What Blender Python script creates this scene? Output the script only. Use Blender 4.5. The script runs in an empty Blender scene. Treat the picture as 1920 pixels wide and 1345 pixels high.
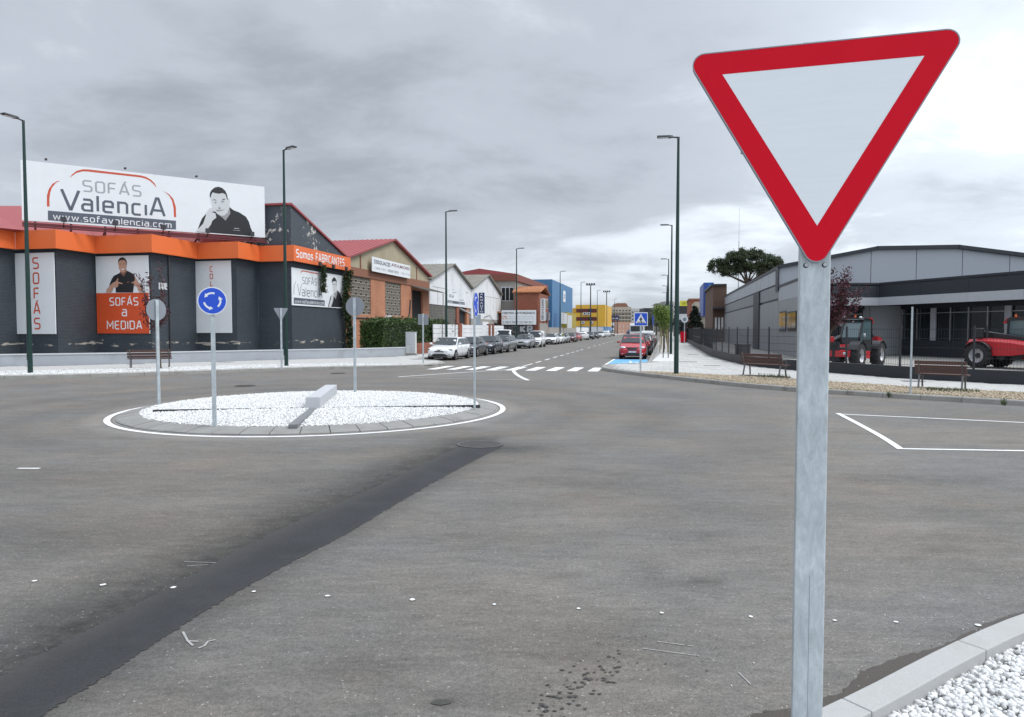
import bpy, bmesh, math, random
import numpy as np
from mathutils import Vector, Matrix

SC = bpy.context.scene
COL = SC.collection
rnd = random.Random(7)
NR = np.random.RandomState(11)
pi = math.pi

# ------------------------------------------------------------------ camera
F = 1330.0; CH = 2.0; PIT = math.atan(55 / F)
cP, sP = math.cos(PIT), math.sin(PIT)
cam = bpy.data.cameras.new('camera'); cam.sensor_fit = 'HORIZONTAL'; cam.sensor_width = 36
cam.lens = 36 * F / 1920; cam.clip_start = 0.05; cam.clip_end = 9000
co = bpy.data.objects.new('camera', cam); COL.objects.link(co)
co.location = (0, 0, CH); co.rotation_euler = (pi / 2 - PIT, 0, 0)
SC.camera = co
# ------------------------------------------------------------------ light
SUN_AZ, SUN_EL = math.radians(98), math.radians(54)      # high on the right, behind thin cloud
SKY_GAIN = 1.0
w = bpy.data.worlds.new('World'); SC.world = w; w.use_nodes = True
nt = w.node_tree; nt.nodes.clear()
def N(nt, t, **k):
    n = nt.nodes.new(t)
    for a, b in k.items():
        if a == 'ins':
            for i, v in b.items(): n.inputs[i].default_value = v
        else: setattr(n, a, b)
    return n
def math_(nt, op, a, b=None, c=None):
    n = nt.nodes.new('ShaderNodeMath'); n.operation = op
    for i, v in enumerate((a, b, c)):
        if v is None: continue
        if isinstance(v, (int, float)): n.inputs[i].default_value = v
        else: nt.links.new(v, n.inputs[i])
    return n.outputs[0]
L = nt.links.new
tc = N(nt, 'ShaderNodeTexCoord'); sep = N(nt, 'ShaderNodeSeparateXYZ'); L(tc.outputs['Generated'], sep.inputs[0])
zc = math_(nt, 'MAXIMUM', sep.outputs[2], 0.0)
zz = math_(nt, 'ADD', zc, 0.24)
cx = math_(nt, 'DIVIDE', sep.outputs[0], zz); cy = math_(nt, 'DIVIDE', sep.outputs[1], zz)
cmb = N(nt, 'ShaderNodeCombineXYZ'); L(cx, cmb.inputs[0]); L(cy, cmb.inputs[1])
mp = N(nt, 'ShaderNodeMapping'); L(cmb.outputs[0], mp.inputs[0])
mp.inputs['Location'].default_value = (3.1, 1.7, 0); mp.inputs['Scale'].default_value = (0.8, 1.0, 1)
n1 = N(nt, 'ShaderNodeTexNoise', ins={'Scale': 0.95, 'Detail': 7.0, 'Roughness': 0.50, 'Distortion': 0.2}); L(mp.outputs[0], n1.inputs['Vector'])
n2 = N(nt, 'ShaderNodeTexNoise', ins={'Scale': 2.6, 'Detail': 9.0, 'Roughness': 0.60, 'Distortion': 0.3}); L(mp.outputs[0], n2.inputs['Vector'])
cl = math_(nt, 'ADD', math_(nt, 'MULTIPLY', n1.outputs[0], 0.62), math_(nt, 'MULTIPLY', n2.outputs[0], 0.38))
ramp = N(nt, 'ShaderNodeValToRGB'); L(cl, ramp.inputs[0])
cr = ramp.color_ramp; cr.interpolation = 'EASE'
cr.elements[0].position = 0.34; cr.elements[0].color = (0.335, 0.365, 0.415, 1)
cr.elements[1].position = 0.64; cr.elements[1].color = (0.74, 0.80, 0.87, 1)
e = cr.elements.new(0.5); e.color = (0.475, 0.52, 0.58, 1)
# glow of the veiled sun through the cloud, zenith brightening of an overcast sky
sd = (math.sin(SUN_AZ) * math.cos(SUN_EL), math.cos(SUN_AZ) * math.cos(SUN_EL), math.sin(SUN_EL))
gd = (math.sin(math.radians(37)) * math.cos(math.radians(15)), math.cos(math.radians(37)) * math.cos(math.radians(15)), math.sin(math.radians(15)))
def lobe(d, k):
    n = N(nt, 'ShaderNodeVectorMath', operation='DOT_PRODUCT'); L(tc.outputs['Generated'], n.inputs[0]); n.inputs[1].default_value = d
    return math_(nt, 'POWER', math_(nt, 'MAXIMUM', n.outputs['Value'], 0.0), k)
gain = math_(nt, 'ADD', 0.94, math_(nt, 'MULTIPLY', lobe(sd, 4), 1.1))
gain = math_(nt, 'ADD', gain, math_(nt, 'MULTIPLY', lobe((.35,-.85,.4), 1.5), 0.75))
gain = math_(nt, 'ADD', gain, math_(nt, 'MULTIPLY', lobe(gd, 30), 0.62))
zg = math_(nt, 'MULTIPLY', math_(nt, 'MAXIMUM', math_(nt, 'SUBTRACT', zc, 0.42), 0.0), 2.2)
gain = math_(nt, 'ADD', gain, zg)
sc_ = N(nt, 'ShaderNodeVectorMath', operation='SCALE'); L(ramp.outputs[0], sc_.inputs[0]); L(gain, sc_.inputs['Scale'])
bg2 = N(nt, 'ShaderNodeBackground'); L(sc_.outputs[0], bg2.inputs[0]); bg2.inputs[1].default_value = SKY_GAIN
sky = N(nt, 'ShaderNodeTexSky', sky_type='NISHITA', sun_disc=False, sun_elevation=SUN_EL, sun_rotation=SUN_AZ)
bg1 = N(nt, 'ShaderNodeBackground'); L(sky.outputs[0], bg1.inputs[0]); bg1.inputs[1].default_value = 0.08
mx = N(nt, 'ShaderNodeMixShader'); mx.inputs[0].default_value = 0.93
L(bg1.outputs[0], mx.inputs[1]); L(bg2.outputs[0], mx.inputs[2])
wo = N(nt, 'ShaderNodeOutputWorld'); L(mx.outputs[0], wo.inputs[0])
sl = bpy.data.lights.new('sun', 'SUN'); sl.energy = 1.5; sl.angle = math.radians(22); sl.color = (1.0, 0.96, 0.9)
so = bpy.data.objects.new('sun', sl); COL.objects.link(so); so.location = (30, 20, 60)
so.rotation_euler = Vector(sd).to_track_quat('Z', 'Y').to_euler()
vs = SC.view_settings; vs.view_transform = 'Standard'; vs.look = 'None'; vs.gamma = 1; vs.exposure = 0.36
vs.use_curve_mapping = False

# ------------------------------------------------------------------ helpers
def ray(px, py):
    u = (px - 960) / F; v = (672.5 - py) / F
    return Vector((u, cP + v * sP, -sP + v * cP))
def G(px, py, z=0.0):                     # pixel -> point on level z
    d = ray(px, py); t = (z - CH) / d.z
    return (d.x * t, d.y * t)
def D(px, py, Y):                         # pixel -> point at distance Y
    d = ray(px, py); t = Y / d.y
    return Vector((d.x * t, Y, CH + d.z * t))
SA = math.atan(285 / F)                   # bearing of the street
Sx, Sy = math.sin(SA), math.cos(SA)
def st(a, b): return (a * Sx + b * Sy, a * Sy - b * Sx)     # a along the street, b to its right
def to_st(x, y): return (x * Sx + y * Sy, x * Sy - y * Sx)
def pxb(px, b):                           # distance a along the plane b = const seen at column px
    u = (px - 960) / F * 1.0
    Y = b / (u * Sy - Sx)
    return to_st(u * Y, Y)[0]

class MB:
    def __init__(s): s.v = []; s.f = []; s.m = []; s.sm = []
    def face(s, pts, m=0, sm=False):
        i = len(s.v); s.v += [tuple(p) for p in pts]; s.f.append(tuple(range(i, i + len(pts)))); s.m.append(m); s.sm.append(sm)
    def mesh(s, vs, fs, m=0, sm=False):
        i = len(s.v); s.v += [tuple(p) for p in vs]
        for f in fs: s.f.append(tuple(i + k for k in f)); s.m.append(m); s.sm.append(sm)
    def box(s, x0, x1, y0, y1, z0, z1, m=0):
        s.mesh([(x0,y0,z0),(x1,y0,z0),(x1,y1,z0),(x0,y1,z0),(x0,y0,z1),(x1,y0,z1),(x1,y1,z1),(x0,y1,z1)],
               [(0,3,2,1),(4,5,6,7),(0,1,5,4),(1,2,6,5),(2,3,7,6),(3,0,4,7)], m)
        return s
    def ext(s, pts, vec, m=0):            # polygon swept along vec
        n = len(pts); p = [Vector(q) for q in pts]; q = [a + Vector(vec) for a in p]
        nrm = Vector((0,0,0))
        for i in range(n):
            a, b = p[i], p[(i+1) % n]; nrm += a.cross(b)
        if nrm.dot(Vector(vec)) > 0: p.reverse(); q.reverse()
        fs = [tuple(range(n)), tuple(range(2*n-1, n-1, -1))]
        fs += [(i, n+i, n+(i+1) % n, (i+1) % n) for i in range(n)]
        fs[2:] = [(a, b, c, d) for a, b, c, d in fs[2:]]
        s.mesh(p + q, fs, m); return s
    def prism(s, poly, z0, z1, m=0): return s.ext([(x, y, z0) for x, y in poly], (0, 0, z1 - z0), m)
    def bar(s, p0, p1, w, h, m=0, up=(0,0,1)):
        p0, p1 = Vector(p0), Vector(p1); d = (p1 - p0).normalized(); u = Vector(up)
        if abs(d.dot(u)) > .95: u = Vector((0,1,0))
        r = d.cross(u).normalized() * w / 2; u = r.cross(d).normalized() * h / 2
        return s.ext([p0 - r - u, p0 + r - u, p0 + r + u, p0 - r + u], p1 - p0, m)
    def tube(s, p0, p1, r0, r1=None, n=10, m=0, cap=True):
        r1 = r0 if r1 is None else r1
        p0, p1 = Vector(p0), Vector(p1); d = (p1 - p0).normalized()
        u = d.cross(Vector((0,0,1)) if abs(d.z) < .9 else Vector((1,0,0))).normalized(); v = d.cross(u)
        A = [p0 + (u*math.cos(2*pi*i/n) + v*math.sin(2*pi*i/n))*r0 for i in range(n)]
        B = [p1 + (u*math.cos(2*pi*i/n) + v*math.sin(2*pi*i/n))*r1 for i in range(n)]
        s.mesh(A + B, [(i, (i+1) % n, n+(i+1) % n, n+i) for i in range(n)], m, True)
        if cap: s.face(list(reversed(A)), m); s.face(B, m)
        return s
    def path(s, pts, r, n=6, m=0):
        for a, b in zip(pts, pts[1:]): s.tube(a, b, r, r, n, m)
        return s
    def ell(s, c, r, n=10, k=6, m=0):
        vs = []; fs = []
        for j in range(k + 1):
            t = pi * j / k
            for i in range(n):
                p = 2*pi*i/n
                vs.append((c[0]+r[0]*math.sin(t)*math.cos(p), c[1]+r[1]*math.sin(t)*math.sin(p), c[2]+r[2]*math.cos(t)))
        for j in range(k):
            for i in range(n):
                fs.append((j*n+i, (j+1)*n+i, (j+1)*n+(i+1) % n, j*n+(i+1) % n))
        s.mesh(vs, fs, m, True); return s
    def loft(s, rings, m=0, close=True, cap=True, sm=True):
        n = len(rings[0]); vs = [p for r in rings for p in r]; fs = []
        for j in range(len(rings) - 1):
            for i in range(n if close else n - 1):
                fs.append((j*n+i, j*n+(i+1) % n, (j+1)*n+(i+1) % n, (j+1)*n+i))
        s.mesh(vs, fs, m, sm)
        if cap: s.face(list(reversed(rings[0])), m); s.face(rings[-1], m)
        return s
    def build(s, name, mats, parent=None, loc=None, rotz=0, bevel=0, fixn=False):
        me = bpy.data.meshes.new(name); me.from_pydata(s.v, [], s.f)
        if not isinstance(mats, (list, tuple)): mats = [mats]
        for q in mats: me.materials.append(q)
        nf = len(s.f)
        me.polygons.foreach_set('material_index', s.m); me.polygons.foreach_set('use_smooth', s.sm)
        if fixn:
            bm = bmesh.new(); bm.from_mesh(me); bmesh.ops.recalc_face_normals(bm, faces=bm.faces); bm.to_mesh(me); bm.free()
        if nf < 60000:
            uv = me.uv_layers.new(name='UVMap'); vsx = me.vertices
            for p in me.polygons:
                n = p.normal
                for li in p.loop_indices:
                    c = vsx[me.loops[li].vertex_index].co
                    if abs(n.z) > .75: uv.data[li].uv = (c.x, c.y)
                    elif abs(n.x) > abs(n.y): uv.data[li].uv = (c.y, c.z)
                    else: uv.data[li].uv = (c.x, c.z)
        me.update()
        o = bpy.data.objects.new(name, me); COL.objects.link(o)
        if parent: o.parent = parent
        if loc: o.location = loc
        o.rotation_euler = (0, 0, rotz)
        if bevel:
            b = o.modifiers.new('bevel', 'BEVEL'); b.width = bevel; b.segments = 2; b.limit_method = 'ANGLE'
        return o
def tag(o, label=None, cat=None, group=None, kind=None):
    for k, v in (('label', label), ('category', cat), ('group', group), ('kind', kind)):
        if v: o[k] = v
    return o
def thing(name, label, cat, loc=(0,0,0), rotz=0, group=None):
    o = bpy.data.objects.new(name, None); COL.objects.link(o); o.empty_display_size = .3
    if len(loc) == 2: loc = (loc[0], loc[1], 0)
    o.location = loc; o.rotation_euler = (0, 0, rotz)
    return tag(o, label, cat, group)
def struct(o): o['kind'] = 'structure'; return o
def stuff(o): o['kind'] = 'stuff'; return o
def rawmesh(name, V, Fc, mats, parent=None, smooth=False, attr=None):
    me = bpy.data.meshes.new(name)
    V = np.asarray(V, dtype=np.float32); Fc = np.asarray(Fc, dtype=np.int32); k = Fc.shape[1]
    me.vertices.add(len(V)); me.vertices.foreach_set('co', V.ravel())
    me.loops.add(Fc.size); me.loops.foreach_set('vertex_index', Fc.ravel())
    me.polygons.add(len(Fc)); me.polygons.foreach_set('loop_start', np.arange(0, Fc.size, k, dtype=np.int32))
    try: me.polygons.foreach_set('loop_total', np.full(len(Fc), k, dtype=np.int32))
    except Exception: pass
    if smooth: me.polygons.foreach_set('use_smooth', np.ones(len(Fc), dtype=bool))
    me.update(calc_edges=True); me.validate()
    if not isinstance(mats, (list, tuple)): mats = [mats]
    for q in mats: me.materials.append(q)
    if attr:
        for nme, arr in attr.items():
            a = me.attributes.new(nme, 'FLOAT', 'POINT'); a.data.foreach_set('value', np.asarray(arr, dtype=np.float32))
    o = bpy.data.objects.new(name, me); COL.objects.link(o)
    if parent: o.parent = parent
    return o
def offset_path(path, d):                  # left offset of a polyline (d>0 = left of travel)
    out = []
    for i, p in enumerate(path):
        a = Vector(path[max(i-1, 0)]); b = Vector(path[min(i+1, len(path)-1)])
        t = (b - a).normalized(); out.append((p[0] - t.y*d, p[1] + t.x*d))
    return out
def resample(path, step):
    P = [Vector(p) for p in path]; out = [P[0].copy()]; need = step
    for a, b in zip(P, P[1:]):
        l = (b - a).length; t = 0.0
        while l - t >= need:
            t += need; out.append(a + (b - a) * (t / l)); need = step
        need -= (l - t)
    return [tuple(p) for p in out]
def smooth_path(path, it=2):
    for _ in range(it):
        q = [path[0]]
        for a, b in zip(path, path[1:]):
            q.append((a[0]*.75+b[0]*.25, a[1]*.75+b[1]*.25)); q.append((a[0]*.25+b[0]*.75, a[1]*.25+b[1]*.75))
        q.append(path[-1]); path = q
    return path
def inpoly(x, y, poly):
    c = False; n = len(poly); j = n - 1
    for i in range(n):
        xi, yi = poly[i]; xj, yj = poly[j]
        if (yi > y) != (yj > y) and x < (xj-xi)*(y-yi)/(yj-yi)+xi: c = not c
        j = i
    return c
def inpoly_np(X, Y, poly):
    c = np.zeros(X.shape, bool); n = len(poly); j = n - 1
    for i in range(n):
        xi, yi = poly[i]; xj, yj = poly[j]
        if yi != yj:
            t = ((yi > Y) != (yj > Y)) & (X < (xj-xi)*(Y-yi)/(yj-yi)+xi); c ^= t
        j = i
    return c

# ------------------------------------------------------------------ materials
def M(name, col, rough=.6, metal=0, var=.1, vs_=3.0, fine=0.0, fs=60., bump=0., bs=40., spec=.5, coat=0., stretch=None, alpha=None, trans=0, island=0., dirt=0., dcol=(.2,.18,.15), ds=1.2):
    m = bpy.data.materials.new(name); m.use_nodes = True; t = m.node_tree; p = t.nodes['Principled BSDF']
    tcn = N(t, 'ShaderNodeTexCoord'); src = tcn.outputs['Object']
    if stretch:
        mpn = N(t, 'ShaderNodeMapping'); mpn.inputs['Scale'].default_value = stretch; t.links.new(src, mpn.inputs[0]); src = mpn.outputs[0]
    def noise(s, d=4):
        n = N(t, 'ShaderNodeTexNoise', ins={'Scale': s, 'Detail': float(d), 'Roughness': .6}); t.links.new(src, n.inputs['Vector']); return n.outputs[0]
    f = math_(t, 'ADD', 1 - var, math_(t, 'MULTIPLY', noise(vs_), 2*var))
    if fine: f = math_(t, 'MULTIPLY', f, math_(t, 'ADD', 1 - fine, math_(t, 'MULTIPLY', noise(fs, 2), 2*fine)))
    if island:
        g = N(t, 'ShaderNodeNewGeometry'); f = math_(t, 'MULTIPLY', f, math_(t, 'ADD', 1 - island, math_(t, 'MULTIPLY', g.outputs['Random Per Island'], island*1.3)))
    sv = N(t, 'ShaderNodeVectorMath', operation='SCALE'); sv.inputs[0].default_value = col[:3]; t.links.new(f, sv.inputs['Scale'])
    out = sv.outputs[0]
    if dirt:
        mr = N(t, 'ShaderNodeMapRange', ins={1: .52, 2: .72}); t.links.new(noise(ds, 6), mr.inputs[0])
        mxn = N(t, 'ShaderNodeMix', data_type='RGBA'); t.links.new(math_(t, 'MULTIPLY', mr.outputs[0], dirt), mxn.inputs[0])
        t.links.new(out, mxn.inputs[6]); mxn.inputs[7].default_value = (*dcol, 1); out = mxn.outputs[2]
    t.links.new(out, p.inputs['Base Color'])
    p.inputs['Roughness'].default_value = rough; p.inputs['Metallic'].default_value = metal
    p.inputs['Specular IOR Level'].default_value = spec
    if coat: p.inputs['Coat Weight'].default_value = coat; p.inputs['Coat Roughness'].default_value = .08
    if trans: p.inputs['Transmission Weight'].default_value = trans
    if bump:
        b = N(t, 'ShaderNodeBump', ins={'Strength': bump, 'Distance': .02}); t.links.new(noise(bs, 3), b.inputs['Height']); t.links.new(b.outputs[0], p.inputs['Normal'])
    return m
def brickmat(name, c1, c2, mortar, bw=.25, bh=.075, low=0, peel=0, pcol=(.6,.56,.5), pscale=1.2, rough=.8, msize=.012):
    m = bpy.data.materials.new(name); m.use_nodes = True; t = m.node_tree; p = t.nodes['Principled BSDF']
    tcn = N(t, 'ShaderNodeTexCoord')
    b = N(t, 'ShaderNodeTexBrick', ins={'Scale': 1.0, 'Mortar Size': msize, 'Brick Width': bw, 'Row Height': bh})
    b.inputs['Color1'].default_value = (*c1, 1); b.inputs['Color2'].default_value = (*c2, 1); b.inputs['Mortar'].default_value = (*mortar, 1)
    t.links.new(tcn.outputs['UV'], b.inputs['Vector'])
    n = N(t, 'ShaderNodeTexNoise', ins={'Scale': .6, 'Detail': 6.}); t.links.new(tcn.outputs['Object'], n.inputs['Vector'])
    f = math_(t, 'ADD', .72, math_(t, 'MULTIPLY', n.outputs[0], .56))
    sv = N(t, 'ShaderNodeVectorMath', operation='SCALE'); t.links.new(b.outputs[0], sv.inputs[0]); t.links.new(f, sv.inputs['Scale'])
    out = sv.outputs[0]
    if peel:
        n2 = N(t, 'ShaderNodeTexNoise', ins={'Scale': pscale, 'Detail': 9., 'Roughness': .62}); t.links.new(tcn.outputs['Object'], n2.inputs['Vector'])
        n4 = N(t, 'ShaderNodeTexNoise', ins={'Scale': .55, 'Detail': 3.}); t.links.new(tcn.outputs['Object'], n4.inputs['Vector'])
        mr = N(t, 'ShaderNodeMapRange', ins={1: peel, 2: peel + .03}); t.links.new(math_(t, 'ADD', n2.outputs[0], math_(t, 'MULTIPLY', math_(t, 'SUBTRACT', n4.outputs[0], .52), .9)), mr.inputs[0])
        mxn = N(t, 'ShaderNodeMix', data_type='RGBA'); t.links.new(mr.outputs[0], mxn.inputs[0]); t.links.new(out, mxn.inputs[6]); mxn.inputs[7].default_value = (*pcol, 1)
        out = mxn.outputs[2]
    if low:                                   # flaked paint near the foot of the wall
        n3 = N(t, 'ShaderNodeTexNoise', ins={'Scale': 1.1, 'Detail': 8., 'Roughness': .65}); q3 = N(t, 'ShaderNodeMapping'); q3.inputs['Scale'].default_value = (1, 1, 4.5); t.links.new(tcn.outputs['Object'], q3.inputs[0]); t.links.new(q3.outputs[0], n3.inputs['Vector'])
        sz = N(t, 'ShaderNodeSeparateXYZ'); t.links.new(tcn.outputs['Object'], sz.inputs[0])
        h = math_(t, 'SUBTRACT', 1.0, math_(t, 'MINIMUM', math_(t, 'MULTIPLY', math_(t, 'ABSOLUTE', math_(t, 'SUBTRACT', sz.outputs[2], 1.05)), 1.6), 1.0))
        mr3 = N(t, 'ShaderNodeMapRange', ins={1: .60, 2: .63}); t.links.new(math_(t, 'ADD', n3.outputs[0], math_(t, 'MULTIPLY', math_(t, 'SUBTRACT', h, .8), .35)), mr3.inputs[0])
        mx3 = N(t, 'ShaderNodeMix', data_type='RGBA'); t.links.new(mr3.outputs[0], mx3.inputs[0]); t.links.new(out, mx3.inputs[6]); mx3.inputs[7].default_value = (.42, .38, .33, 1); out = mx3.outputs[2]
    t.links.new(out, p.inputs['Base Color']); p.inputs['Roughness'].default_value = rough
    bp = N(t, 'ShaderNodeBump', ins={'Strength': .5, 'Distance': .01}); t.links.new(b.outputs['Fac'], bp.inputs['Height']); bp.invert = True
    t.links.new(bp.outputs[0], p.inputs['Normal'])
    return m
def asphalt():
    m = bpy.data.materials.new('asphalt'); m.use_nodes = True; t = m.node_tree; p = t.nodes['Principled BSDF']
    tcn = N(t, 'ShaderNodeTexCoord'); src = tcn.outputs['Object']; lk = t.links.new
    def noise(s, d=4., r=.6, stretch=None):
        n = N(t, 'ShaderNodeTexNoise', ins={'Scale': s, 'Detail': d, 'Roughness': r})
        if stretch:
            q = N(t, 'ShaderNodeMapping'); q.inputs['Scale'].default_value = stretch; q.inputs['Rotation'].default_value = (0,0,.35); lk(src, q.inputs[0]); lk(q.outputs[0], n.inputs['Vector'])
        else: lk(src, n.inputs['Vector'])
        return n.outputs[0]
    big = noise(.22, 5.); mid = noise(1.1, 6., .65); stre = noise(1.0, 6., .6, (.35, 2.2, 1)); fine = noise(85., 3., .8); grit = noise(30., 5., .85); mg = noise(9., 6., .75, (.6, 1.5, 1)); blo = noise(2.6, 7., .7, (.5, 1.8, 1))
    f = math_(t, 'ADD', .34, math_(t, 'MULTIPLY', big, .62))
    f = math_(t, 'ADD', f, math_(t, 'MULTIPLY', mid, .22))
    f = math_(t, 'ADD', f, math_(t, 'MULTIPLY', stre, .26))
    f = math_(t, 'MULTIPLY', f, math_(t, 'ADD', .05, math_(t, 'MULTIPLY', fine, 1.9)))
    f = math_(t, 'MULTIPLY', f, math_(t, 'ADD', .08, math_(t, 'MULTIPLY', grit, 1.84)))
    f = math_(t, 'MULTIPLY', f, math_(t, 'ADD', .50, math_(t, 'MULTIPLY', mg, 1.0)))
    f = math_(t, 'MULTIPLY', f, math_(t, 'ADD', .62, math_(t, 'MULTIPLY', blo, .76)))
    a = N(t, 'ShaderNodeAttribute', attribute_name='stain')
    dn = math_(t, 'MULTIPLY', a.outputs['Fac'], math_(t, 'ADD', .30, math_(t, 'MULTIPLY', noise(4.2, 8., .75), 1.4)))
    f = math_(t, 'MULTIPLY', f, math_(t, 'SUBTRACT', 1.0, dn))
    a2 = N(t, 'ShaderNodeAttribute', attribute_name='dust')
    f = math_(t, 'ADD', f, math_(t, 'MULTIPLY', a2.outputs['Fac'], .4))
    # pale grit specks
    v = N(t, 'ShaderNodeTexVoronoi', ins={'Scale': 38.}); lk(src, v.inputs['Vector'])
    wn = N(t, 'ShaderNodeTexWhiteNoise'); lk(v.outputs['Position'], wn.inputs['Vector'])
    sp = math_(t, 'MULTIPLY', math_(t, 'GREATER_THAN', wn.outputs['Value'], .93), math_(t, 'LESS_THAN', v.outputs['Distance'], .26))
    f = math_(t, 'ADD', f, math_(t, 'MULTIPLY', sp, .8))
    # warm tint patches
    mxn = N(t, 'ShaderNodeMix', data_type='RGBA'); mxn.inputs[6].default_value = (.152, .148, .142, 1); mxn.inputs[7].default_value = (.180, .160, .139, 1)
    mr = N(t, 'ShaderNodeMapRange', ins={1: .36, 2: .66}); lk(noise(.35, 5.), mr.inputs[0]); lk(mr.outputs[0], mxn.inputs[0])
    sv = N(t, 'ShaderNodeVectorMath', operation='SCALE'); lk(mxn.outputs[2], sv.inputs[0]); lk(f, sv.inputs['Scale'])
    lk(sv.outputs[0], p.inputs['Base Color']); p.inputs['Roughness'].default_value = .82; p.inputs['Specular IOR Level'].default_value = .35
    b = N(t, 'ShaderNodeBump', ins={'Strength': .55, 'Distance': .006}); lk(math_(t, 'ADD', fine, math_(t, 'MULTIPLY', grit, .8)), b.inputs['Height']); lk(b.outputs[0], p.inputs['Normal'])
    return m
def fade_mix(m, attr, col):
    t = m.node_tree; p = t.nodes['Principled BSDF']; old = p.inputs['Base Color'].links[0].from_socket
    a = N(t, 'ShaderNodeAttribute', attribute_name=attr); n = N(t, 'ShaderNodeTexNoise', ins={'Scale': 5., 'Detail': 8., 'Roughness': .75}); t.links.new(N(t, 'ShaderNodeTexCoord').outputs['Object'], n.inputs['Vector'])
    f = math_(t, 'MULTIPLY', a.outputs['Fac'], math_(t, 'ADD', .1, math_(t, 'MULTIPLY', n.outputs[0], 1.7))); f = math_(t, 'MINIMUM', f, 1.0)
    mxn = N(t, 'ShaderNodeMix', data_type='RGBA'); t.links.new(f, mxn.inputs[0]); t.links.new(old, mxn.inputs[6]); mxn.inputs[7].default_value = (*col, 1); t.links.new(mxn.outputs[2], p.inputs['Base Color']); return m
def galv():
    m = M('galvanised_steel', (.44,.485,.51), .52, .35, .10, 5., .05, 160., .06, 120.)
    t = m.node_tree; p = t.nodes['Principled BSDF']; src = N(t, 'ShaderNodeTexCoord').outputs['Object']
    q = N(t, 'ShaderNodeMapping'); q.inputs['Scale'].default_value = (26, 26, 9); q.inputs['Rotation'].default_value = (.5, .7, 0); t.links.new(src, q.inputs[0])
    n = N(t, 'ShaderNodeTexNoise', ins={'Scale': 1.6, 'Detail': 7., 'Roughness': .68, 'Distortion': .6}); t.links.new(q.outputs[0], n.inputs['Vector'])
    q3 = N(t, 'ShaderNodeTexNoise', ins={'Scale': 3.2, 'Detail': 3.}); t.links.new(src, q3.inputs['Vector'])
    old = p.inputs['Base Color'].links[0].from_socket
    f = math_(t, 'ADD', .50, math_(t, 'MULTIPLY', n.outputs[0], math_(t, 'ADD', .35, math_(t, 'MULTIPLY', q3.outputs[0], 1.35))))
    sv = N(t, 'ShaderNodeVectorMath', operation='SCALE'); t.links.new(old, sv.inputs[0]); t.links.new(f, sv.inputs['Scale']); t.links.new(sv.outputs[0], p.inputs['Base Color'])
    return m
m_asph = asphalt()
m_tar = M('tar_repair', (.030,.031,.034), .75, 0, .38, 1.3, .5, 70., .5, 60., dirt=.6, dcol=(.050,.051,.053), ds=1.4, spec=.3)
m_paint = M('road_paint', (.74,.74,.73), .6, 0, .08, 3., .12, 90., dirt=.45, dcol=(.36,.36,.36), ds=4.)
m_worn = M('worn_paint', (.34,.335,.33), .7, 0, .2, 3., .2, 70., dirt=.7, dcol=(.2,.2,.2), ds=6.)
m_bluebay = M('blue_paint', (.12,.36,.60), .6, 0, .1, 2., .1, 60.)
m_kerb = M('granite_kerb', (.37,.37,.365), .75, 0, .1, 3., .22, 150., .15, 150., dirt=.35, dcol=(.26,.25,.23), ds=3.)
m_ring = M('ring_kerb_concrete', (.235,.23,.22), .85, 0, .2, 2.5, .2, 60., dirt=.5, dcol=(.14,.135,.125), ds=2.)
m_kerbold = M('concrete_kerb', (.30,.29,.27), .85, 0, .2, 2., .15, 50., dirt=.6, dcol=(.16,.15,.13), ds=2.5)
m_beam = M('pale_granite', (.44,.45,.47), .7, 0, .06, 2., .14, 110., dirt=.15, ds=2.)
m_slab = M('paving_slab', (.45,.445,.43), .8, 0, .10, .8, .08, 40., island=.14, dirt=.35, dcol=(.35,.34,.31), ds=.8)
m_joint = M('paving_joint', (.24,.23,.22), .9, 0, .1)
m_white_st = M('white_marble_gravel', (.70,.70,.695), .6, 0, .12, 30., island=.30)
m_white_bed = M('white_gravel_bed', (.56,.56,.555), .8, 0, .15, 25., .25, 60., .8, 45.)
m_tan_st = M('tan_gravel', (.46,.38,.275), .8, 0, .1, 30., island=.45)
m_tan_bed = M('tan_gravel_bed', (.38,.315,.225), .9, 0, .2, 12., .25, 50., .8, 35.)
m_galv = galv()
m_grey = M('sign_back_grey', (.235,.255,.285), .6, .2, .08, 4.)
m_red = M('sign_red', (.57,.004,.018), .5, 0, .05, 6., .05, 120., spec=.12)
m_whites = M('sign_white', (.69,.73,.76), .42, 0, .05, 4., .05, 90., stretch=(1,1,14))
m_blue = M('sign_blue', (.008,.070,.55), .5, 0, .05, 5.)
m_whitep = M('white_panel', (.70,.72,.74), .55, 0, .05, 1.5, dirt=.12, dcol=(.5,.5,.5), ds=1.)
m_black = M('black_rubber', (.012,.012,.013), .7)
m_dark = M('dark_plastic', (.03,.032,.036), .5)
m_steel = M('steel', (.45,.46,.48), .35, .8)
m_green = M('dark_green_paint', (.007,.034,.029), .35, .1, .1, 2.)
m_lampblk = M('lamp_grey', (.06,.065,.07), .4, .4)
m_wood = M('brown_bench_wood', (.085,.042,.034), .55, 0, .3, 6., stretch=(1,8,8))
m_iron = M('bench_iron', (.16,.155,.155), .5, .5)
m_soilshade = M('dark_soil_shade', (.07,.055,.035), .95, 0, .3, 8., .3, 40., .6, 30.)
m_ground = M('dry_ground', (.20,.18,.14), .95, 0, .3, .05, .2, 2.)
m_weed = M('weed_green', (.05,.085,.025), .7, 0, .3, 9., island=.4)
m_pave_far = M('far_paving', (.40,.39,.37), .85, 0, .12, .5, .1, 20.)
m_yard = M('yard_concrete', (.30,.29,.27), .9, 0, .2, .4, .15, 20., dirt=.4, ds=.5)
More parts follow.
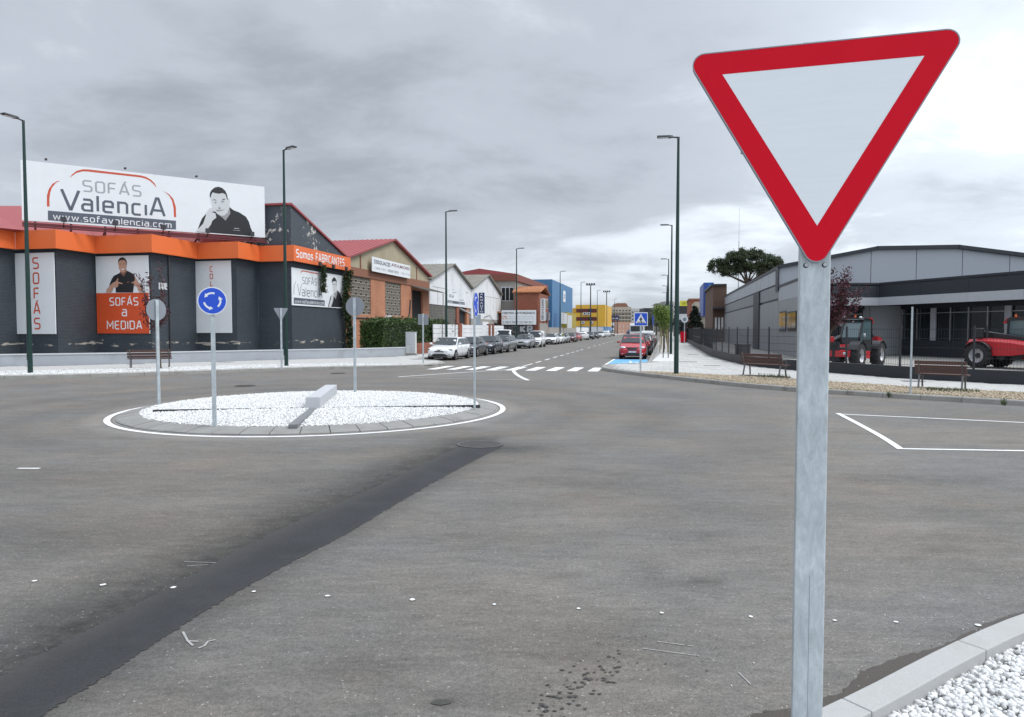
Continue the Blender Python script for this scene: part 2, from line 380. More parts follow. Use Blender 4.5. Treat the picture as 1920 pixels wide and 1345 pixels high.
# ------------------------------------------------------------------ ground and road
gm = MB(); gm.face([(-4000,-300,-.12),(4000,-300,-.12),(4000,6000,-.12),(-4000,6000,-.12)]); struct(gm.build('ground', m_ground))
RC = (-4.84, 17.7)                                     # centre of the small roundabout
def axis(fine0, fine1, step, lo, hi):
    a = list(np.arange(fine0, fine1, step)); x = fine0; s = step
    while x > lo: s *= 1.25; x -= s; a.insert(0, x)
    x = a[-1]; s = step
    while x < hi: s *= 1.25; x += s; a.append(x)
    return np.array(a)
gx = axis(-14, 16, .15, -75, 110); gy = axis(.5, 24, .14, -10, 420)
X, Y = np.meshgrid(gx, gy); Xf, Yf = X.ravel(), Y.ravel()
PE_L = smooth_path([G(*q_) for q_ in ((868,836),(800,866),(735,900),(620,950),(505,1002),(412,1050),(320,1100),(225,1150),(130,1200),(0,1272),(-140,1345),(-420,1500))], 2)
PE_R = smooth_path([G(*q_) for q_ in ((945,836),(885,866),(822,900),(735,950),(650,1002),(556,1050),(462,1100),(378,1150),(297,1203),(185,1277),(72,1345),(-150,1500))], 2)
PATCH = [((a[0]+b[0])/2, (a[1]+b[1])/2) for a, b in zip(PE_L, PE_R)]
def dist_path(X, Y, path):
    d = np.full(X.shape, 1e9); sg = np.zeros(X.shape)
    for (ax, ay), (bx, by) in zip(path, path[1:]):
        dx, dy = bx-ax, by-ay; l2 = dx*dx+dy*dy
        t = np.clip(((X-ax)*dx+(Y-ay)*dy)/l2, 0, 1); ex, ey = X-ax-t*dx, Y-ay-t*dy
        q = np.hypot(ex, ey); k = q < d; d[k] = q[k]; sg[k] = np.sign(dx*(Y-ay)-dy*(X-ax))[k]
    return d, sg
dp, sg = dist_path(Xf, Yf, PATCH)
side = np.where(sg < 0, 1.35, .5); amp_ = np.where(sg < 0, .74, .42)                     # the damp border is wider on the roundabout side
stain = amp_*np.clip(1-(dp-.3)/(side), 0, 1)**1.2
rr = np.hypot(Xf-RC[0], Yf-RC[1])
for rad, wd, am in ((6.4, .55, .16), (8.3, .6, .16), (5.3, .3, .10), (10.6, .8, .10)):
    stain = np.maximum(stain, am*np.exp(-((rr-rad)/wd)**2))
def blob(x, y, rx, ry, am):
    global stain
    stain = np.maximum(stain, am*np.exp(-(((Xf-x)/rx)**2+((Yf-y)/ry)**2)))
for px, py, rx, ry, am in ((905,842,1.25,.62,.66),(1320,1090,.16,.10,.5),(828,1318,.12,.08,.4),(775,1160,.13,.08,.3),(1500,905,.2,.1,.2),(1330,1005,.1,.07,.25),(1140,775,.5,.25,.25),
                           (1770,1030,.2,.06,.3),(1060,1080,.12,.06,.25),(1150,935,.3,.12,.22),(1080,880,.3,.12,.2),(1175,890,.3,.12,.18)):
    p = G(px, py); blob(p[0], p[1], rx, ry, am)
for px, py, rx, ry, am in ((250,1000,2.0,.9,.24),(80,900,3.0,1.3,.2),(620,905,1.6,.7,.22),(700,1240,.5,.3,.2),(330,1290,.5,.3,.2),(1080,905,1.2,.5,.2),(1300,960,1.0,.4,.16),(980,1010,.9,.35,.2),(1250,760,3.,1.2,.14),(300,760,2.5,1.,.14),(1700,900,1.4,.5,.2),(1150,1180,.5,.25,.14)):
    p = G(px, py); blob(p[0], p[1], rx, ry, am)
for k in range(110):
    x, y = rnd.uniform(-12, 12), rnd.uniform(3, 24); blob(x, y, rnd.uniform(.1,.8), rnd.uniform(.06,.3), rnd.uniform(.06,.24))
dust = .5*np.exp(-((rr-4.85)/.28)**2)*(rr > 4.6) + .0
p = G(1700, 985); dust += .7*np.exp(-(((Xf-p[0])/.45)**2+((Yf-p[1])/.12)**2))
p = G(905, 797); dust += .55*np.exp(-(((Xf-p[0])/.6)**2+((Yf-p[1])/.4)**2))
nx, ny = len(gx), len(gy); idx = np.arange(nx*ny).reshape(ny, nx)
Fq = np.stack([idx[:-1,:-1], idx[:-1,1:], idx[1:,1:], idx[1:,:-1]], -1).reshape(-1, 4)
road = struct(rawmesh('road', np.stack([Xf, Yf, np.zeros_like(Xf)], 1), Fq, m_asph, attr={'stain': stain, 'dust': dust}))
def strip(path, wl, wr, z, jit=0.):
    mb = MB(); Lp = offset_path(path, wl); Rp = offset_path(path, -wr)
    if jit:
        Lp = [(x+rnd.gauss(0,jit), y+rnd.gauss(0,jit)) for x, y in Lp]; Rp = [(x+rnd.gauss(0,jit), y+rnd.gauss(0,jit)) for x, y in Rp]
    for i in range(len(path)-1):
        mb.face([(*Rp[i], z), (*Rp[i+1], z), (*Lp[i+1], z), (*Lp[i], z)])
        f = mb.f[-1]
        a, b, c = (Vector(mb.v[k]) for k in f[:3])
        if (b-a).cross(c-b).z < 0: mb.f[-1] = tuple(reversed(f))
    return mb
eL, eR = [], []
for a_, b_ in zip(zip(PE_L, PE_L[1:]), zip(PE_R, PE_R[1:])):
    for k in range(8):
        t_ = k/8; jl, jr = rnd.gauss(0,.010), rnd.gauss(0,.009)
        pl_ = Vector(a_[0]).lerp(Vector(a_[1]), t_); pr_ = Vector(b_[0]).lerp(Vector(b_[1]), t_); cr_ = (pl_-pr_).normalized()
        eL.append(tuple(pl_+cr_*jl)); eR.append(tuple(pr_+cr_*jr))
TV, TF, TA = [], [], []
for i, (pl_, pr_) in enumerate(zip(eL, eR)):
    for t_, fd in ((0,1.),(.14,.62),(.36,.12),(.62,0.),(.9,.0),(1,.3)): TV.append((pl_[0]+(pr_[0]-pl_[0])*t_, pl_[1]+(pr_[1]-pl_[1])*t_, .004+.001*(0 < t_ < 1))); TA.append(fd)
    if i:
        for k in range(5): b_ = i*6+k; TF.append((b_+1, b_, b_-6, b_-5))
fade_mix(m_tar, 'fade', (.052,.051,.049)); rawmesh('tar_repair', TV, TF, m_tar, road, attr={'fade': TA})
# ------------------------------------------------------------------ kerb lines
LK = [(-80,22.5),(-40,25.6),(-27,27.0),(-20.33,28.2),(-17.6,29.5),(-15.2,31.0),(-13.2,32.6),(-11.4,34.0),(-9.2,35.3),(-7,36.0),(-5.2,36.6),(-4.1,37.4),(-3.72,38.6),(-3.95,39.6),st(40.3,-12.9),st(41.8,-14.6),st(42.6,-15.15),st(44,-15.2),st(400,-15.2)]
RK = [(90,-14),(60,-4),(40,4),(24,11),(17,15.3),(13.3,18.4),(11.35,20.2),(9.9,21.7),(9.0,22.7),(8.0,24.2),(6.9,26.8),(5.5,30.3),(4.7,32.6),(4.4,34.2),(4.45,35.6),(4.8,37.0),(5.3,38.0),(6.4,38.5),st(39.3,-1.4),st(40.6,-.95),st(42,-.9),st(400,-.9)]
LKs, RKs = smooth_path(LK[:-2], 2) + LK[-2:], smooth_path(RK[:-2], 2) + RK[-2:]
WL = [(-80,12),(-36,30.3),(-25.3,35.1),(-20.4,37.6),(-16.3,41.2),(-13.5,43.3),(-10.1,45.7),(-7.4,49.2)]
WR = [(90,-4),(60,3),(40,10.5),(26,17.4),(17,23.5),(14.8,26.5),(13.6,29.8),(12.7,32.3),(12.05,35.9),(12.55,40.7),(13.7,48.7),st(64,3.2),st(118,3.2)]
GL = [(-80,25.0),(-40,28.0),(-27,29.6),(-22.4,30.8),(-20.8,31.6),(-18.1,33.0),(-14.8,35.7),(-12.06,37.4),(-9.2,38.0),(-7,37.6),(-5.5,36.9)]
GR = [(90,-10),(60,0),(40,8),(24,13.9),(17.5,18.1),(14.9,20.5),(12.6,22.9),(11.3,24.8),(10.5,26.0),(8.8,28.0),(7.4,29.7),(6.4,30.6),(5.55,31.0)]
def kerb(path, sgn, width, h, name, mat, maxlen, step=1.0):
    root = MB(); q = resample(path, step); qi = offset_path(q, sgn*width)
    base = strip(path, width-.012 if sgn > 0 else -.012, -.012 if sgn > 0 else width-.012, h-.02).build(name, mat); struct(base)
    n = 0
    for i in range(len(q)-1):
        if i*step > maxlen: break
        a, b, c, d = Vector(q[i]), Vector(q[i+1]), Vector(qi[i+1]), Vector(qi[i])
        if b.y < -1 or abs(b.x) > 45: continue
        g = (b-a).normalized()*.006
        poly = [a+g, b-g, c-g, d+g]
        mb = MB(); z1 = h + rnd.uniform(-.004,.004)
        ch = (d-a).normalized()*.03
        low = [(*p, -.05) for p in poly]; mid_ = [(*poly[0], z1-.03), (*poly[1], z1-.03), (*poly[2], z1), (*poly[3], z1)]
        top = [(*(poly[0]+ch), z1), (*(poly[1]+ch), z1), (*poly[2], z1), (*poly[3], z1)]
        if sgn < 0: low.reverse(); mid_.reverse(); top.reverse()
        mb.mesh(low+mid_, [(0,1,5,4),(1,2,6,5),(2,3,7,6),(3,0,4,7)])
        mb.face(top)
        if sgn > 0: mb.face([mid_[0], mid_[1], top[1], top[0]])
        else: mb.face([mid_[2], mid_[3], top[3], top[2]])
        mb.build('kerb_stone', mat, base); n += 1
    # plain run of kerb where single stones can no longer be told apart
    far = path[-2:]; a = Vector(far[0]); b = Vector(far[1]); d = (b-a).normalized()
    nrm = Vector((-d.y, d.x))*sgn*width
    MB().prism([tuple(p) for p in (a+d*45, b, b+nrm, a+d*45+nrm)], -.05, h).build('kerb_run', mat, base)
    return base
kerb(LKs, 1, .16, .15, 'kerb', m_kerbold, 150)
kerb(RKs, -1, .16, .15, 'kerb', m_kerbold, 165)
# ------------------------------------------------------------------ pavements (base sheets, then single slabs)
FARL, FARR = st(400,-15.3), st(400,-.8)
Lin, Rin = offset_path(LKs, .1), offset_path(RKs, -.1)
polyL = Lin + [st(400,-40), (-60,330), (-90,60), (-90,10)]
polyR = Rin + [st(400,60), (160,200), (160,-20)]
paveL = struct(MB().prism(polyL, -.06, .135).build('pavement', m_joint))
paveR = struct(MB().prism(polyR, -.06, .135).build('pavement', m_joint))
def slabs(parent, zone, ang, o, sx, sy, ext, gap=.012, z=.150, lim=300, mat=m_slab, key=None):
    ca, sa = math.cos(ang), math.sin(ang); cells = []
    for i in range(int(ext[0]/sx), int(ext[1]/sx)+1):
        for j in range(int(ext[2]/sy), int(ext[3]/sy)+1):
            u0, v0 = i*sx + (sx/2 if j % 2 else 0), j*sy
            pts = [(o[0]+u*ca-v*sa, o[1]+u*sa+v*ca) for u, v in ((u0+gap/2,v0+gap/2),(u0+sx-gap/2,v0+gap/2),(u0+sx-gap/2,v0+sy-gap/2),(u0+gap/2,v0+sy-gap/2))]
            k = sum(inpoly(x, y, zone) for x, y in pts)
            if k >= 3: cells.append(pts)
    cells.sort(key=lambda p: math.hypot(*p[0]))
    rest = MB()
    for n, pts in enumerate(cells):
        zz = z + rnd.uniform(-.0025,.0025)
        if n < lim:
            c = Vector((sum(p[0] for p in pts)/4, sum(p[1] for p in pts)/4))
            MB().prism([(x-c.x, y-c.y) for x, y in pts], 0, .05).build('paving_slab', mat, parent, (c.x, c.y, zz-.05))
        else: rest.prism(pts, z-.05, zz)
    if rest.f: stuff(rest.build('paving_slabs', mat, parent))
zoneL = GL[2:] + [(-4.4,37.9),(-4.1,39.4),st(40.0,-13.0),st(41.6,-14.8),st(43,-15.4),st(75,-15.4),st(75,-17.9)] + list(reversed(WL[1:])) 
zoneR = GR[2:] + [(5.0,33.0),(4.75,34.6),(5.1,37.0),(6.4,38.2),st(38.9,-1.0),st(40.6,-.7),st(85,-.7),st(85,3.1)] + list(reversed(WR[2:11]))
slabs(paveL, zoneL, math.radians(38), (-20,37), .8, .8, (-30,60,-30,40), lim=290)
slabs(paveR, zoneR, -SA, st(40,0), .6, .6, (-10,40,-28,45), lim=290)
far = MB(); far.prism([st(75,-15.36), st(400,-15.36), st(400,-18.4), st(75,-18.4)], .1, .148); far.build('far_paving', m_pave_far, paveL)
far = MB(); far.prism([st(85,-.74), st(400,-.74), st(400,3.6), st(85,3.6)], .1, .148); far.build('far_paving', m_pave_far, paveR)
yard = struct(MB().prism([tuple(p) for p in WR[1:]] + [st(118,40), (160,60), (120,-6)], .1, .146).build('yard_ground', m_yard))
yl = struct(MB().prism(WL[1:] + [st(48,-18.2), st(140,-18.2), st(140,-45), (-60,60)], .1, .144).build('yard_ground', m_yard))
# ------------------------------------------------------------------ gravel
def icos():
    t = (1+5**.5)/2; V = np.array([(-1,t,0),(1,t,0),(-1,-t,0),(1,-t,0),(0,-1,t),(0,1,t),(0,-1,-t),(0,1,-t),(t,0,-1),(t,0,1),(-t,0,-1),(-t,0,1)], float); V /= np.linalg.norm(V[0])
    Fc = np.array([(0,11,5),(0,5,1),(0,1,7),(0,7,10),(0,10,11),(1,5,9),(5,11,4),(11,10,2),(10,7,6),(7,1,8),(3,9,4),(3,4,2),(3,2,6),(3,6,8),(3,8,9),(4,9,5),(2,4,11),(6,2,10),(8,6,7),(9,8,1)])
    return V, Fc
def subdiv(V, Fc):
    V = list(map(tuple, V)); cache = {}; out = []
    def mid(a, b):
        k = (min(a,b), max(a,b))
        if k not in cache:
            m = np.array(V[a])+np.array(V[b]); V.append(tuple(m/np.linalg.norm(m))); cache[k] = len(V)-1
        return cache[k]
    for a, b, c in Fc:
        x, y, z = mid(a,b), mid(b,c), mid(c,a); out += [(a,x,z),(b,y,x),(c,z,y),(x,y,z)]
    return np.array(V), np.array(out)
ICO = icos(); ICO2 = subdiv(*ICO)
OCT = (np.array([(1,0,0),(0,1,0),(-1,0,0),(0,-1,0),(0,0,1),(0,0,-1)], float), np.array([(0,1,4),(1,2,4),(2,3,4),(3,0,4),(1,0,5),(2,1,5),(3,2,5),(0,3,5)]))
def stones(name, P, smin, smax, base, mat, label=None, cat='gravel', jitter=.22, smooth=False, flat=.62):
    B, Fb = base; n = len(P); k = len(B)
    s = NR.uniform(smin, smax, (n,1,1)) * np.stack([NR.uniform(.8,1.35,n), NR.uniform(.65,1.0,n), NR.uniform(flat*.7,flat*1.2,n)], -1)[:,None,:]
    V = B[None]*(1+NR.uniform(-jitter,jitter,(n,k,1)))*s
    q = NR.normal(size=(n,4)); q[:,1:3] *= .35; q /= np.linalg.norm(q,axis=1)[:,None]
    a,b,c,d = q.T
    Rm = np.stack([1-2*(c*c+d*d),2*(b*c-a*d),2*(b*d+a*c),2*(b*c+a*d),1-2*(b*b+d*d),2*(c*d-a*b),2*(b*d-a*c),2*(c*d+a*b),1-2*(b*b+c*c)],-1).reshape(n,3,3)
    V = np.einsum('nij,nkj->nki', Rm, V) + np.asarray(P)[:,None,:]
    Fc = (Fb[None]+np.arange(n)[:,None,None]*k).reshape(-1,3)
    o = stuff(rawmesh(name, V.reshape(-1,3), Fc, mat, smooth=smooth))
    if label: tag(o, label, cat)
    return o
def scatter(poly, n, z, pad=0):
    xs = [p[0] for p in poly]; ys = [p[1] for p in poly]
    X = NR.uniform(min(xs), max(xs), n*6); Y = NR.uniform(min(ys), max(ys), n*6)
    k = inpoly_np(X, Y, poly); X, Y = X[k][:n], Y[k][:n]
    return np.stack([X, Y, np.full(len(X), z)+NR.uniform(-.008,.012,len(X))], 1)
# roundabout island
isl = struct(MB().build('roundabout_island', m_kerbold))
def ringstrip(r0, r1, z0, z1, n=96):
    mb = MB()
    for i in range(n):
        a, b = 2*pi*i/n, 2*pi*(i+1)/n
        p = lambda r, t, z: (RC[0]+r*math.cos(t), RC[1]+r*math.sin(t), z)
        mb.face([p(r0,a,z0), p(r1,a,z1), p(r1,b,z1), p(r0,b,z0)])
    return mb
ringstrip(4.55, 4.68, .006, .006).build('ring_line', m_paint, road)
ringstrip(3.7, 4.5, .085, .004).build('kerb_bed', m_joint, isl)
for i in range(50):
    a0, a1 = 2*pi*(i+.018)/50, 2*pi*(i+.982)/50
    mb = MB(); A, B_, T = [], [], []
    dz = rnd.uniform(-.004,.004)
    for r, z in ((4.46,-.02),(4.46,.03),(4.42,.05),(4.06,.10),(3.97,.105),(3.97,.0)):
        A.append((RC[0]+r*math.cos(a0), RC[1]+r*math.sin(a0), z+dz)); B_.append((RC[0]+r*math.cos(a1), RC[1]+r*math.sin(a1), z+dz))
    mb.loft([A, B_], sm=False); mb.build('kerb_stone', m_ring, isl)
bed = MB(); n = 60
for k, (r0, z0, r1, z1) in enumerate(((3.97,.095,3.0,.13),(3.0,.13,1.5,.155),(1.5,.155,0.01,.16))):
    for i in range(n):
        a, b = 2*pi*i/n, 2*pi*(i+1)/n
        p = lambda r, t, z: (RC[0]+r*math.cos(t), RC[1]+r*math.sin(t), z)
        bed.face([p(r0,a,z0), p(r0,b,z0), p(r1,b,z1), p(r1,a,z1)], 0, True)
bed.build('gravel_bed', m_white_bed, isl)
BD = Vector((-.14, 1.0)).normalized(); BN = Vector((BD.y, -BD.x))
B0 = Vector(G(587, 769, .13))
ns = 42000; R_ = 3.98*np.sqrt(NR.uniform(0,1,ns)); T_ = NR.uniform(0,2*pi,ns)
Pst = np.stack([RC[0]+R_*np.cos(T_), RC[1]+R_*np.sin(T_), np.interp(R_, [0,1.5,3.0,3.98], [.165,.16,.135,.103])+NR.uniform(-.004,.014,ns)], 1)
rel = Pst[:,:2]-np.array(B0)
al, ac = rel@np.array(BD), rel@np.array(BN)
keep = ~((np.abs(ac) < .11) & (al < .2)) & ~((np.abs(al-.15) < .03))
stones('white_gravel', Pst[keep], .012, .030, ICO, m_white_st, 'white marble gravel covering the small roundabout island')
mb = MB()
q = lambda s_, t_, z: (B0.x+BD.x*s_+BN.x*t_, B0.y+BD.y*s_+BN.y*t_, z)
mb.ext([q(-2.8,-.085,.1), q(0.1,-.085,.1), q(0.1,.085,.1), q(-2.8,.085,.1)], (0,0,.066)); mb.build('edging_plank', M('grey_plank',(.17,.175,.18),.8,0,.1), isl)
tag(MB().ext([q(.15,-3.55,.1), q(.17,-3.55,.1), q(.17,-.2,.1), q(.15,-.2,.1)], (0,0,.075)).build('edging_strip', m_dark, isl))
MB().ext([q(.15,.2,.1), q(.17,.2,.1), q(.17,3.9,.1), q(.15,3.9,.1)], (0,0,.075)).build('edging_strip', m_dark, isl)
mb = MB(); mb.ext([q(0,-.16,.14), q(3.7,-.16,.14), q(3.7,.16,.14), q(0,.16,.14)], (0,0,.29))
tag(mb.build('stone_beam', m_beam, bevel=.01), 'pale granite beam lying across the middle of the white roundabout gravel', 'stone beam')
# near island (bottom right of the photo)
NK = [(-6,-1.0),(-2.5,.9),(-.6,2.05),(.75,2.93),(1.66,3.48),(2.5,4.06),(3.34,4.58),(4.6,5.15),(6.5,5.6)]
NKs = smooth_path(NK, 3)
ni = struct(MB().prism(NKs[::2] + [(8,5.6),(8,-3),(-6,-3)], -.05, .055).build('traffic_island', m_white_bed))
cut = resample(NKs, .02); ii = min(range(len(cut)), key=lambda i: math.hypot(cut[i][0]-1.655, cut[i][1]-3.475))
bounds = sorted([ii + k*60 for k in range(-5, 6) if 0 <= ii + k*60 < len(cut)-1])
NKi = offset_path(cut, -.155)
for a, b in zip(bounds, bounds[1:]):
    idxs = [a] + list(range(a+15, b-5, 15)) + [b]
    o_ = [Vector(cut[i]) for i in idxs]; in_ = [Vector(NKi[i]) for i in idxs]
    g = (o_[1]-o_[0]).normalized()*.004; o_[0] += g; in_[0] += g; g = (o_[-1]-o_[-2]).normalized()*.004; o_[-1] -= g; in_[-1] -= g
    MB().prism([tuple(p) for p in o_ + in_[::-1]], -.06, .15+rnd.uniform(-.002,.002)).build('kerb_stone', m_kerb, ni, bevel=.006)
zone = [p for p in offset_path(NKs, -.15) if -1.0 < p[0] < 4.7]; zone = zone + [(4.7,2.4),(-1.0,.6)]
P1 = scatter(zone, 26000, .072); stones('white_gravel', P1, .010, .027, ICO, m_white_st, 'white marble chippings filling the near island inside the granite kerb', jitter=.2)
mb = MB()
pe = []
for k in range(520):
    i = rnd.randrange(1, len(cut)-1); d_ = abs(rnd.gauss(0,.30))+.02
    if -.5 < cut[i][0] < 4.5: t_ = (Vector(cut[i+1])-Vector(cut[i-1])).normalized(); pe.append((cut[i][0]-t_.y*d_, cut[i][1]+t_.x*d_, .004))
stones('road_grit', np.array(pe), .0015, .006, ICO, m_white_st, 'loose pale grit lying on the road along the near granite kerb', cat='grit')
def jag(P, n, s_):
    out = []
    for a_, b_ in zip(P, P[1:]):
        for k in range(n): t_ = k/n; out.append((a_[0]+(b_[0]-a_[0])*t_+rnd.gauss(0,s_), a_[1]+(b_[1]-a_[1])*t_+rnd.gauss(0,s_)))
    return out+[P[-1]]
base = [G(x, y) for x, y in ((1395,1345),(1420,1338),(1470,1331),(1535,1312),(1580,1300),(1612,1262),(1640,1250),(1700,1228),(1765,1212),(1800,1195),(1850,1170),(1905,1150),(1925,1146))]
damp = M('damp_asphalt', (.058,.047,.038), .5, 0, .2, 8., .25, 120., .4, 100.)
mb.face([(x, y, .005) for x, y in reversed([*jag(base, 7, .008), (3.45,4.58),(2.5,4.0),(1.66,3.43),(1.2,3.15)])]); 
if (Vector(mb.v[1])-Vector(mb.v[0])).cross(Vector(mb.v[2])-Vector(mb.v[1])).z < 0: pass
mb.build('damp_patch', damp, road, fixn=True)
# gravel verges
zl = [p for p in offset_path(LKs, .17) if -33 < p[0] < -4.9 and p[1] < 39] + list(reversed(GL[2:]))
zr = [p for p in offset_path(RKs, -.17) if p[0] < 26 and p[1] < 31] ; zr = zr + list(reversed(GR[3:]))
vl = struct(MB().prism(zl, .1, .152).build('gravel_verge', m_white_bed)); vr = struct(MB().prism(zr, .1, .152).build('gravel_verge', m_tan_bed))
stones('white_gravel', scatter(zl, 16000, .16), .018, .045, OCT, m_white_st, 'white gravel strip between kerb and pavement on the left')
stones('tan_gravel', scatter(zr, 26000, .16), .015, .04, OCT, m_tan_st, 'tan gravel verge along the right kerb under the benches')
# ------------------------------------------------------------------ road markings (parts of the road)
def mark(pts, name, mat=m_paint, z=.006):
    mb = MB(); mb.face([(x, y, z) for x, y in pts]); return mb.build(name, mat, road, fixn=False)
def line(pts, wd, name, mat=m_paint, z=.006): return strip(pts, wd/2, wd/2, z).build(name, mat, road)
for i in range(9):                                     # zebra crossing
    b0 = -11.55 + i*1.0
    a0 = 33.55; mark([st(a0,b0), st(a0,b0+.5), st(a0+3.3,b0+.5), st(a0+3.3,b0)][::-1], 'crossing_stripe', z=.0065)
a = 38.6; k = 0
line([st(37.2,-7.42), st(40.4,-7.43)], .12, 'centre_line')
a = 41.6
while a < 170:
    ln = 2.0 if a < 66 else 2.4; line([st(a,-7.45-.012*(a-40)), st(a+ln,-7.45-.012*(a+ln-40))], .13, 'lane_dash'); a += 3.7 if a < 66 else 7.5
PL = [G(x, y) for x, y in ((747,707),(895,697),(962,696.5),(965,699),(969,703),(978,708),(988,713),(850,710.5))]
line([PL[0], PL[1], G(962,693)], .14, 'splitter_line')
line(smooth_path([G(962,693.5), G(964,698), G(969,703), G(977,708), G(990,713.5)], 2), .17, 'splitter_line', z=.0075)
line([G(985,712.8), G(850,710.5), PL[0]], .12, 'splitter_line', m_worn, z=.0055)
line([G(1574,777), G(1750,785), G(1920,793), G(2100,801)], .1, 'splitter_line')
line(smooth_path([G(1571,775.5), G(1605,793), G(1640,812), G(1664,826), G(1689,843)], 2), .115, 'splitter_line', z=.0075)
line([G(1686,842), G(1800,844), G(1920,846), G(2100,849)], .1, 'splitter_line')
line([G(1160,700), G(1145,698)], .12, 'splitter_line', m_worn)
m_dot = M('chipped_dot_paint', (.70,.70,.69), .6, 0, .1, 40., dirt=.85, dcol=(.25,.24,.23), ds=45.)
for px, py in ((65,1091),(193,1098),(325,1103),(476,1111),(614,1119),(773,1126),(927,1135),(1085,1143),(1241,1151),(1408,1158),(1565,1165),(1680,1168),(1834,1174)):
    x, y = G(px, py); mb = MB(); r = rnd.uniform(.013,.021)
    mb.face([(x+r*1.1*math.cos(t)*rnd.uniform(.75,1.15), y+r*1.1*math.sin(t)*rnd.uniform(.75,1.15), .008) for t in [2*pi*i/9 for i in range(9)]]); mb.build('paint_dot', m_dot, road)
x, y = G(54,879); mark([(x-.16,y-.03),(x+.16,y-.03),(x+.16,y+.03),(x-.16,y+.03)], 'paint_dash')
for pts in ([(343,1186),(352,1203),(362,1212)],[(352,1203),(372,1204)],[(372,1217),(384,1212),(390,1204),(404,1201)]):
    line([G(*q_) for q_ in pts], .014, 'chalk_scribble', m_worn, z=.0042+.0003*len(pts))
for p_ in ([(1232,1204),(1300,1213)],[(1205,1217),(1310,1231)],[(1385,1262),(1408,1285)],[(345,1054),(405,1056)],[(350,1062),(390,1060)]):
    line([G(*q_) for q_ in p_], .007, 'scratch', m_worn, z=.0045)
oil = M('oil_drips', (.03,.027,.025), .4)
mb = MB()
for k in range(150):
    t = rnd.random(); px = 1010 + 150*t + rnd.gauss(0,28) if k < 105 else rnd.uniform(1120,1400); py = 1340 - 105*t + rnd.gauss(0,12) if k < 105 else rnd.uniform(1190,1260)
    x, y = G(px, py); r = rnd.uniform(.004,.016) if k < 105 else rnd.uniform(.003,.008); an = rnd.random()*6
    mb.face([(x+r*math.cos(q_+an)*rnd.uniform(.5,1.6), y+r*.7*math.sin(q_+an)*rnd.uniform(.5,1.3), .0042+.00002*k) for q_ in [2*pi*i/7 for i in range(7)]])
stuff(mb.build('oil_drips', oil, road))
x, y = G(827, 1318); mb = MB(); mb.face([(x+.052*math.cos(q_)*rnd.uniform(.82,1.15), y+.030*math.sin(q_)*rnd.uniform(.82,1.15), .0041) for q_ in [2*pi*i/30 for i in range(30)]]); mb.build('oil_stain', M('oil_stain',(.045,.042,.036),.6,0,.3,30.,.5,90.), road)
# blue disabled bay
mark([st(40.6,-3.15), st(40.6,-1.0), st(47.4,-1.0), st(47.4,-3.15)][::-1], 'parking_bay', m_bluebay, .005)
line([st(40.2,-3.22), st(47.6,-3.22)], .12, 'bay_line', m_paint, .0065)
mb = MB()                                              # wheelchair symbol, painted
for pts in ([(42.9,-2.4),(42.9,-1.9),(44.2,-2.05),(44.9,-2.05)],[(44.0,-2.1),(44.0,-1.6)],[(42.7,-2.45),(42.55,-2.0),(42.9,-1.55),(43.5,-1.6)]):
    s_ = strip([st(*q_) for q_ in pts], .07, .07, .0068); mb.mesh(s_.v, s_.f)
mb.build('bay_symbol', m_paint, road)
# manhole covers
for px, py, rr_, lab in ((900,834,.40,'round iron manhole cover at the end of the tar strip'),(460,724,.36,'small dark manhole cover beyond the roundabout gravel'),(634,700.5,.34,'dark manhole cover near the left kerb bend')):
    x, y = G(px, py); mb = MB(); nn = 28
    mb.mesh([(rr_*math.cos(2*pi*i/nn), rr_*math.sin(2*pi*i/nn), 0) for i in range(nn)]+[(rr_*math.cos(2*pi*i/nn), rr_*math.sin(2*pi*i/nn), .012) for i in range(nn)], [(i,(i+1)%nn,nn+(i+1)%nn,nn+i) for i in range(nn)]+[tuple(range(nn,2*nn))])
    for i in range(-3,4):
        hw = math.sqrt(max(rr_*rr_*.8-(i*.1)**2,0)); mb.box(-hw,hw,i*.1-.02,i*.1+.02,.012,.018)
    tag(mb.build('manhole_cover', M('cast_iron',(.10,.095,.09),.6,.4,.3,12.), loc=(x,y,.002)), lab, 'manhole cover')
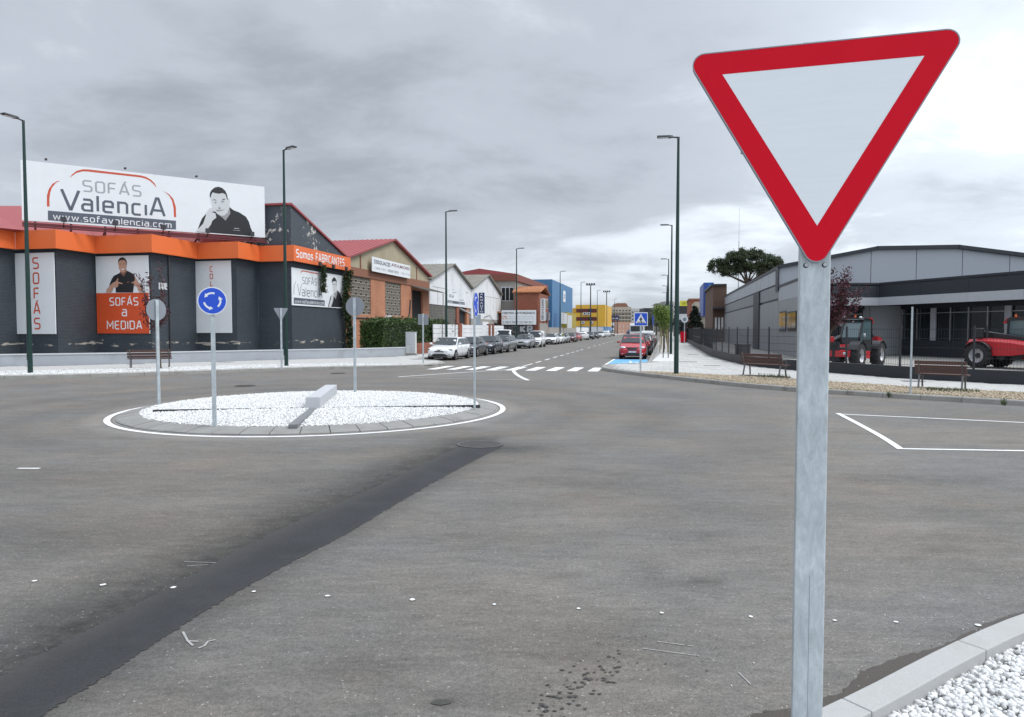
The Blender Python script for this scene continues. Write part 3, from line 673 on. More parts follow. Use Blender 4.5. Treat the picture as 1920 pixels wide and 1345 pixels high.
# ------------------------------------------------------------------ lettering
GL_ = {'S':(.6,[[(.6,1),(.12,1),(0,.9),(0,.62),(.1,.52),(.5,.48),(.6,.38),(.6,.1),(.48,0),(0,0)]]),
'O':(.62,[[(.12,0),(.5,0),(.62,.12),(.62,.88),(.5,1),(.12,1),(0,.88),(0,.12),(.12,0)]]),
'F':(.52,[[(0,0),(0,.9),(.1,1),(.54,1)],[(.06,.5),(.48,.5)]]),
'A':(.7,[[(0,0),(.3,1),(.4,1),(.7,0)],[(.13,.3),(.57,.3)]]),
'V':(.72,[[(0,1),(.34,0),(.38,0),(.72,1)]]),
'a':(.52,[[(.04,.7),(.42,.7),(.52,.6),(.52,0),(.1,0),(0,.1),(0,.3),(.1,.4),(.46,.4)]]),
'l':(.0,[[(0,0),(0,1)]]),'ı':(.0,[[(0,0),(0,.7)]]),'i':(.0,[[(0,0),(0,.7)],[(0,.86),(0,.97)]]),
'e':(.52,[[(.5,0),(.1,0),(0,.1),(0,.6),(.1,.7),(.42,.7),(.52,.6),(.52,.36),(.06,.36)]]),
'n':(.5,[[(0,0),(0,.7),(.4,.7),(.5,.6),(.5,0)]]),'c':(.46,[[(.48,.7),(.1,.7),(0,.6),(0,.1),(.1,0),(.48,0)]]),
'w':(.8,[[(0,.7),(.18,0),(.4,.66),(.62,0),(.8,.7)]]),'.':(.04,[[(.02,0),(.02,.1)]]),
's':(.48,[[(.48,.7),(.1,.7),(0,.62),(0,.46),(.08,.38),(.4,.34),(.48,.26),(.48,.1),(.4,0),(0,0)]]),
'o':(.52,[[(.1,0),(.42,0),(.52,.1),(.52,.6),(.42,.7),(.1,.7),(0,.6),(0,.1),(.1,0)]]),
'f':(.36,[[(.08,0),(.08,.9),(.18,1),(.38,1)],[(.14,.7),(.36,.7)]]),
'v':(.52,[[(0,.7),(.24,0),(.28,0),(.52,.7)]]),'m':(.82,[[(0,0),(0,.7),(.72,.7),(.82,.6),(.82,0)],[(.41,.66),(.41,0)]]),
'M':(.8,[[(0,0),(0,1),(.38,.35),(.42,.35),(.8,1),(.8,0)]]),'E':(.52,[[(.54,0),(.1,0),(0,.1),(0,.9),(.1,1),(.54,1)],[(.06,.5),(.5,.5)]]),
'D':(.6,[[(0,0),(.48,0),(.6,.12),(.6,.88),(.48,1),(0,1),(0,.05)]]),'I':(.0,[[(0,0),(0,1)]]),
'C':(.56,[[(.58,1),(.12,1),(0,.88),(0,.12),(.12,0),(.58,0)]]),'L':(.5,[[(0,1),(0,.1),(.1,0),(.52,0)]]),
'H':(.6,[[(0,0),(0,1)],[(.6,0),(.6,1)],[(.06,.5),(.54,.5)]]),'N':(.62,[[(0,0),(0,1),(.04,1),(.58,0),(.62,0),(.62,1)]]),
'B':(.56,[[(0,0),(.46,0),(.56,.1),(.56,.42),(.46,.5),(.06,.5)],[(.46,.52),(.54,.6),(.54,.9),(.44,1),(0,1),(0,.03)]]),
'R':(.58,[[(0,0),(0,1),(.46,1),(.58,.88),(.58,.6),(.46,.48),(.06,.48)],[(.3,.44),(.58,0)]]),
'T':(.6,[[(0,1),(.6,1)],[(.3,.94),(.3,0)]]),'K':(.6,[[(0,0),(0,1)],[(.58,1),(.08,.5),(.58,0)]]),'P':(.56,[[(0,0),(0,1),(.46,1),(.56,.9),(.56,.55),(.46,.45),(.06,.45)]]),
'G':(.6,[[(.6,1),(.12,1),(0,.88),(0,.12),(.12,0),(.6,0),(.6,.45),(.34,.45)]]),'U':(.6,[[(0,1),(0,.12),(.12,0),(.48,0),(.6,.12),(.6,1)]])}
def polystroke(mb, pts, w, y):
    closed = pts[0] == pts[-1]; P = [Vector(p) for p in (pts[:-1] if closed else pts)]; n = len(P); Lf, Rt = [], []
    for i in range(n):
        a = P[i-1] if (i or closed) else None; b = P[(i+1) % n] if (i < n-1 or closed) else None
        d1 = (P[i]-a).normalized() if a is not None else None; d2 = (b-P[i]).normalized() if b is not None else None
        d1 = d1 or d2; d2 = d2 or d1
        n1 = Vector((-d1.y, d1.x)); n2 = Vector((-d2.y, d2.x)); m = n1+n2
        m = m.normalized() if m.length > 1e-6 else n1
        m = m*(w/2/max(m.dot(n1), .45)); Lf.append(P[i]+m); Rt.append(P[i]-m)
    for i in range(n if closed else n-1):
        j = (i+1) % n
        mb.face([(Rt[i].x, y, Rt[i].y), (Rt[j].x, y, Rt[j].y), (Lf[j].x, y, Lf[j].y), (Lf[i].x, y, Lf[i].y)])
def letters(parent, text, x, z, h, wd, mat, y=-.004, width=None, vertical=0, name='lettering', rot=None, sp=.24):
    """techno lettering on the local x-z plane; faces -y"""
    mb = MB(); cx = 0; k = 0
    kw = wd/h
    for ch in text:
        if ch == ' ': cx += .5; continue
        acc = ch == 'Á'; g = GL_['A' if acc else ch]
        ox = (-g[0]/2 if vertical else cx); oz = -vertical*k/h if vertical else 0
        for j, pl in enumerate(g[1]):
            pts = [(ox+p[0], oz+p[1]) for p in pl]; polystroke(mb, pts, kw, -.0006*j)
        if acc: polystroke(mb, [(ox+.32,oz+1.1),(ox+.48,oz+1.28)], kw, 0)
        cx += g[0]+sp+kw*.6; k += 1
    tot = cx-sp-kw*.6; sx = h if not width else width/tot
    mb.v = [(x+p[0]*sx, y+p[1], z+p[2]*h) for p in mb.v]
    return mb.build(name, mat, parent)
def text(parent, s, x, z, h, mat, y=-.004, width=None, bold=0., name='lettering', align='L', shear=0):
    cu = bpy.data.curves.new('lettering', 'FONT'); cu.body = s; cu.size = 1; cu.offset = bold; cu.shear = shear; cu.resolution_u = 2
    o = bpy.data.objects.new('tmp', cu); COL.objects.link(o); bpy.context.view_layer.update()
    me = bpy.data.meshes.new_from_object(o); bpy.data.objects.remove(o); bpy.data.curves.remove(cu)
    if not me.vertices: return None
    co_ = np.zeros(len(me.vertices)*3, np.float32); me.vertices.foreach_get('co', co_); co_ = co_.reshape(-1,3)
    mn, mxx = co_.min(0), co_.max(0); sz = h/.72; sx = (width/(mxx[0]-mn[0])) if width else sz
    out = np.zeros_like(co_); xx = (co_[:,0]-mn[0])*sx
    if align == 'C': xx -= (mxx[0]-mn[0])*sx/2
    out[:,0] = x+xx; out[:,1] = y; out[:,2] = z+co_[:,1]*sz
    me.vertices.foreach_set('co', out.ravel()); me.materials.clear(); me.materials.append(mat); me.update(); me.name = name
    ob = bpy.data.objects.new(name, me); COL.objects.link(ob); ob.parent = parent; return ob
class Board:
    """flat sign between ground points A and B (left, right as read), heights z0..z1"""
    def __init__(s, name, label, cat, A, B, z0, z1, th, mat, group=None, frame=None, panel='panel'):
        s.A, s.B = Vector(A), Vector(B); d = s.B-s.A; s.w = d.length; s.ang = math.atan2(d.y, d.x); s.z0, s.h = z0, z1-z0
        s.root = thing(name, label, cat, (A[0], A[1], z0), s.ang, group)
        mb = MB(); mb.box(0, s.w, 0, th, 0, s.h); mb.build(panel, mat, s.root)
        if frame:
            mb = MB(); t = .05
            mb.box(-t,0,-.01,th+.01,-t,s.h+t); mb.box(s.w,s.w+t,-.01,th+.01,-t,s.h+t); mb.box(0,s.w,-.01,th+.01,-t,0); mb.box(0,s.w,-.01,th+.01,s.h,s.h+t); mb.build('frame', frame, s.root)
    def hit(s, px, py):
        d = ray(px, py); n = Vector((-math.sin(s.ang), math.cos(s.ang), 0)); O = Vector((0,0,CH))
        t = (Vector((s.A.x, s.A.y, s.z0))-O).dot(n)/d.dot(n); p = O+d*t
        r = p-Vector((s.A.x, s.A.y, s.z0)); return (r.x*math.cos(s.ang)+r.y*math.sin(s.ang), r.z)
    def poly(s, pts, name, mat, y):
        mb = MB(); q = pts
        ar = sum(q[i][0]*q[(i+1)%len(q)][1]-q[(i+1)%len(q)][0]*q[i][1] for i in range(len(q)))
        if ar < 0: q = q[::-1]
        mb.face([(x, y, z) for x, z in q]); return mb.build(name, mat, s.root)
    def pix(s, pts, name, mat, y, conv): return s.poly([s.hit(*conv(*p)) for p in pts], name, mat, y)
# ------------------------------------------------------------------ the yield sign in the foreground
dL = 2.64; dR = dL*512/562.
u0, u1 = (1303-960)/F, (1800-960)/F
pL, pR = Vector((u0*dL, dL)), Vector((u1*dR, dR))
yang = math.atan2(pR.y-pL.y, pR.x-pL.x)
class Fr: pass
yb = Board.__new__(Board); yb.A = pL; yb.B = pR; yb.ang = yang; yb.z0 = 0
xt, zb = yb.hit(1525, 490); _, ztL = yb.hit(1330, 102); _, ztR = yb.hit(1780, 55)
wS = (pR-pL).length*.988; zt = (ztL+ztR)/2; xc = xt*.6+wS/2*.4
root = thing('yield_sign', 'large red and white give way triangle on a galvanised post in the foreground', 'yield sign', (pL.x+xc*math.cos(yang), pL.y+xc*math.sin(yang), .05), yang)
hS = zt-zb; zb -= .05; zt -= .05
def rtri(W, top, bot, r, n=7):
    pts = []; C3 = []
    # corners of the sharp triangle whose rounding gives these extents
    for (cx_, cz_, a0) in ((-W/2+r, top-r, 90), (0, bot+r, 210), (W/2-r, top-r, 330)):
        for i in range(n+1):
            t = math.radians(a0+120*i/n); pts.append((cx_+r*math.cos(t), cz_+r*math.sin(t)))
    return pts
out = rtri(wS, zt, zb, .038)
mb = MB(); mb.ext([(x, .004, z) for x, z in out], (0,.022,0)); mb.build('sign_plate', m_grey, root)
rim = rtri(wS+.008, zt+.004, zb-.004, .042); n = len(out)
mb = MB()
for i in range(n):
    j = (i+1) % n; mb.face([(rim[i][0],0,rim[i][1]),(rim[j][0],0,rim[j][1]),(rim[j][0],.026,rim[j][1]),(rim[i][0],.026,rim[i][1])]); mb.face([(out[i][0],.0,out[i][1]),(out[j][0],.0,out[j][1]),(rim[j][0],0,rim[j][1]),(rim[i][0],0,rim[i][1])])
mb.build('rim', m_grey, root)
inn = [(-wS/2+.102, zt-.078), (0, zb+.125), (wS/2-.102, zt-.078)]
mb = MB()
# red border as a ring between rounded outline and inner triangle
seg = n//3
for c in range(3):
    a = inn[c]
    for i in range(c*seg, c*seg+seg-1): mb.face([(out[i][0],0.0005,out[i][1]),(out[i+1][0],0.0005,out[i+1][1]),(a[0],0.0005,a[1])])
    i, j = c*seg+seg-1, ((c+1)*seg) % n; b = inn[(c+1) % 3]
    mb.face([(out[i][0],.0005,out[i][1]),(out[j][0],.0005,out[j][1]),(b[0],.0005,b[1]),(a[0],.0005,a[1])])
mb.build('red_border', m_red, root)
mb = MB(); mb.face([(x, .001, z) for x, z in inn]); mb.build('white_field', m_whites, root)
# post: 100 x 50 folded tube with hole pairs
mb = MB(); pw, pd, y0 = .104, .05, .030
mb.box(-pw/2, pw/2, y0, y0+pd, 0, zt+.02); mb.build('post', m_galv, root, bevel=.005)
mb = MB(); mb.box(-.0008,.0008,y0-.0008,y0,0.,1.05); mb.build('post_seam', M('seam',(.22,.24,.255),.6), root)
for sx in (-1, 1):
    zc_ = zb-.012; mb = MB(); rr_ = .0095; nn = 14
    mb.face([(sx*.031+rr_*math.cos(2*pi*i/nn), y0-.001, zc_+rr_*math.sin(2*pi*i/nn)) for i in range(nn)]); mb.build('bolt_hole', m_black, root)
    mb = MB(); mb.face([(sx*.031+.002+rr_*.72*math.cos(2*pi*i/nn), y0-.0016, zc_+.0015+rr_*.72*math.sin(2*pi*i/nn)) for i in range(nn)]); mb.build('bolt', m_steel, root)
    mb = MB(); mb.box(sx*.036-.012, sx*.036+.012, .028, .05, zt, zt+.014); mb.build('clamp', m_steel, root)
    zz_ = zt-.46*hS; hw = (zz_-zb)/(zt-zb)*wS/2
    mb = MB(); mb.box(min(sx*(hw-.05), sx*(hw+.028)), max(sx*(hw-.05), sx*(hw+.028)), .027, .045, zz_-.01, zz_+.012); mb.build('bracket', m_steel, root, bevel=.003)
# ------------------------------------------------------------------ other road signs
def disc(mb, r, y, n=32, x=0, z=0, flip=False):
    p = [(x+r*math.cos(2*pi*i/n), y, z+r*math.sin(2*pi*i/n)) for i in range(n)]; mb.face(p[::-1] if flip else p)
def sign_root(name, label, px, pybase, zb_, face, h, cat='road sign', pw=.08, pd=.04, group=None):
    x, y = G(px, pybase, zb_); r = thing(name, label, cat, (x, y, zb_-.05), face, group)
    MB().box(-pw/2, pw/2, .02, .02+pd, 0, h).build('post', m_galv, r, bevel=.004); return r
def roundabout_sign(px, py, zc_, face, label, R_=.30):
    r = sign_root('roundabout_sign', label, px, py, .1, face, zc_+R_-.03, group='blue roundabout signs on the small island')
    mb = MB(); n = 32
    mb.ext([(R_*math.cos(2*pi*i/n), 0, zc_+R_*math.sin(2*pi*i/n)) for i in range(n)], (0,.018,0)); mb.build('sign_plate', m_grey, r)
    mb = MB(); disc(mb, R_, -.001, z=zc_); mb.build('white_rim', m_whites, r)
    mb = MB(); disc(mb, R_*.93, -.002, z=zc_); mb.build('blue_face', m_blue, r)
    for k in range(3):
        mb = MB(); a0 = math.radians(72+120*k); sw = math.radians(58)
        pts_o = [(R_*.62*math.cos(a0+sw*i/8), R_*.62*math.sin(a0+sw*i/8)) for i in range(9)]; pts_i = [(R_*.49*math.cos(a0+sw*i/8), R_*.49*math.sin(a0+sw*i/8)) for i in range(9)]
        for i in range(8): mb.face([(pts_i[i][0],-.003,zc_+pts_i[i][1]),(pts_o[i][0],-.003,zc_+pts_o[i][1]),(pts_o[i+1][0],-.003,zc_+pts_o[i+1][1]),(pts_i[i+1][0],-.003,zc_+pts_i[i+1][1])])
        a1 = a0+sw; tip = a1+math.radians(26)
        mb.face([(R_*.42*math.cos(a1),-.003,zc_+R_*.42*math.sin(a1)),(R_*.72*math.cos(a1),-.003,zc_+R_*.72*math.sin(a1)),(R_*.56*math.cos(tip),-.003,zc_+R_*.56*math.sin(tip))])
        mb.build('arrow', m_whites, r)
    mb = MB(); mb.box(-.1,.1,.018,.022,zc_-.02,zc_+.02); mb.build('clamp', m_grey, r)
    return r
roundabout_sign(402, 800, 2.5, math.radians(18), 'round blue sign with three white arrows facing the viewer on the island', .268)
roundabout_sign(296, 757, 2.44, math.radians(-118), 'grey back of a round sign seen obliquely at the left edge of the island', .275)
roundabout_sign(667, 737.5, 2.62, math.radians(168), 'grey back of a round sign at the far edge of the island', .285)
roundabout_sign(893, 768, 2.53, math.radians(81), 'round blue sign seen almost edge-on at the right edge of the island')
x, y = G(528, 692, .15)
r = thing('yield_sign', 'grey back of a small give way triangle beside the left lamp post', 'yield sign', (x, y, .12), math.radians(205))
MB().box(-.04,.04,.02,.06,0,2.86).build('post', m_galv, r, bevel=.004)
MB().ext([(a, 0, b+.0) for a, b in rtri(.62, 2.86, 2.28, .04)], (0,.02,0)).build('sign_plate', m_grey, r)
MB().ext([(a, -.003, b) for a, b in rtri(.60, 2.85, 2.30, .035)], (0,.002,0)).build('red_border', m_red, r)
r = sign_root('crossing_sign', 'grey back of a square crossing sign on the left pavement before the white car', 794, 681, .15, math.radians(170), 2.75)
MB().box(-.29,.29,0,.02,2.14,2.72).build('sign_plate', m_grey, r)
MB().box(-.28,.28,-.003,-.001,2.15,2.71).build('blue_face', m_blue, r)
r = sign_root('crossing_sign', 'square blue pedestrian crossing sign facing the viewer in front of the red car', 1201, 695.5, .15, math.radians(-6), 2.42)
zc_ = 2.34
MB().box(-.30,.30,0,.018,zc_-.30,zc_+.30).build('sign_plate', m_whites, r, bevel=.01)
MB().box(-.27,.27,-.002,-.0005,zc_-.27,zc_+.27).build('blue_face', m_blue, r)
mb = MB(); mb.face([(-.235,-.004,zc_-.17),(.235,-.004,zc_-.17),(0,-.004,zc_+.24)]); mb.build('white_triangle', m_whites, r)
mb = MB(); y_ = -.006; k = .31
for pts in ([(-.005,.13),(.05,.15),(.03,.2),(-.02,.19)],[(-.05,.12),(.05,.12),(.045,-.02),(-.04,-.02)],[(-.05,.11),(-.11,.02),(-.085,.0),(-.035,.06)],[(.045,.11),(.1,.03),(.08,.01),(.035,.06)],[(-.04,-.02),(.0,-.02),(-.06,-.17),(-.1,-.17)],[(0,-.02),(.045,-.02),(.075,-.17),(.035,-.17)]):
    pts = [(a*.72, zc_-.035+b*.78) for a, b in pts]; ar = sum(pts[i][0]*pts[(i+1)%len(pts)][1]-pts[(i+1)%len(pts)][0]*pts[i][1] for i in range(len(pts)))
    mb.face([(a, y_, b) for a, b in (pts if ar > 0 else pts[::-1])])
for i in range(-3,4): mb.face([(i*.055-.014-.004*i,y_+.001,zc_-.165),(i*.055+.014-.004*i,y_+.001,zc_-.165),(i*.05+.012-.004*i,y_+.001,zc_-.115),(i*.05-.012-.004*i,y_+.001,zc_-.115)])
mb.build('pedestrian_symbol', m_black, r)
r = sign_root('parking_sign', 'narrow edge-on parking sign on a thin post beside the blue bay', 1224, 657, .15, math.radians(-80), 3.2)
MB().box(-.22,.22,0,.018,2.25,3.15).build('sign_plate', m_grey, r); MB().box(-.2,.2,-.003,-.001,2.3,3.1).build('blue_face', m_blue, r)
x, y = G(1707, 738, .15)
r = thing('sign_post', 'bare galvanised post standing beside the far right bench', 'post', (x, y, .12), math.radians(60))
MB().box(-.05,.05,-.025,.025,0,2.5).build('post', m_galv, r, bevel=.005); MB().box(-.055,.055,-.03,.03,2.5,2.52).build('cap', m_steel, r)
# ------------------------------------------------------------------ street lamps
def lamp(x, y, h, face, label, zb_=.15, double=False):
    r = thing('street_lamp', label, 'street lamp', (x, y, zb_), face, 'dark green street lamps along the street')
    mb = MB(); mb.tube((0,0,0),(0,0,h*.5),.10,.078,14); mb.tube((0,0,h*.5),(0,0,h-.1),.078,.05,14,cap=False); mb.build('pole', m_green, r)
    MB().box(-.17,.17,-.17,.17,-.01,.012).build('base_plate', m_green, r)
    mb = MB(); mb.tube((0,0,h-.12),(0,0,h),.055,.055,10); mb.tube((-.04,0,h-.02),(.30,0,h+.02),.035,.03,8); mb.build('arm', m_lampblk, r)
    mb = MB(); mb.loft([[(.22,-.07,h-.0),(.22,.07,h-.0),(.22,.06,h+.07),(.22,-.06,h+.07)],[(.34,-.15,h),(.34,.15,h),(.34,.13,h+.07),(.34,-.13,h+.07)],[(.85,-.15,h+.03),(.85,.15,h+.03),(.85,.13,h+.08),(.85,-.13,h+.08)]], sm=False); mb.build('lamp_head', m_lampblk, r, fixn=True)
    MB().box(.40,.80,-.11,.11,h-.006,h+.0).build('lens', m_whites, r)
    MB().box(-.06,.06,-.118,-.098,.55,1.0).build('access_door', m_green, r)
    return r
toL = SA+pi; toR = SA*-1
x, y = G(57, 700, .15); lamp(x, y, 10.5, math.radians(250), 'street lamp at the far left in front of the big billboard')
x, y = G(537, 687, .15); lamp(x, y, 10.68, math.radians(-35), 'street lamp at the corner of the dark brick showroom')
for k, (px, pyt) in enumerate(((837,399),(968.5,467.5),(1050,510),(1089,530),(1119.5,545),(1152,561))):
    a = pxb(px, -15.75); x, y = st(a, -15.75); f = y; zt_ = CH + (617.5-pyt)*f/F
    lamp(x, y, zt_-.15, -SA, ['street lamp behind the parked white estate car','street lamp in front of the scrapyard banner','street lamp before the blue building','street lamp before the yellow building','street lamp right of the yellow building','farthest street lamp on the left, before the pale flats'][k])
for k, (px, pyt, b) in enumerate(((1272,262,.5),(1259.5,424,.5),(1257,487,.42),(1255.5,517,.4),(1254,537,.4),(1253,549,.4))):
    y_ = 29.1+24.2*k
    x, y = st(29.86+24.3*k, b); zt_ = CH+(617.5-pyt)*y/F
    lamp(x, y, zt_-.15, pi-SA, ['tall street lamp nearest on the right gravel verge','second street lamp on the right pavement by the saplings','third street lamp along the right pavement','fourth street lamp along the right pavement','fifth street lamp along the right pavement','farthest street lamp along the right pavement'][k])
def mast(px, pyt, b, label):
    a = pxb(px, b); x, y = st(a, b); h = CH+(617.5-pyt)*y/F-.15
    r = thing('floodlight_mast', label, 'floodlight mast', (x, y, .15), -SA, 'floodlight masts by the yellow building')
    MB().tube((0,0,0),(0,0,h),.22,.12,10).build('pole', m_lampblk, r); MB().box(-1.1,1.1,-.06,.06,h-.1,h+.05).build('crossbar', m_lampblk, r)
    for i in (-.9,-.3,.3,.9): mb = MB(); mb.box(i-.2,i+.2,-.35,.1,h+.05,h+.42); mb.build('floodlight', m_lampblk, r)
mast(1107, 535, -18.0, 'floodlight mast standing in front of the yellow building'); mast(1137, 548, -18.0, 'floodlight mast at the right edge of the yellow building')
# ------------------------------------------------------------------ benches
def bench(A, B, front, label, W=None):
    """A, B ground points of the two ends; front +1/-1 tells which side of AB one sits on"""
    A, B = Vector(A), Vector(B); c = (A+B)/2; d = B-A; ln = d.length if not W else W
    r = thing('park_bench', label, 'bench', (c.x, c.y, .15), math.atan2(d.y, d.x)+(0 if front < 0 else pi), 'brown slatted benches')
    for i in range(4): MB().bar((-ln/2, -.42+.11*i, .44+.006*abs(i-1.5)), (ln/2, -.42+.11*i, .44+.006*abs(i-1.5)), .095, .035).build('seat_slat', m_wood, r, bevel=.006)
    for i in range(3): MB().bar((-ln/2, .02+.045*i, .55+.135*i), (ln/2, .02+.045*i, .55+.135*i), .03, .115).build('back_slat', m_wood, r, bevel=.006)
    for s in (-1, 1):
        x = s*(ln/2-.12)
        mb = MB(); mb.bar((x,-.40,0),(x,-.36,.42),.045,.045); mb.build('leg', m_iron, r)
        mb = MB(); mb.bar((x,.10,0),(x,-.02,.44),.045,.045); mb.bar((x,-.02,.42),(x,.16,.90),.045,.03); mb.build('leg', m_iron, r)
        mb = MB(); mb.bar((x,-.44,.41),(x,0,.41),.045,.03); mb.build('seat_frame', m_iron, r)
        mb = MB(); mb.bar((x,-.40,.66),(x,.06,.64),.05,.03); mb.bar((x,-.38,.42),(x,-.38,.65),.035,.03); mb.build('armrest', m_iron, r)
    return r
bench(G(239,691.5,.15), G(322,690,.15), 1, 'brown slatted bench on the left pavement before the low grey wall')
bench(G(1391,703,.15), G(1468,707.5,.15), 1, 'brown slatted bench left of the large foreground sign post')
bench(G(1715,728,.15), G(1813,733,.15), 1, 'brown slatted bench right of the large foreground sign post')
for pts, lab in (([(228,693),(290,690),(325,689),(323,692),(232,695.5)], 0), ([(1382,704),(1400,708),(1480,709),(1484,707),(1470,705),(1400,703)],1), ([(1700,728),(1720,732),(1830,737),(1838,735),(1800,731)],2)):
    mb = MB(); mb.face([(*G(x, y, .168), .168) for x, y in pts]); o = mb.build('soil_shade_bed', m_soilshade, vl if lab == 0 else vr, fixn=True)  # dark sheets under the benches; the left one paints its bench's shadow
def weeds(name, poly, n, h, mat, label, cat='weeds', z=.17):
    V = []; Fc = []
    P = scatter(poly, n, z)
    for p in P:
        for k in range(5):
            a = rnd.random()*6.28; l = h*rnd.uniform(.4,1.); dx, dy = math.cos(a)*l*.5, math.sin(a)*l*.5; i = len(V)
            V += [(p[0]-dy*.12,p[1]+dx*.12,p[2]),(p[0]+dy*.12,p[1]-dx*.12,p[2]),(p[0]+dx,p[1]+dy,p[2]+l)]; Fc.append((i,i+1,i+2))
    o = stuff(rawmesh(name, V, Fc, mat)); return tag(o, label, cat)
weeds('weeds', [G(x,y,.17) for x,y in ((1420,703),(1475,706),(1484,708),(1430,709))], 60, .14, m_weed, 'low weeds growing under the bench left of the sign post')
weeds('weeds', [G(x,y,.17) for x,y in ((1735,730),(1835,734),(1838,737),(1740,733))], 120, .12, m_weed, 'low weeds growing under the bench right of the sign post')
for px, py in ((1882,757),(1667,742)): weeds('weeds', [G(px-5,py-2,.15),G(px+5,py-2,.15),G(px+5,py+2,.15),G(px-5,py+2,.15)], 10, .2, m_weed, 'weed tuft growing from a joint of the right kerb' if px > 1700 else 'small weed at the right kerb next to the foreground post', z=.12)
# ------------------------------------------------------------------ left side: buildings
m_dbrick = brickmat('painted_dark_brick', (.040,.051,.063), (.053,.065,.078), (.022,.030,.039), .26, .08, low=1, rough=.65)
m_dpeel = brickmat('peeling_dark_render', (.052,.064,.078), (.060,.072,.086), (.05,.06,.07), .5, .2, peel=.60, pcol=(.52,.49,.45), pscale=3.4, rough=.6)
m_obrick = brickmat('orange_brick', (.40,.135,.06), (.50,.19,.09), (.36,.22,.15), .26, .075)
m_rbrick = brickmat('red_brick', (.22,.058,.030), (.27,.078,.040), (.22,.10,.07), .26, .075)
m_bband = M('brown_band', (.23,.10,.06), .8, 0, .15, 1.5)
m_concy = M('ochre_concrete', (.36,.31,.215), .85, 0, .15, .8, .08, 20., dirt=.4, dcol=(.2,.17,.11), ds=.6)
m_orange = M('orange_fascia', (.70,.145,.036), .5, 0, .08, .5, dirt=.15, dcol=(.5,.08,.02), ds=.7)
m_redroof = M('red_sheet_roof', (.30,.058,.060), .5, 0, .12, .4, stretch=None)
m_redsteel = M('dark_red_steel', (.10,.012,.016), .5)
m_fibro = M('weathered_fibre_cement', (.20,.19,.165), .95, 0, .35, .7, .2, 8., dirt=.5, dcol=(.10,.095,.08), ds=.8)
m_wrender = M('white_render', (.66,.67,.68), .8, 0, .08, .6, dirt=.45, dcol=(.38,.37,.35), ds=.55)
m_lowwall = M('grey_painted_wall', (.33,.35,.38), .8, 0, .12, 1.2, dirt=.5, dcol=(.20,.20,.20), ds=.9)
m_cope = M('pale_coping', (.50,.51,.53), .8, 0, .12, 2., dirt=.4, dcol=(.3,.3,.3), ds=2.)
m_glassd = M('dark_glass', (.02,.025,.03), .06, 0, .05, 1., spec=.8)
m_conc = M('grey_concrete', (.30,.285,.26), .9, 0, .15, .8, .1, 20., dirt=.3, ds=1.)
m_lattice = M('breeze_block', (.30,.27,.23), .9, 0, .2, 3.)
m_void = M('dark_interior', (.012,.012,.013), .9)
m_print_or = M('print_orange', (.60,.075,.018), .5); m_print_gr = M('print_grey', (.33,.345,.37), .5); m_print_sl = M('print_slate', (.085,.10,.13), .5)
m_print_rd = M('print_red', (.52,.075,.03), .5); m_print_wh = M('print_white', (.74,.74,.75), .5); m_print_bk = M('print_black', (.012,.013,.016), .5)
m_skin_g = M('print_skin_grey', (.53,.54,.55), .5, 0, .08, 3.); m_skin_gd = M('print_skin_shade', (.27,.27,.28), .5); m_hair_g = M('print_hair', (.017,.017,.02), .5)
m_skin = M('print_skin', (.48,.27,.19), .5, 0, .08, 3.); m_skin_d = M('print_skin_dark', (.22,.10,.07), .5)
RZ = -SA
class Bld:
    """building root at (a0,b0) of the street grid; local x = right of street, y = along it"""
    def __init__(s, name, label, cat, a0, b0, z=.1): s.a0, s.b0 = a0, b0; x, y = st(a0, b0); s.r = thing(name, label, cat, (x, y, z), RZ); s.z = z
    def p(s, a, b, z): return (b-s.b0, a-s.a0, z-s.z)
    def box(s, name, a0, a1, b0, b1, z0, z1, m, parent=None):
        return MB().box(b0-s.b0, b1-s.b0, a0-s.a0, a1-s.a0, z0-s.z, z1-s.z).build(name, m, parent or s.r)
    def poly(s, name, pts, vec, m, parent=None):      # pts in (a,b,z)
        return MB().ext([s.p(*q) for q in pts], (vec[1], vec[0], vec[2])).build(name, m, parent or s.r, fixn=True)
def aOf(px, b): return pxb(px, b)
def Ya(px, a): u = (px-960)/F; return a/(u*Sx+Sy)
def onA(px, a): u = (px-960)/F; Y = Ya(px, a); return (u*Y, Y)
def zAt(px, py, Y): return D(px, py, Y).z
# ---- the furniture showroom with its zigzag front
B = Bld('furniture_showroom', 'dark painted brick showroom with zigzag front and orange fascia', 'building', 42.6, -23.9)
chain = [(-23.9,42.6),(-26.35,42.6),(-26.35,40.2),(-29.2,40.2),(-29.2,36.1),(-32.95,36.1),(-32.95,33.3),(-35.6,33.3),(-35.6,29.5),(-39.5,29.5),(-39.5,25),(-44,25)]   # (b,a)
for (b0, a0), (b1, a1) in zip(chain, chain[1:]):
    if a0 == a1: B.box('brick_wall', a0, a0+.3, b1, b0-.001, .1, 6.42, m_dbrick)
    else: B.box('brick_wall', a1+.3, a0, b0-.3, b0-.002, .1, 6.419, m_dbrick)
B.box('brick_wall', 42.9, 50.7, -24.2, -23.9, .1, 6.42, m_dbrick)
d = .42
for (b0, a0), (b1, a1) in zip(chain, chain[1:]):
    if a0 == a1: B.box('fascia_panel', a0-d, a0-d+.1, b1+d, b0+d, 6.42, 7.45, m_orange)
    else: B.box('fascia_panel', a1-d+.1, a0-d-.004, b0+d-.1, b0+d-.003, 6.42, 7.447, m_orange)
B.box('fascia_panel', 42.6-d+.1, 50.7, -23.9+d-.1, -23.9+d-.002, 6.42, 7.45, m_orange)
soff = [(a-d, b+d) for b, a in chain[1:]]
mb = MB(); pts = [(-23.9+d, 50.7)] + [(b+d, a-d) for b, a in chain] + [(-44, 30), (-30, 50.7)]
mb.face([B.p(a, b, 6.45) for b, a in pts]); mb.build('soffit', m_dark, B.r)
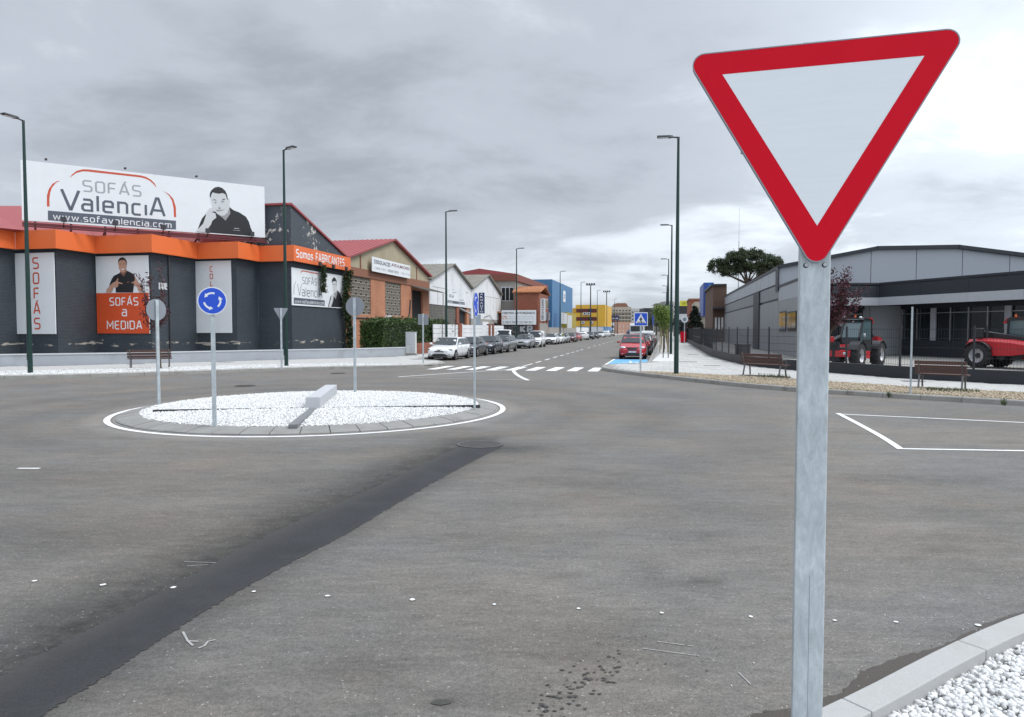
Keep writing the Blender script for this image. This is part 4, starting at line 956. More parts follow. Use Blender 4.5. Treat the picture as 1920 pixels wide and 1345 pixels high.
# roof: front slope from ridge to fascia, rear slope to the valley
fr = [(b+d-.12, a-d+.12) for b, a in chain]; cum = [0]
for p, q in zip(fr, fr[1:]): cum.append(cum[-1]+math.hypot(q[0]-p[0], q[1]-p[1]))
R0, R1 = Vector((-24.0, 43.0, 10.05)), Vector((-46.5, 38.0, 10.1))
A_ = ((48-960)/F*39.2, 39.2); B__ = ((500-960)/F*46.6, 46.6)
sa_, sb_ = to_st(*A_), to_st(*B__); bdir = Vector((sa_[1]-sb_[1], sa_[0]-sb_[0])).normalized(); bnr = Vector((bdir.y, -bdir.x)); bnr = bnr if bnr.y > 0 else -bnr
bp0 = Vector((sb_[1], sb_[0]))+bnr*2.3; M0 = Vector((-24.0, 42.8)); M1 = bp0+bdir*17
mb = MB()
for i in range(len(fr)-1):
    t0, t1 = cum[i]/cum[-1], cum[i+1]/cum[-1]; r0, r1 = R0.lerp(R1, t0), R0.lerp(R1, t1)
    m0, m1 = (bp0.lerp(M1, t0), bp0.lerp(M1, t1)); m0 = M0 if i == 0 else m0
    mb.face([B.p(fr[i][1], fr[i][0], 7.36), B.p(fr[i+1][1], fr[i+1][0], 7.36), B.p(m1.y, m1.x, 7.55), B.p(m0.y, m0.x, 7.55)])
    mb.face([B.p(m0.y, m0.x, 7.55), B.p(m1.y, m1.x, 7.55), B.p(r1[1], r1[0], r1[2]), B.p(r0[1], r0[0], r0[2])])
mb.face([B.p(R0[1],R0[0],R0[2]), B.p(R1[1],R1[0],R1[2]), B.p(50.7,-44.5,7.3), B.p(50.7,-24.0,7.3)])
mb.build('roof', m_redroof, B.r, fixn=True)
B.poly('gable_wall', [(42.6,-24.15,7.45),(42.6,-24.15,10.1),(50.7,-24.15,7.46)], (0,.25,0), m_dpeel)
B.box('parapet_wall', 42.62, 42.9, -28.0, -24.152, 7.45, 10.1, m_dpeel)
mb = MB(); mb.bar(B.p(42.5,-23.95,10.17), B.p(50.9,-23.95,7.53), .34, .13); mb.build('gable_coping', m_redroof, B.r)
mb = MB(); mb.bar(B.p(42.62,-24.13,10.17), B.p(42.62,-28.0,10.17), .34, .13); mb.build('parapet_coping', m_redroof, B.r)
aP = aOf(320,-29.12); MB().tube(B.p(aP,-29.12,.2), B.p(aP,-29.12,6.4), .05, n=8).build('drainpipe', m_lampblk, B.r)
B.box('service_door', 36.05, 36.12, -34.55+.9, -33.7+.9-.2, .5, 2.95, M('dark_door',(.028,.036,.046),.5))
B.box('wall_plate', 36.7, 37.4, -29.2, -29.17, 4.35, 4.75, m_cope)
# upright letters on the orange side fascia
side = thing('fascia_lettering', 'white lettering on the orange side fascia of the dark showroom', 'lettering', (*st(42.6-d+.2, -23.9+d), 6.42), RZ+pi/2)
letters(side, 'Somos', aOf(558,-23.48)-42.4, .30, .47, .085, m_print_wh, y=-.006, width=aOf(588.5,-23.48)-aOf(558,-23.48))
letters(side, 'FABRICANTES', aOf(594.5,-23.48)-42.4, .30, .50, .085, m_print_wh, y=-.006, width=aOf(647,-23.48)-aOf(594.5,-23.48))
# big billboard on the roof
bb = Board('roof_billboard', 'large white billboard with a man and furniture shop lettering on the red roof', 'billboard', A_, B__, 7.97, 11.26, .18, m_whitep)
cv = lambda x, y: (x/6+40, y/6+300)
bb.pix([(540,208),(570,165),(620,125),(690,106),(760,108),(1340,175),(1400,190),(1460,225),(1500,265),(1525,315),(1490,275),(1440,232),(1390,209),(1330,196),(740,131),(690,130),(620,147),(570,182)], 'logo_arc', m_print_rd, -.004, cv)
bb.pix([(288,525),(288,400),(308,330),(350,270),(400,240),(435,237),(390,257),(345,312),(325,370),(316,440),(318,525)], 'logo_arc', m_print_rd, -.004, cv)
bb.pix([(1600,350),(1660,385),(1710,440),(1738,530),(1742,645),(1718,645),(1712,540),(1695,460),(1660,400)], 'logo_arc', m_print_rd, -.004, cv)
bb.pix([(298,570),(1740,685),(1740,785),(300,680)], 'url_bar', m_print_sl, -.004, cv)
def fit(bd, txt, l, r, top, wd, mat, y, conv, name='lettering', hfix=None):
    x0, z0 = bd.hit(*conv(*l)); x1, z1 = bd.hit(*conv(*r)); xt_, zt_ = bd.hit(*conv(*top)); h = hfix or (zt_-z0)
    o = letters(bd.root, txt, x0, z0, h, wd*h, mat, y=y, width=x1-x0, name=name); return o
fit(bb, 'SOFÁS', (700,350), (1342,404), (700,232), .145, m_print_gr, -.004, cv)
fit(bb, 'V', (458,548), (652,548), (458,330), .13, m_print_sl, -.006, cv); fit(bb, 'alencı', (690,566), (1402,620), (690,392), .15, m_print_sl, -.006, cv)
fit(bb, 'A', (1455,622), (1610,634), (1455,428), .135, m_print_sl, -.006, cv)
fit(bb, 'www.sofavalencia.com', (362,668), (1685,768), (362,600), .13, m_print_wh, -.008, cv)
c1 = lambda x, y: (x/10.344+340, y/10.344+330)
def man(bd, conv, parts, y0=-.004):
    for k, (nm, pts, mt) in enumerate(parts): bd.pix(pts, nm, mt, y0-.0022*k, conv)
man(bb, c1, [('printed_shirt',[(310,1060),(360,920),(400,825),(470,745),(560,760),(650,680),(700,740),(790,800),(855,868),(950,730),(925,600),(1010,665),(1130,712),(1255,795),(1310,890),(1350,1020),(1388,1100),(1395,1170),(300,1085)],m_print_bk),
 ('printed_neck',[(700,735),(780,785),(855,862),(905,800),(950,725),(930,585),(880,600),(760,760)],m_skin_gd),
 ('printed_face',[(572,470),(600,590),(650,640),(690,705),(760,770),(830,772),(895,715),(930,610),(915,470),(895,440),(850,340),(700,325),(600,320),(566,400)],m_skin_g),
 ('printed_ear',[(900,440),(935,438),(942,520),(925,580),(903,560)],m_skin_g),
 ('printed_hair',[(570,430),(550,390),(555,330),(590,270),(650,225),(720,212),(790,235),(850,290),(885,360),(902,470),(884,450),(858,362),(800,332),(730,347),(660,335),(608,320),(578,370)],m_hair_g),
 ('printed_brow',[(600,475),(640,453),(690,487),(640,470)],m_hair_g),('printed_brow',[(760,484),(825,440),(852,462),(800,465)],m_hair_g),
 ('printed_eye',[(638,520),(665,500),(688,515),(665,537)],m_skin_gd),('printed_eye',[(770,502),(800,482),(838,492),(800,517)],m_skin_gd),
 ('printed_nose',[(715,622),(742,600),(765,622),(760,642),(730,642)],m_skin_gd),('printed_mouth',[(660,648),(700,664),(780,664),(842,643),(785,680),(705,680)],m_skin_gd),
 ('printed_arm',[(285,1080),(330,1025),(420,930),(470,790),(480,730),(540,640),(610,610),(650,640),(640,680),(575,702),(660,730),(677,810),(600,872),(570,950),(510,1030),(465,1080),(460,1098)],m_skin_g),
 ('printed_finger_line',[(575,702),(640,682),(655,700),(590,712)],m_skin_gd),
 ('printed_badge',[(1020,1012),(1118,1018),(1120,1032),(1020,1026)],m_print_gr),('printed_badge',[(1000,1050),(1140,1060),(1140,1070),(1000,1060)],m_skin_gd)])
for px, py in ((119,416.5),(215,423),(304,430.5),(387,437),(469,443)):
    x, z = bb.hit(px, py); mb = MB(); mb.box(x-.13,x+.13,-.55,-.35,z-.05,z+.22); mb.bar((x,-.45,z-.05),(x,0,z-.35),.05,.05); mb.build('floodlight', m_dark, bb.root)
for i in range(8):
    x = .6+i*(bb.w-1.2)/7; mb = MB(); mb.bar((x,.25,-.5),(x,.25,3.2),.1,.1); mb.bar((x,-.05,-.12),(x,1.6,-.42),.09,.09); mb.build('support_post', m_redsteel, bb.root)
mb = MB(); mb.bar((0,.05,-.16),(bb.w,.05,-.16),.14,.14); mb.bar((0,-.5,-.36),(bb.w,-.5,-.36),.08,.08); mb.build('support_rail', m_redsteel, bb.root)
for i in range(14):
    x = .2+i*(bb.w-.4)/13
    if i in (1,5,9): MB().box(x-.06,x+.06,-.05,.25,3.45,3.52).build('clip', m_dark, bb.root)
# posters on the zigzag walls
def wallboard(name, label, px0, px1, a, pyt, pyb, mat, cat='poster', **k):
    P0, P1 = onA(px0, a), onA(px1, a); Ym = (P0[1]+P1[1])/2; pm = (px0+px1)/2
    return Board(name, label, cat, P0, P1, zAt(pm, pyb, Ym), zAt(pm, pyt, Ym), .05, mat, **k)
w1 = wallboard('wall_poster', 'tall white panel with upright red letters at the far left of the dark showroom', 29, 105, 33.22, 474.5, 626.5, m_whitep)
def vtext(bd, s, px, py_top, py_step, hpx, wd, mat):
    x, zt_ = bd.hit(px, py_top); _, z2 = bd.hit(px, py_top+hpx); _, z3 = bd.hit(px, py_top+py_step); h = zt_-z2
    return letters(bd.root, s, x, z2, h, wd, mat, vertical=zt_-z3)
vtext(w1, 'SOFÁS', 66.5, 484, 28.4, 19.5, .085, m_print_rd)
w2 = wallboard('wall_poster', 'poster of a man pointing at himself above an orange field with white words', 183, 281, 36.02, 480, 625.5, m_whitep)
cz = lambda x, y: (x/7.9125+170, y/7.9125+470)
w2.poly([(0,0),(w2.w,0),(w2.w,w2.hit(230,549.5)[1]),(0,w2.hit(230,549.5)[1])], 'orange_field', m_print_or, -.003)
fit(w2, 'SOFÁS', (288,812), (702,812), (288,705), .15, m_print_wh, -.006, cz); fit(w2, 'a', (470,968), (533,968), (470,838), .13, m_print_wh, -.006, cz); fit(w2, 'MEDIDA', (250,1162), (760,1168), (250,1050), .15, m_print_wh, -.006, cz)
man(w2, cz, [('printed_shirt',[(275,522),(310,430),(345,375),(430,335),(440,310),(490,385),(545,300),(640,350),(662,400),(640,540),(630,624),(375,624),(370,540),(300,522)],m_print_bk),
 ('printed_neck',[(440,300),(438,332),(490,384),(540,305),(525,270),(450,300)],m_skin_d),
 ('printed_face',[(412,200),(420,270),(450,320),(490,330),(520,305),(537,215),(528,150),(470,130),(420,150)],m_skin),
 ('printed_hair',[(410,205),(412,140),(440,110),(475,100),(515,120),(537,160),(540,215),(525,172),(500,140),(440,146),(420,170)],m_hair_g),
 ('printed_smile',[(452,274),(505,268),(482,294)],m_print_wh),('printed_brow',[(428,200),(462,196),(462,204),(428,208)],m_skin_d),('printed_brow',[(484,196),(520,196),(520,204),(484,204)],m_skin_d),
 ('printed_arm',[(232,624),(240,580),(290,520),(330,480),(380,455),(408,405),(415,430),(405,460),(480,485),(475,500),(415,490),(415,530),(390,550),(345,545),(310,624)],m_skin),
 ('printed_arm',[(735,624),(770,610),(770,540),(740,500),(710,470),(675,410),(660,390),(660,450),(610,475),(610,490),(640,480),(650,520),(690,540),(715,600)],m_skin),
 ('printed_badge',[(540,465),(575,462),(580,475),(545,480)],m_skin_d)], -.008)
w3 = wallboard('wall_poster', 'white panel with upright red letters behind the blue roundabout sign', 366, 435, 40.12, 489.5, 624.5, m_whitep)
vtext(w3, 'COLCHONES', 396, 500.5, 13.5, 9.0, .055, m_print_rd)
# side poster with man, facing the street
def streetboard(name, label, px0, px1, b, pyt, pyb, mat, cat='sign', th=.05, **k):
    a0, a1 = aOf(px0, b), aOf(px1, b); P0, P1 = st(a0, b), st(a1, b)
    return Board(name, label, cat, P0, P1, zAt(px0, pyb, P0[1]), zAt(px0, pyt, P0[1]), th, mat, **k)
w4 = streetboard('wall_poster', 'worn white shop poster with a man on the street side of the dark showroom', 549, 645, -23.82, 501.5, 572.5, m_whitep)
c4 = lambda x, y: (x/10.35+540, y/10.35+470)
w4.pix([(110,910),(712,968),(712,1075),(110,1030)], 'url_bar', m_print_sl, -.004, c4)
fit(w4, 'SOFÁS', (280,640), (555,672), (280,515), .10, m_print_sl, -.004, c4); fit(w4, 'V', (185,860), (262,868), (185,650), .07, m_print_sl, -.006, c4); fit(w4, 'alencı', (275,878), (578,908), (275,712), .09, m_print_sl, -.006, c4); fit(w4, 'A', (598,912), (662,920), (598,715), .1, m_print_sl, -.006, c4)
fit(w4, 'www.sofavalencia.com', (135,1010), (695,1058), (135,950), .13, m_print_wh, -.008, c4)
w4.pix([(230,455),(255,400),(290,385),(570,440),(600,500),(570,460),(290,405),(260,420)], 'logo_arc', m_print_rd, -.004, c4)
w4.pix([(108,855),(110,690),(150,590),(160,590),(125,690),(122,855)], 'logo_arc', m_print_gr, -.004, c4)
man(w4, c4, [('printed_shirt',[(775,1095),(820,900),(870,840),(890,880),(925,940),(960,770),(1020,850),(1050,960),(1072,1070),(1066,1105)],m_print_bk),
 ('printed_neck',[(880,830),(950,760),(955,830),(925,935)],m_skin_gd),('printed_face',[(855,600),(865,700),(870,780),(900,832),(940,800),(950,700),(945,600),(900,570)],m_skin_g),
 ('printed_hair',[(850,640),(850,570),(880,520),(910,525),(940,580),(945,650),(925,592),(865,602)],m_hair_g),('printed_arm',[(785,1098),(830,930),(840,870),(870,840),(885,880),(870,980),(830,1102)],m_skin_g),
 ('printed_brow',[(862,655),(895,650),(895,658),(862,664)],m_hair_g),('printed_brow',[(910,652),(942,660),(942,668),(910,660)],m_hair_g)])
for px, py, wh_ in ((602,495,'middle of the worn side poster'),(627,500,'printed man of the worn side poster'),(651,504,'right edge of the worn side poster, near ivy')):
    a = aOf(px, -23.2); x, y = st(a, -23.2); z = zAt(px, py, y); r = thing('wall_spotlight', 'small black spotlight above the '+wh_, 'spotlight', (x, y, z), RZ, 'spotlights above the side poster')
    MB().box(-.08,.08,-.12,.12,-.12,.12).build('lamp_body', m_dark, r); MB().tube((0,0,.1),(-.4,-.9,.35),.015,n=5).build('arm', m_dark, r)
# ---- low wall, cabinet, hedge
WLi = offset_path(WL, .25)
lw = MB().prism(WL + WLi[::-1], .1, .70).build('low_wall', m_lowwall); tag(lw, 'low grey painted wall curving in front of the dark showroom', 'wall')
MB().prism(offset_path(WL, -.03) + offset_path(WL, .28)[::-1], .70, .765).build('coping', m_cope, lw)
def lowbrick():
    p0, p1 = st(50.0,-18.0), st(58.2,-18.1); B2 = Bld('brick_wall', 'low brown brick wall behind the white parked estate car', 'wall', 50, -18.1)
    B2.box('brick_wall', 50.0, 58.3, -18.35, -18.1, .1, .95, m_rbrick); return B2
lowbrick()
x, y = G(771, 666, .15)
r = thing('utility_cabinet', 'white metal utility cabinet at the end of the low grey wall', 'cabinet', (x, y, .15), RZ+math.radians(8))
MB().box(-.36,.36,-.2,.2,.12,1.62).build('cabinet_body', M('cabinet_white',(.60,.61,.60),.6,0,.08,2.,dirt=.2,ds=2.), r, bevel=.015); MB().box(-.42,.42,-.25,.25,0,.12).build('plinth', m_conc, r)
MB().box(-.02,.33,-.215,-.2,.2,.62).build('door', m_cope, r); MB().box(-.33,.33,-.215,-.2,.72,1.55).build('door', m_cope, r); MB().box(-.38,.38,-.22,.22,1.62,1.66).build('lid', m_cope, r)
def leaves(P, size, mat, name, parent=None, spread=1.0, elong=1.5):
    n = len(P); P = np.asarray(P); a = NR.normal(size=(n,3)); a /= np.linalg.norm(a,axis=1)[:,None]; b = np.cross(a, NR.normal(size=(n,3))); b /= np.linalg.norm(b,axis=1)[:,None]
    s = size*NR.uniform(.6,1.3,(n,1)); V = np.stack([P-a*s*elong, P+b*s*.5, P+a*s*elong, P-b*s*.5], 1).reshape(-1,3)
    Fc = np.arange(4*n).reshape(n,4); return rawmesh(name, V, Fc, mat, parent)
def leafmat(name, c, v=.5): 
    m = M(name, c, .55, 0, .25, 1.2, island=v, spec=.3); m.node_tree.nodes['Principled BSDF'].inputs['Subsurface Weight'].default_value = 0; return m
m_hedge = leafmat('hedge_green', (.055,.095,.024)); m_ivy = leafmat('ivy_green', (.026,.045,.013)); m_pine = leafmat('pine_green', (.055,.075,.034)); m_plum = leafmat('plum_purple', (.085,.024,.036))
m_fresh = leafmat('fresh_green', (.16,.24,.045)); m_conif = leafmat('conifer_green', (.010,.020,.012)); m_bark = M('bark', (.075,.055,.04), .9, 0, .3, 6.); m_farleaf = leafmat('far_tree_green', (.045,.065,.03))
hd = Bld('hedge', 'dense dark green hedge behind the low grey wall', 'hedge', 54, -19.5)
n = 13000; u = NR.uniform(0,1,(n,3)); hp = np.stack([NR.uniform(-.9,.9,n), NR.uniform(-8.5,6.6,n), NR.uniform(0,2.55,n)],1)
f = NR.randint(0,4,n); hp[f==3,1] = -8.5+NR.normal(0,.10,(f==3).sum()); hp[f==0,0] = .85+NR.normal(0,.10,(f==0).sum()); hp[f==1,2] = 2.5+NR.normal(0,.09,(f==1).sum())
hp[:,2] += .12*np.sin(hp[:,1]*1.7)+.08*np.sin(hp[:,1]*4.1)
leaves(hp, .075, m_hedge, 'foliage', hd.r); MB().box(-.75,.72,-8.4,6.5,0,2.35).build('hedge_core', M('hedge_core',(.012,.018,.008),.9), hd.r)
iv = Bld('ivy', 'dark green ivy hanging down the corner of the dark showroom', 'ivy', 50.4, -23.6)
n = 2600; hp = np.stack([NR.normal(.1,.11,n), NR.normal(-.2,.24,n), NR.uniform(.2,6.4,n)],1); hp[:,1] += .3*np.sin(hp[:,2]*1.1); leaves(hp, .085, m_ivy, 'foliage', iv.r)
iv2 = Bld('ivy', 'thin ivy strand hanging across the worn side poster', 'ivy', aOf(606,-23.6), -23.6)
n = 700; zt_ = zAt(606,497,st(aOf(606,-23.6),-23.6)[1]); zb__ = zAt(606,548,st(aOf(606,-23.6),-23.6)[1]); hp = np.stack([NR.normal(.08,.08,n), NR.normal(0,.16,n), NR.uniform(zb__,zt_,n)-.1],1); leaves(hp, .075, m_ivy, 'foliage', iv2.r)
# ---- orange brick scrapyard hall
def gable_hall(name, label, a0, a1, ridge_a, b, zw, zr, depth, wall, roofm, zlow=None, over=.35):
    Bx = Bld(name, label, 'building', a0, b)
    Bx.poly('gable_wall', [(a0,b-.3,zw if zlow is None else zlow),(a1,b-.3,zw if zlow is None else zlow),(a1,b-.3,zw),(ridge_a,b-.3,zr),(a0,b-.3,zw)], (0,.3,0), wall)
    for e, (p0, p1, z0, z1) in enumerate(((a0-.15, ridge_a, zw, zr), (ridge_a, a1+.15, zr, zw))):
        n = max(int((depth)/1.1), 4)
        mb = MB(); mb.ext([Bx.p(p0,b+over,z0+.04),Bx.p(p1,b+over,z1+.04),Bx.p(p1,b+over,z1+.16),Bx.p(p0,b+over,z0+.16)], (-depth,0,0)); mb.build('roof_slope', roofm, Bx.r, fixn=True)
        mb = MB()
        for k in range(int(depth/.45)):
            bb_ = b+over-.05-k*.45; mb.bar(Bx.p(p0,bb_,z0+.175), Bx.p(p1,bb_,z1+.175), .10, .045)
        stuff(mb.build('roof_ribs', roofm, Bx.r))
    return Bx
H = gable_hall('scrapyard_hall', 'orange brick hall with ochre gable, red sheet roof and lattice windows', 50.8, 70.7, 60.6, -24, 7.36, 9.95, 28, m_concy, m_redroof, 6.9)
wins = [(aOf(657.5,-24), aOf(696,-24)), (aOf(723,-24), aOf(752.5,-24))]; door = (aOf(773,-24), aOf(793,-24))
cuts = [50.8, wins[0][0], wins[0][1], wins[1][0], wins[1][1], door[0], door[1], 70.7]
for i in (0,2,4,6): H.box('brick_pier', cuts[i], cuts[i+1], -24.3, -24, .1, 6.22, m_obrick)
H.box('brown_band', 50.8, 70.7, -24.3, -23.93, 6.22, 6.895, m_bband)
for w0, w1_ in wins:
    H.box('brick_apron', w0, w1_, -24.3, -24.002, .1, 3.2, m_obrick); H.box('window_back', w0, w1_, -24.34, -24.3, 3.2, 6.22, m_void)
    fr_ = H.box('lattice_window', w0, w1_, -24.28, -24.2, 3.2, 3.26, m_lattice); mb = MB(); nz = 6; hz = 3.0/nz; ny_ = max(int((w1_-w0)/.46), 3); wy = (w1_-w0)/ny_
    for j in range(nz+1): mb.box(-.15,-.06,w0-50.8,w1_-50.8,3.1+j*hz,3.1+j*hz+.06)
    for i in range(ny_+1): mb.box(-.15,-.065,w0-50.8+i*wy-.03,w0-50.8+i*wy+.03,3.12,6.1)
    for i in range(ny_):
        for j in range(nz):
            y0_ = w0-50.8+i*wy; z0_ = 3.1+j*hz
            if (i+j) % 2: mb.box(-.15,-.08,y0_+.03,y0_+wy-.03,z0_+hz*.45,z0_+hz*.45+.06); mb.box(-.15,-.085,y0_+wy*.45,y0_+wy*.45+.06,z0_+hz*.5,z0_+hz)
            else: mb.box(-.15,-.08,y0_+wy*.3,y0_+wy*.3+.06,z0_+.05,z0_+hz); mb.box(-.15,-.08,y0_+wy*.68,y0_+wy*.68+.06,z0_+.05,z0_+hz)
    stuff(mb.build('lattice_bars', m_lattice, H.r))
H.box('doorway', door[0], door[1], -24.5, -24.2, .1, 5.85, m_void); H.box('door_lintel', door[0], door[1], -24.3, -24.001, 5.85, 6.22, m_obrick)
mb = MB(); mb.ext([H.p(door[0]-.3,-24,6.15),H.p(70.9,-24,6.15),H.p(70.9,-22.3,5.7),H.p(door[0]-.3,-22.3,5.7)], (0,0,.06))
for k in range(10): aa = door[0]-.2+k*.55; mb.bar(H.p(aa,-24,6.24), H.p(aa,-22.3,5.79), .12, .05)
mb.build('door_canopy', m_fibro, H.r, fixn=True); mb = MB(); mb.bar(H.p(70.5,-22.4,.1), H.p(70.5,-22.4,5.65), .07, .07); mb.build('canopy_post', m_conc, H.r)
for a in (53.6, 66.9): mb = MB(); mb.box(-.02,.06,a-50.8-.07,a-50.8+.07,6.8,7.36+(2.2*(a-50.8)/9.8 if a < 60 else 2.2*(70.7-a)/9.8)-.15); mb.build('pilaster', m_bband, H.r)
mb = MB(); mb.path([H.p(aOf(770,-23.95),-23.95,4.8), H.p(aOf(768,-23.95),-23.95,3.4), H.p(aOf(762,-23.95),-23.95,2.4)], .07); mb.path([H.p(51.5,-23.95,2.9),H.p(56,-23.95,2.9),H.p(58,-23.95,2.6)], .05); mb.build('cable', m_dark, H.r)
ac = Bld('air_conditioner', 'white air conditioner unit on the brick wall above the hedge', 'air conditioner', aOf(727,-23.8), -23.9, z=2.55)
MB().box(0,.35,-.42,.42,0,.62).build('casing', m_whitep, ac.r, bevel=.03); mb = MB(); mb.tube((.35,.08,.31),(.362,.08,.31),.23,n=16); mb.build('fan_grille', m_dark, ac.r)
s1 = streetboard('shop_banner', 'white scrapyard banner with dark red capitals on the ochre gable', 699, 770, -23.6, 481, 508.5, m_whitep)
c6 = lambda x, y: (x/8.407+680, y/8.407+440)
def tfit(bd, s, l, r, top, mat, conv, bold=.02, y=-.004, shear=0):
    x0, z0 = bd.hit(*conv(*l)); x1, z1 = bd.hit(*conv(*r)); _, zt_ = bd.hit(*conv(*top)); return text(bd.root, s, x0, z0, zt_-z0, mat, y, x1-x0, bold, shear=shear)
tfit(s1, 'DESGUACES', (180,452), (438,502), (180,390), m_print_sl, c6, .03); tfit(s1, 'AVDA.MADRID', (452,500), (742,570), (452,450), M('print_maroon',(.13,.03,.03),.5), c6, .02)
tfit(s1, 'COMPRA Y VENTA', (190,542), (370,576), (190,508), m_print_gr, c6, .01); tfit(s1, 'OFICINAS Y VENTAS', (395,586), (568,612), (395,545), m_print_sl, c6, .01); tfit(s1, '983 27 00', (612,625), (745,650), (612,595), m_print_gr, c6, .01)
# ---- twin white gabled workshop
H1 = gable_hall('white_workshop', 'white rendered workshop gable with a mirror-like twin beside it, nearer one', 70.72, 87.3, 79.1, -24, 7.05, 9.4, 26, m_wrender, m_fibro, 4.65)
H2 = gable_hall('white_workshop', 'farther white workshop gable with the upright blue sign', 87.3, 103.9, 95.7, -24, 7.0, 9.4, 26, m_wrender, m_fibro, 3.35)
H1.r['label'] = 'nearer white workshop gable with the pale company board'
H1.box('block_window', 70.8, 80.6, -24.3, -24.1, 2.2, 4.65, M('dark_glass_block',(.10,.105,.10),.4,0,.2,3.)); H1.box('base_wall', 70.8, 80.6, -24.35, -24.0, .1, 2.2, m_conc)
mb = MB()
for i in range(20): mb.box(-.12,-.06,.1+i*.5,.14+i*.5,2.1,4.55)
for j in range(8): mb.box(-.12,-.055,.1,9.9,2.1+j*.32,2.13+j*.32)
stuff(mb.build('block_joints', m_lattice, H1.r))
H1.box('brick_pillar', 80.6, 81.7, -24.3, -23.95, .1, 4.6, m_rbrick); H1.box('dark_bay', 81.7, 87.2, -24.6, -24.4, .1, 4.65, m_void); H1.box('brick_pillar', 85.5, 86.6, -24.38, -24.1, .1, 4.6, m_obrick)
H1.poly('shed_roof', [(81.7,-24,4.6),(87.2,-24,3.9),(87.2,-24,4.0),(81.7,-24,4.7)], (0,-1.6,0), m_cope)
H2.box('base_wall', 87.3, 103.9, -24.4, -24.02, .1, 3.35, m_conc); H2.box('blue_shutter', 88.6, 92.0, -24.02, -23.97, .1, 3.9, M('grey_blue_shutter',(.22,.27,.32),.5)); H2.box('white_door', 93.0, 96.2, -24.02, -23.97, .1, 3.0, m_whitep); H2.box('green_window', 99.6, 101.6, -24.02, -23.97, 1.6, 2.9, m_glassd)
mb = MB(); mb.path([H2.p(93.5,-23.9,3.6),H2.p(96.5,-23.9,3.95),H2.p(99,-23.9,3.2),H2.p(101,-23.9,2.7),H2.p(103.6,-23.9,3.4)], .03); mb.build('cable', m_dark, H2.r)
for hh, l in ((H1,[(72,78),(78.2,86)]),(H2,[(88.5,95),(95.3,103)])):
    for a0, a1 in l: hh.box('render_joint', a0, a1, -24, -23.985, 6.5, 6.55, m_conc)
    for a in (l[0][0]+1.5, l[0][1]-.8, l[1][0]+2, l[1][1]-2): hh.box('render_joint', a, a+.05, -24, -23.988, 4.7 if hh is H1 else 3.5, 6.5, m_conc)
s2 = streetboard('company_board', 'pale company board with dark blue foot on the nearer white gable', 839.5, 873, -23.85, 542, 573, m_whitep)
c7 = lambda x, y: (x/9.606+800, y/9.606+500)
s2.pix([(378,605),(686,645),(686,692),(378,655)], 'blue_foot', m_print_sl, -.004, c7)
tfit(s2, 'ARGA', (400,552), (492,562), (400,492), m_print_bk, c7, .0); tfit(s2, 'TALLER', (580,612), (665,622), (580,582), m_print_bk, c7, .0)
for k in range(5): tfit(s2, ['Chapa','Pintura','Mecánica','Neumáticos','Aceite'][k], (575,430+k*30), (630+18*(k%3),437+k*30), (575,414+k*30), m_print_gr, c7, .0)
s2.pix([(450,465),(480,472),(520,458),(548,475),(520,466),(482,482)], 'car_outline', m_print_bk, -.004, c7); s2.pix([(462,412),(490,425),(488,432),(460,418)], 'car_outline', m_print_bk, -.004, c7); s2.pix([(388,432),(418,440),(416,446),(386,438)], 'car_outline', m_print_rd, -.004, c7)
tfit(s2, 'TALLERES', (385,650), (468,662), (385,622), m_print_wh, c7, .01, -.007); tfit(s2, '983 27', (570,668), (680,680), (570,645), m_print_wh, c7, .0, -.007)
a = aOf(898,-24); P0, P1 = onA(898, a), onA(908.3, a)
s3 = Board('projecting_sign', 'upright dark blue sign with white capitals on the farther white gable', 'sign', P0, P1, zAt(903,588,P0[1]), zAt(903,549,P0[1]), .12, M('navy_sign',(.02,.04,.12),.4))
for k, ch in enumerate('ARGAUTO'): text(s3.root, ch, s3.w/2, s3.h*(1-(k+.86)/7.2), s3.h*.092, m_print_wh, -.004, s3.w*.5, .02, align='C')
# antenna on the near white gable roof
r = thing('roof_antenna', 'thin television antenna standing on the white workshop roof', 'antenna', (*st(84,-26), 8.0), RZ)
MB().tube((0,0,-.6),(0,0,1.0),.03,n=6).build('mast', m_lampblk, r); mb = MB(); mb.bar((-.9,0,.8),(.9,0,.8),.03,.03)
for i in range(7): mb.bar((-.8+.26*i,-.35,.8),(-.8+.26*i,.35,.8),.02,.02)
mb.build('elements', m_lampblk, r)
# precast fence with brick pillars
fa0, fa1 = aOf(812,-18.45), aOf(944,-18.45)
FB = Bld('slatted_fence', 'white precast plank fence in front of the white workshops', 'fence', fa0, -18.45)
pil = [aOf(px,-18.45) for px in (861,916.5,923)]; edges = [fa0, pil[0]-.45, pil[0]+.45, pil[1]-.25, pil[1]+.25, pil[2]-.22, pil[2]+.22, fa1]
for k in range(0,8,2):
    a0, a1 = edges[k], edges[k+1]
    for j in range(6): FB.box('plank', a0, a1, -18.5+rnd.uniform(0,.015), -18.42, .12+j*.385, .12+j*.385+.36, m_wrender)
for k in (1,3,5): FB.box('brick_pillar', edges[k], edges[k+1], -18.62, -18.28, .1, 2.55, m_rbrick)
FB.box('white_pillar', edges[2], edges[2]+.35, -18.6, -18.3, .1, 2.5, m_whitep)
for px in (838,853,829): a = aOf(px,-18.1); mb = MB(); mb.bar(FB.p(a,-18.1,.1), FB.p(a+.25,-18.15,2.9), .05, .05); mb.build('leaning_post', m_dark, FB.r)
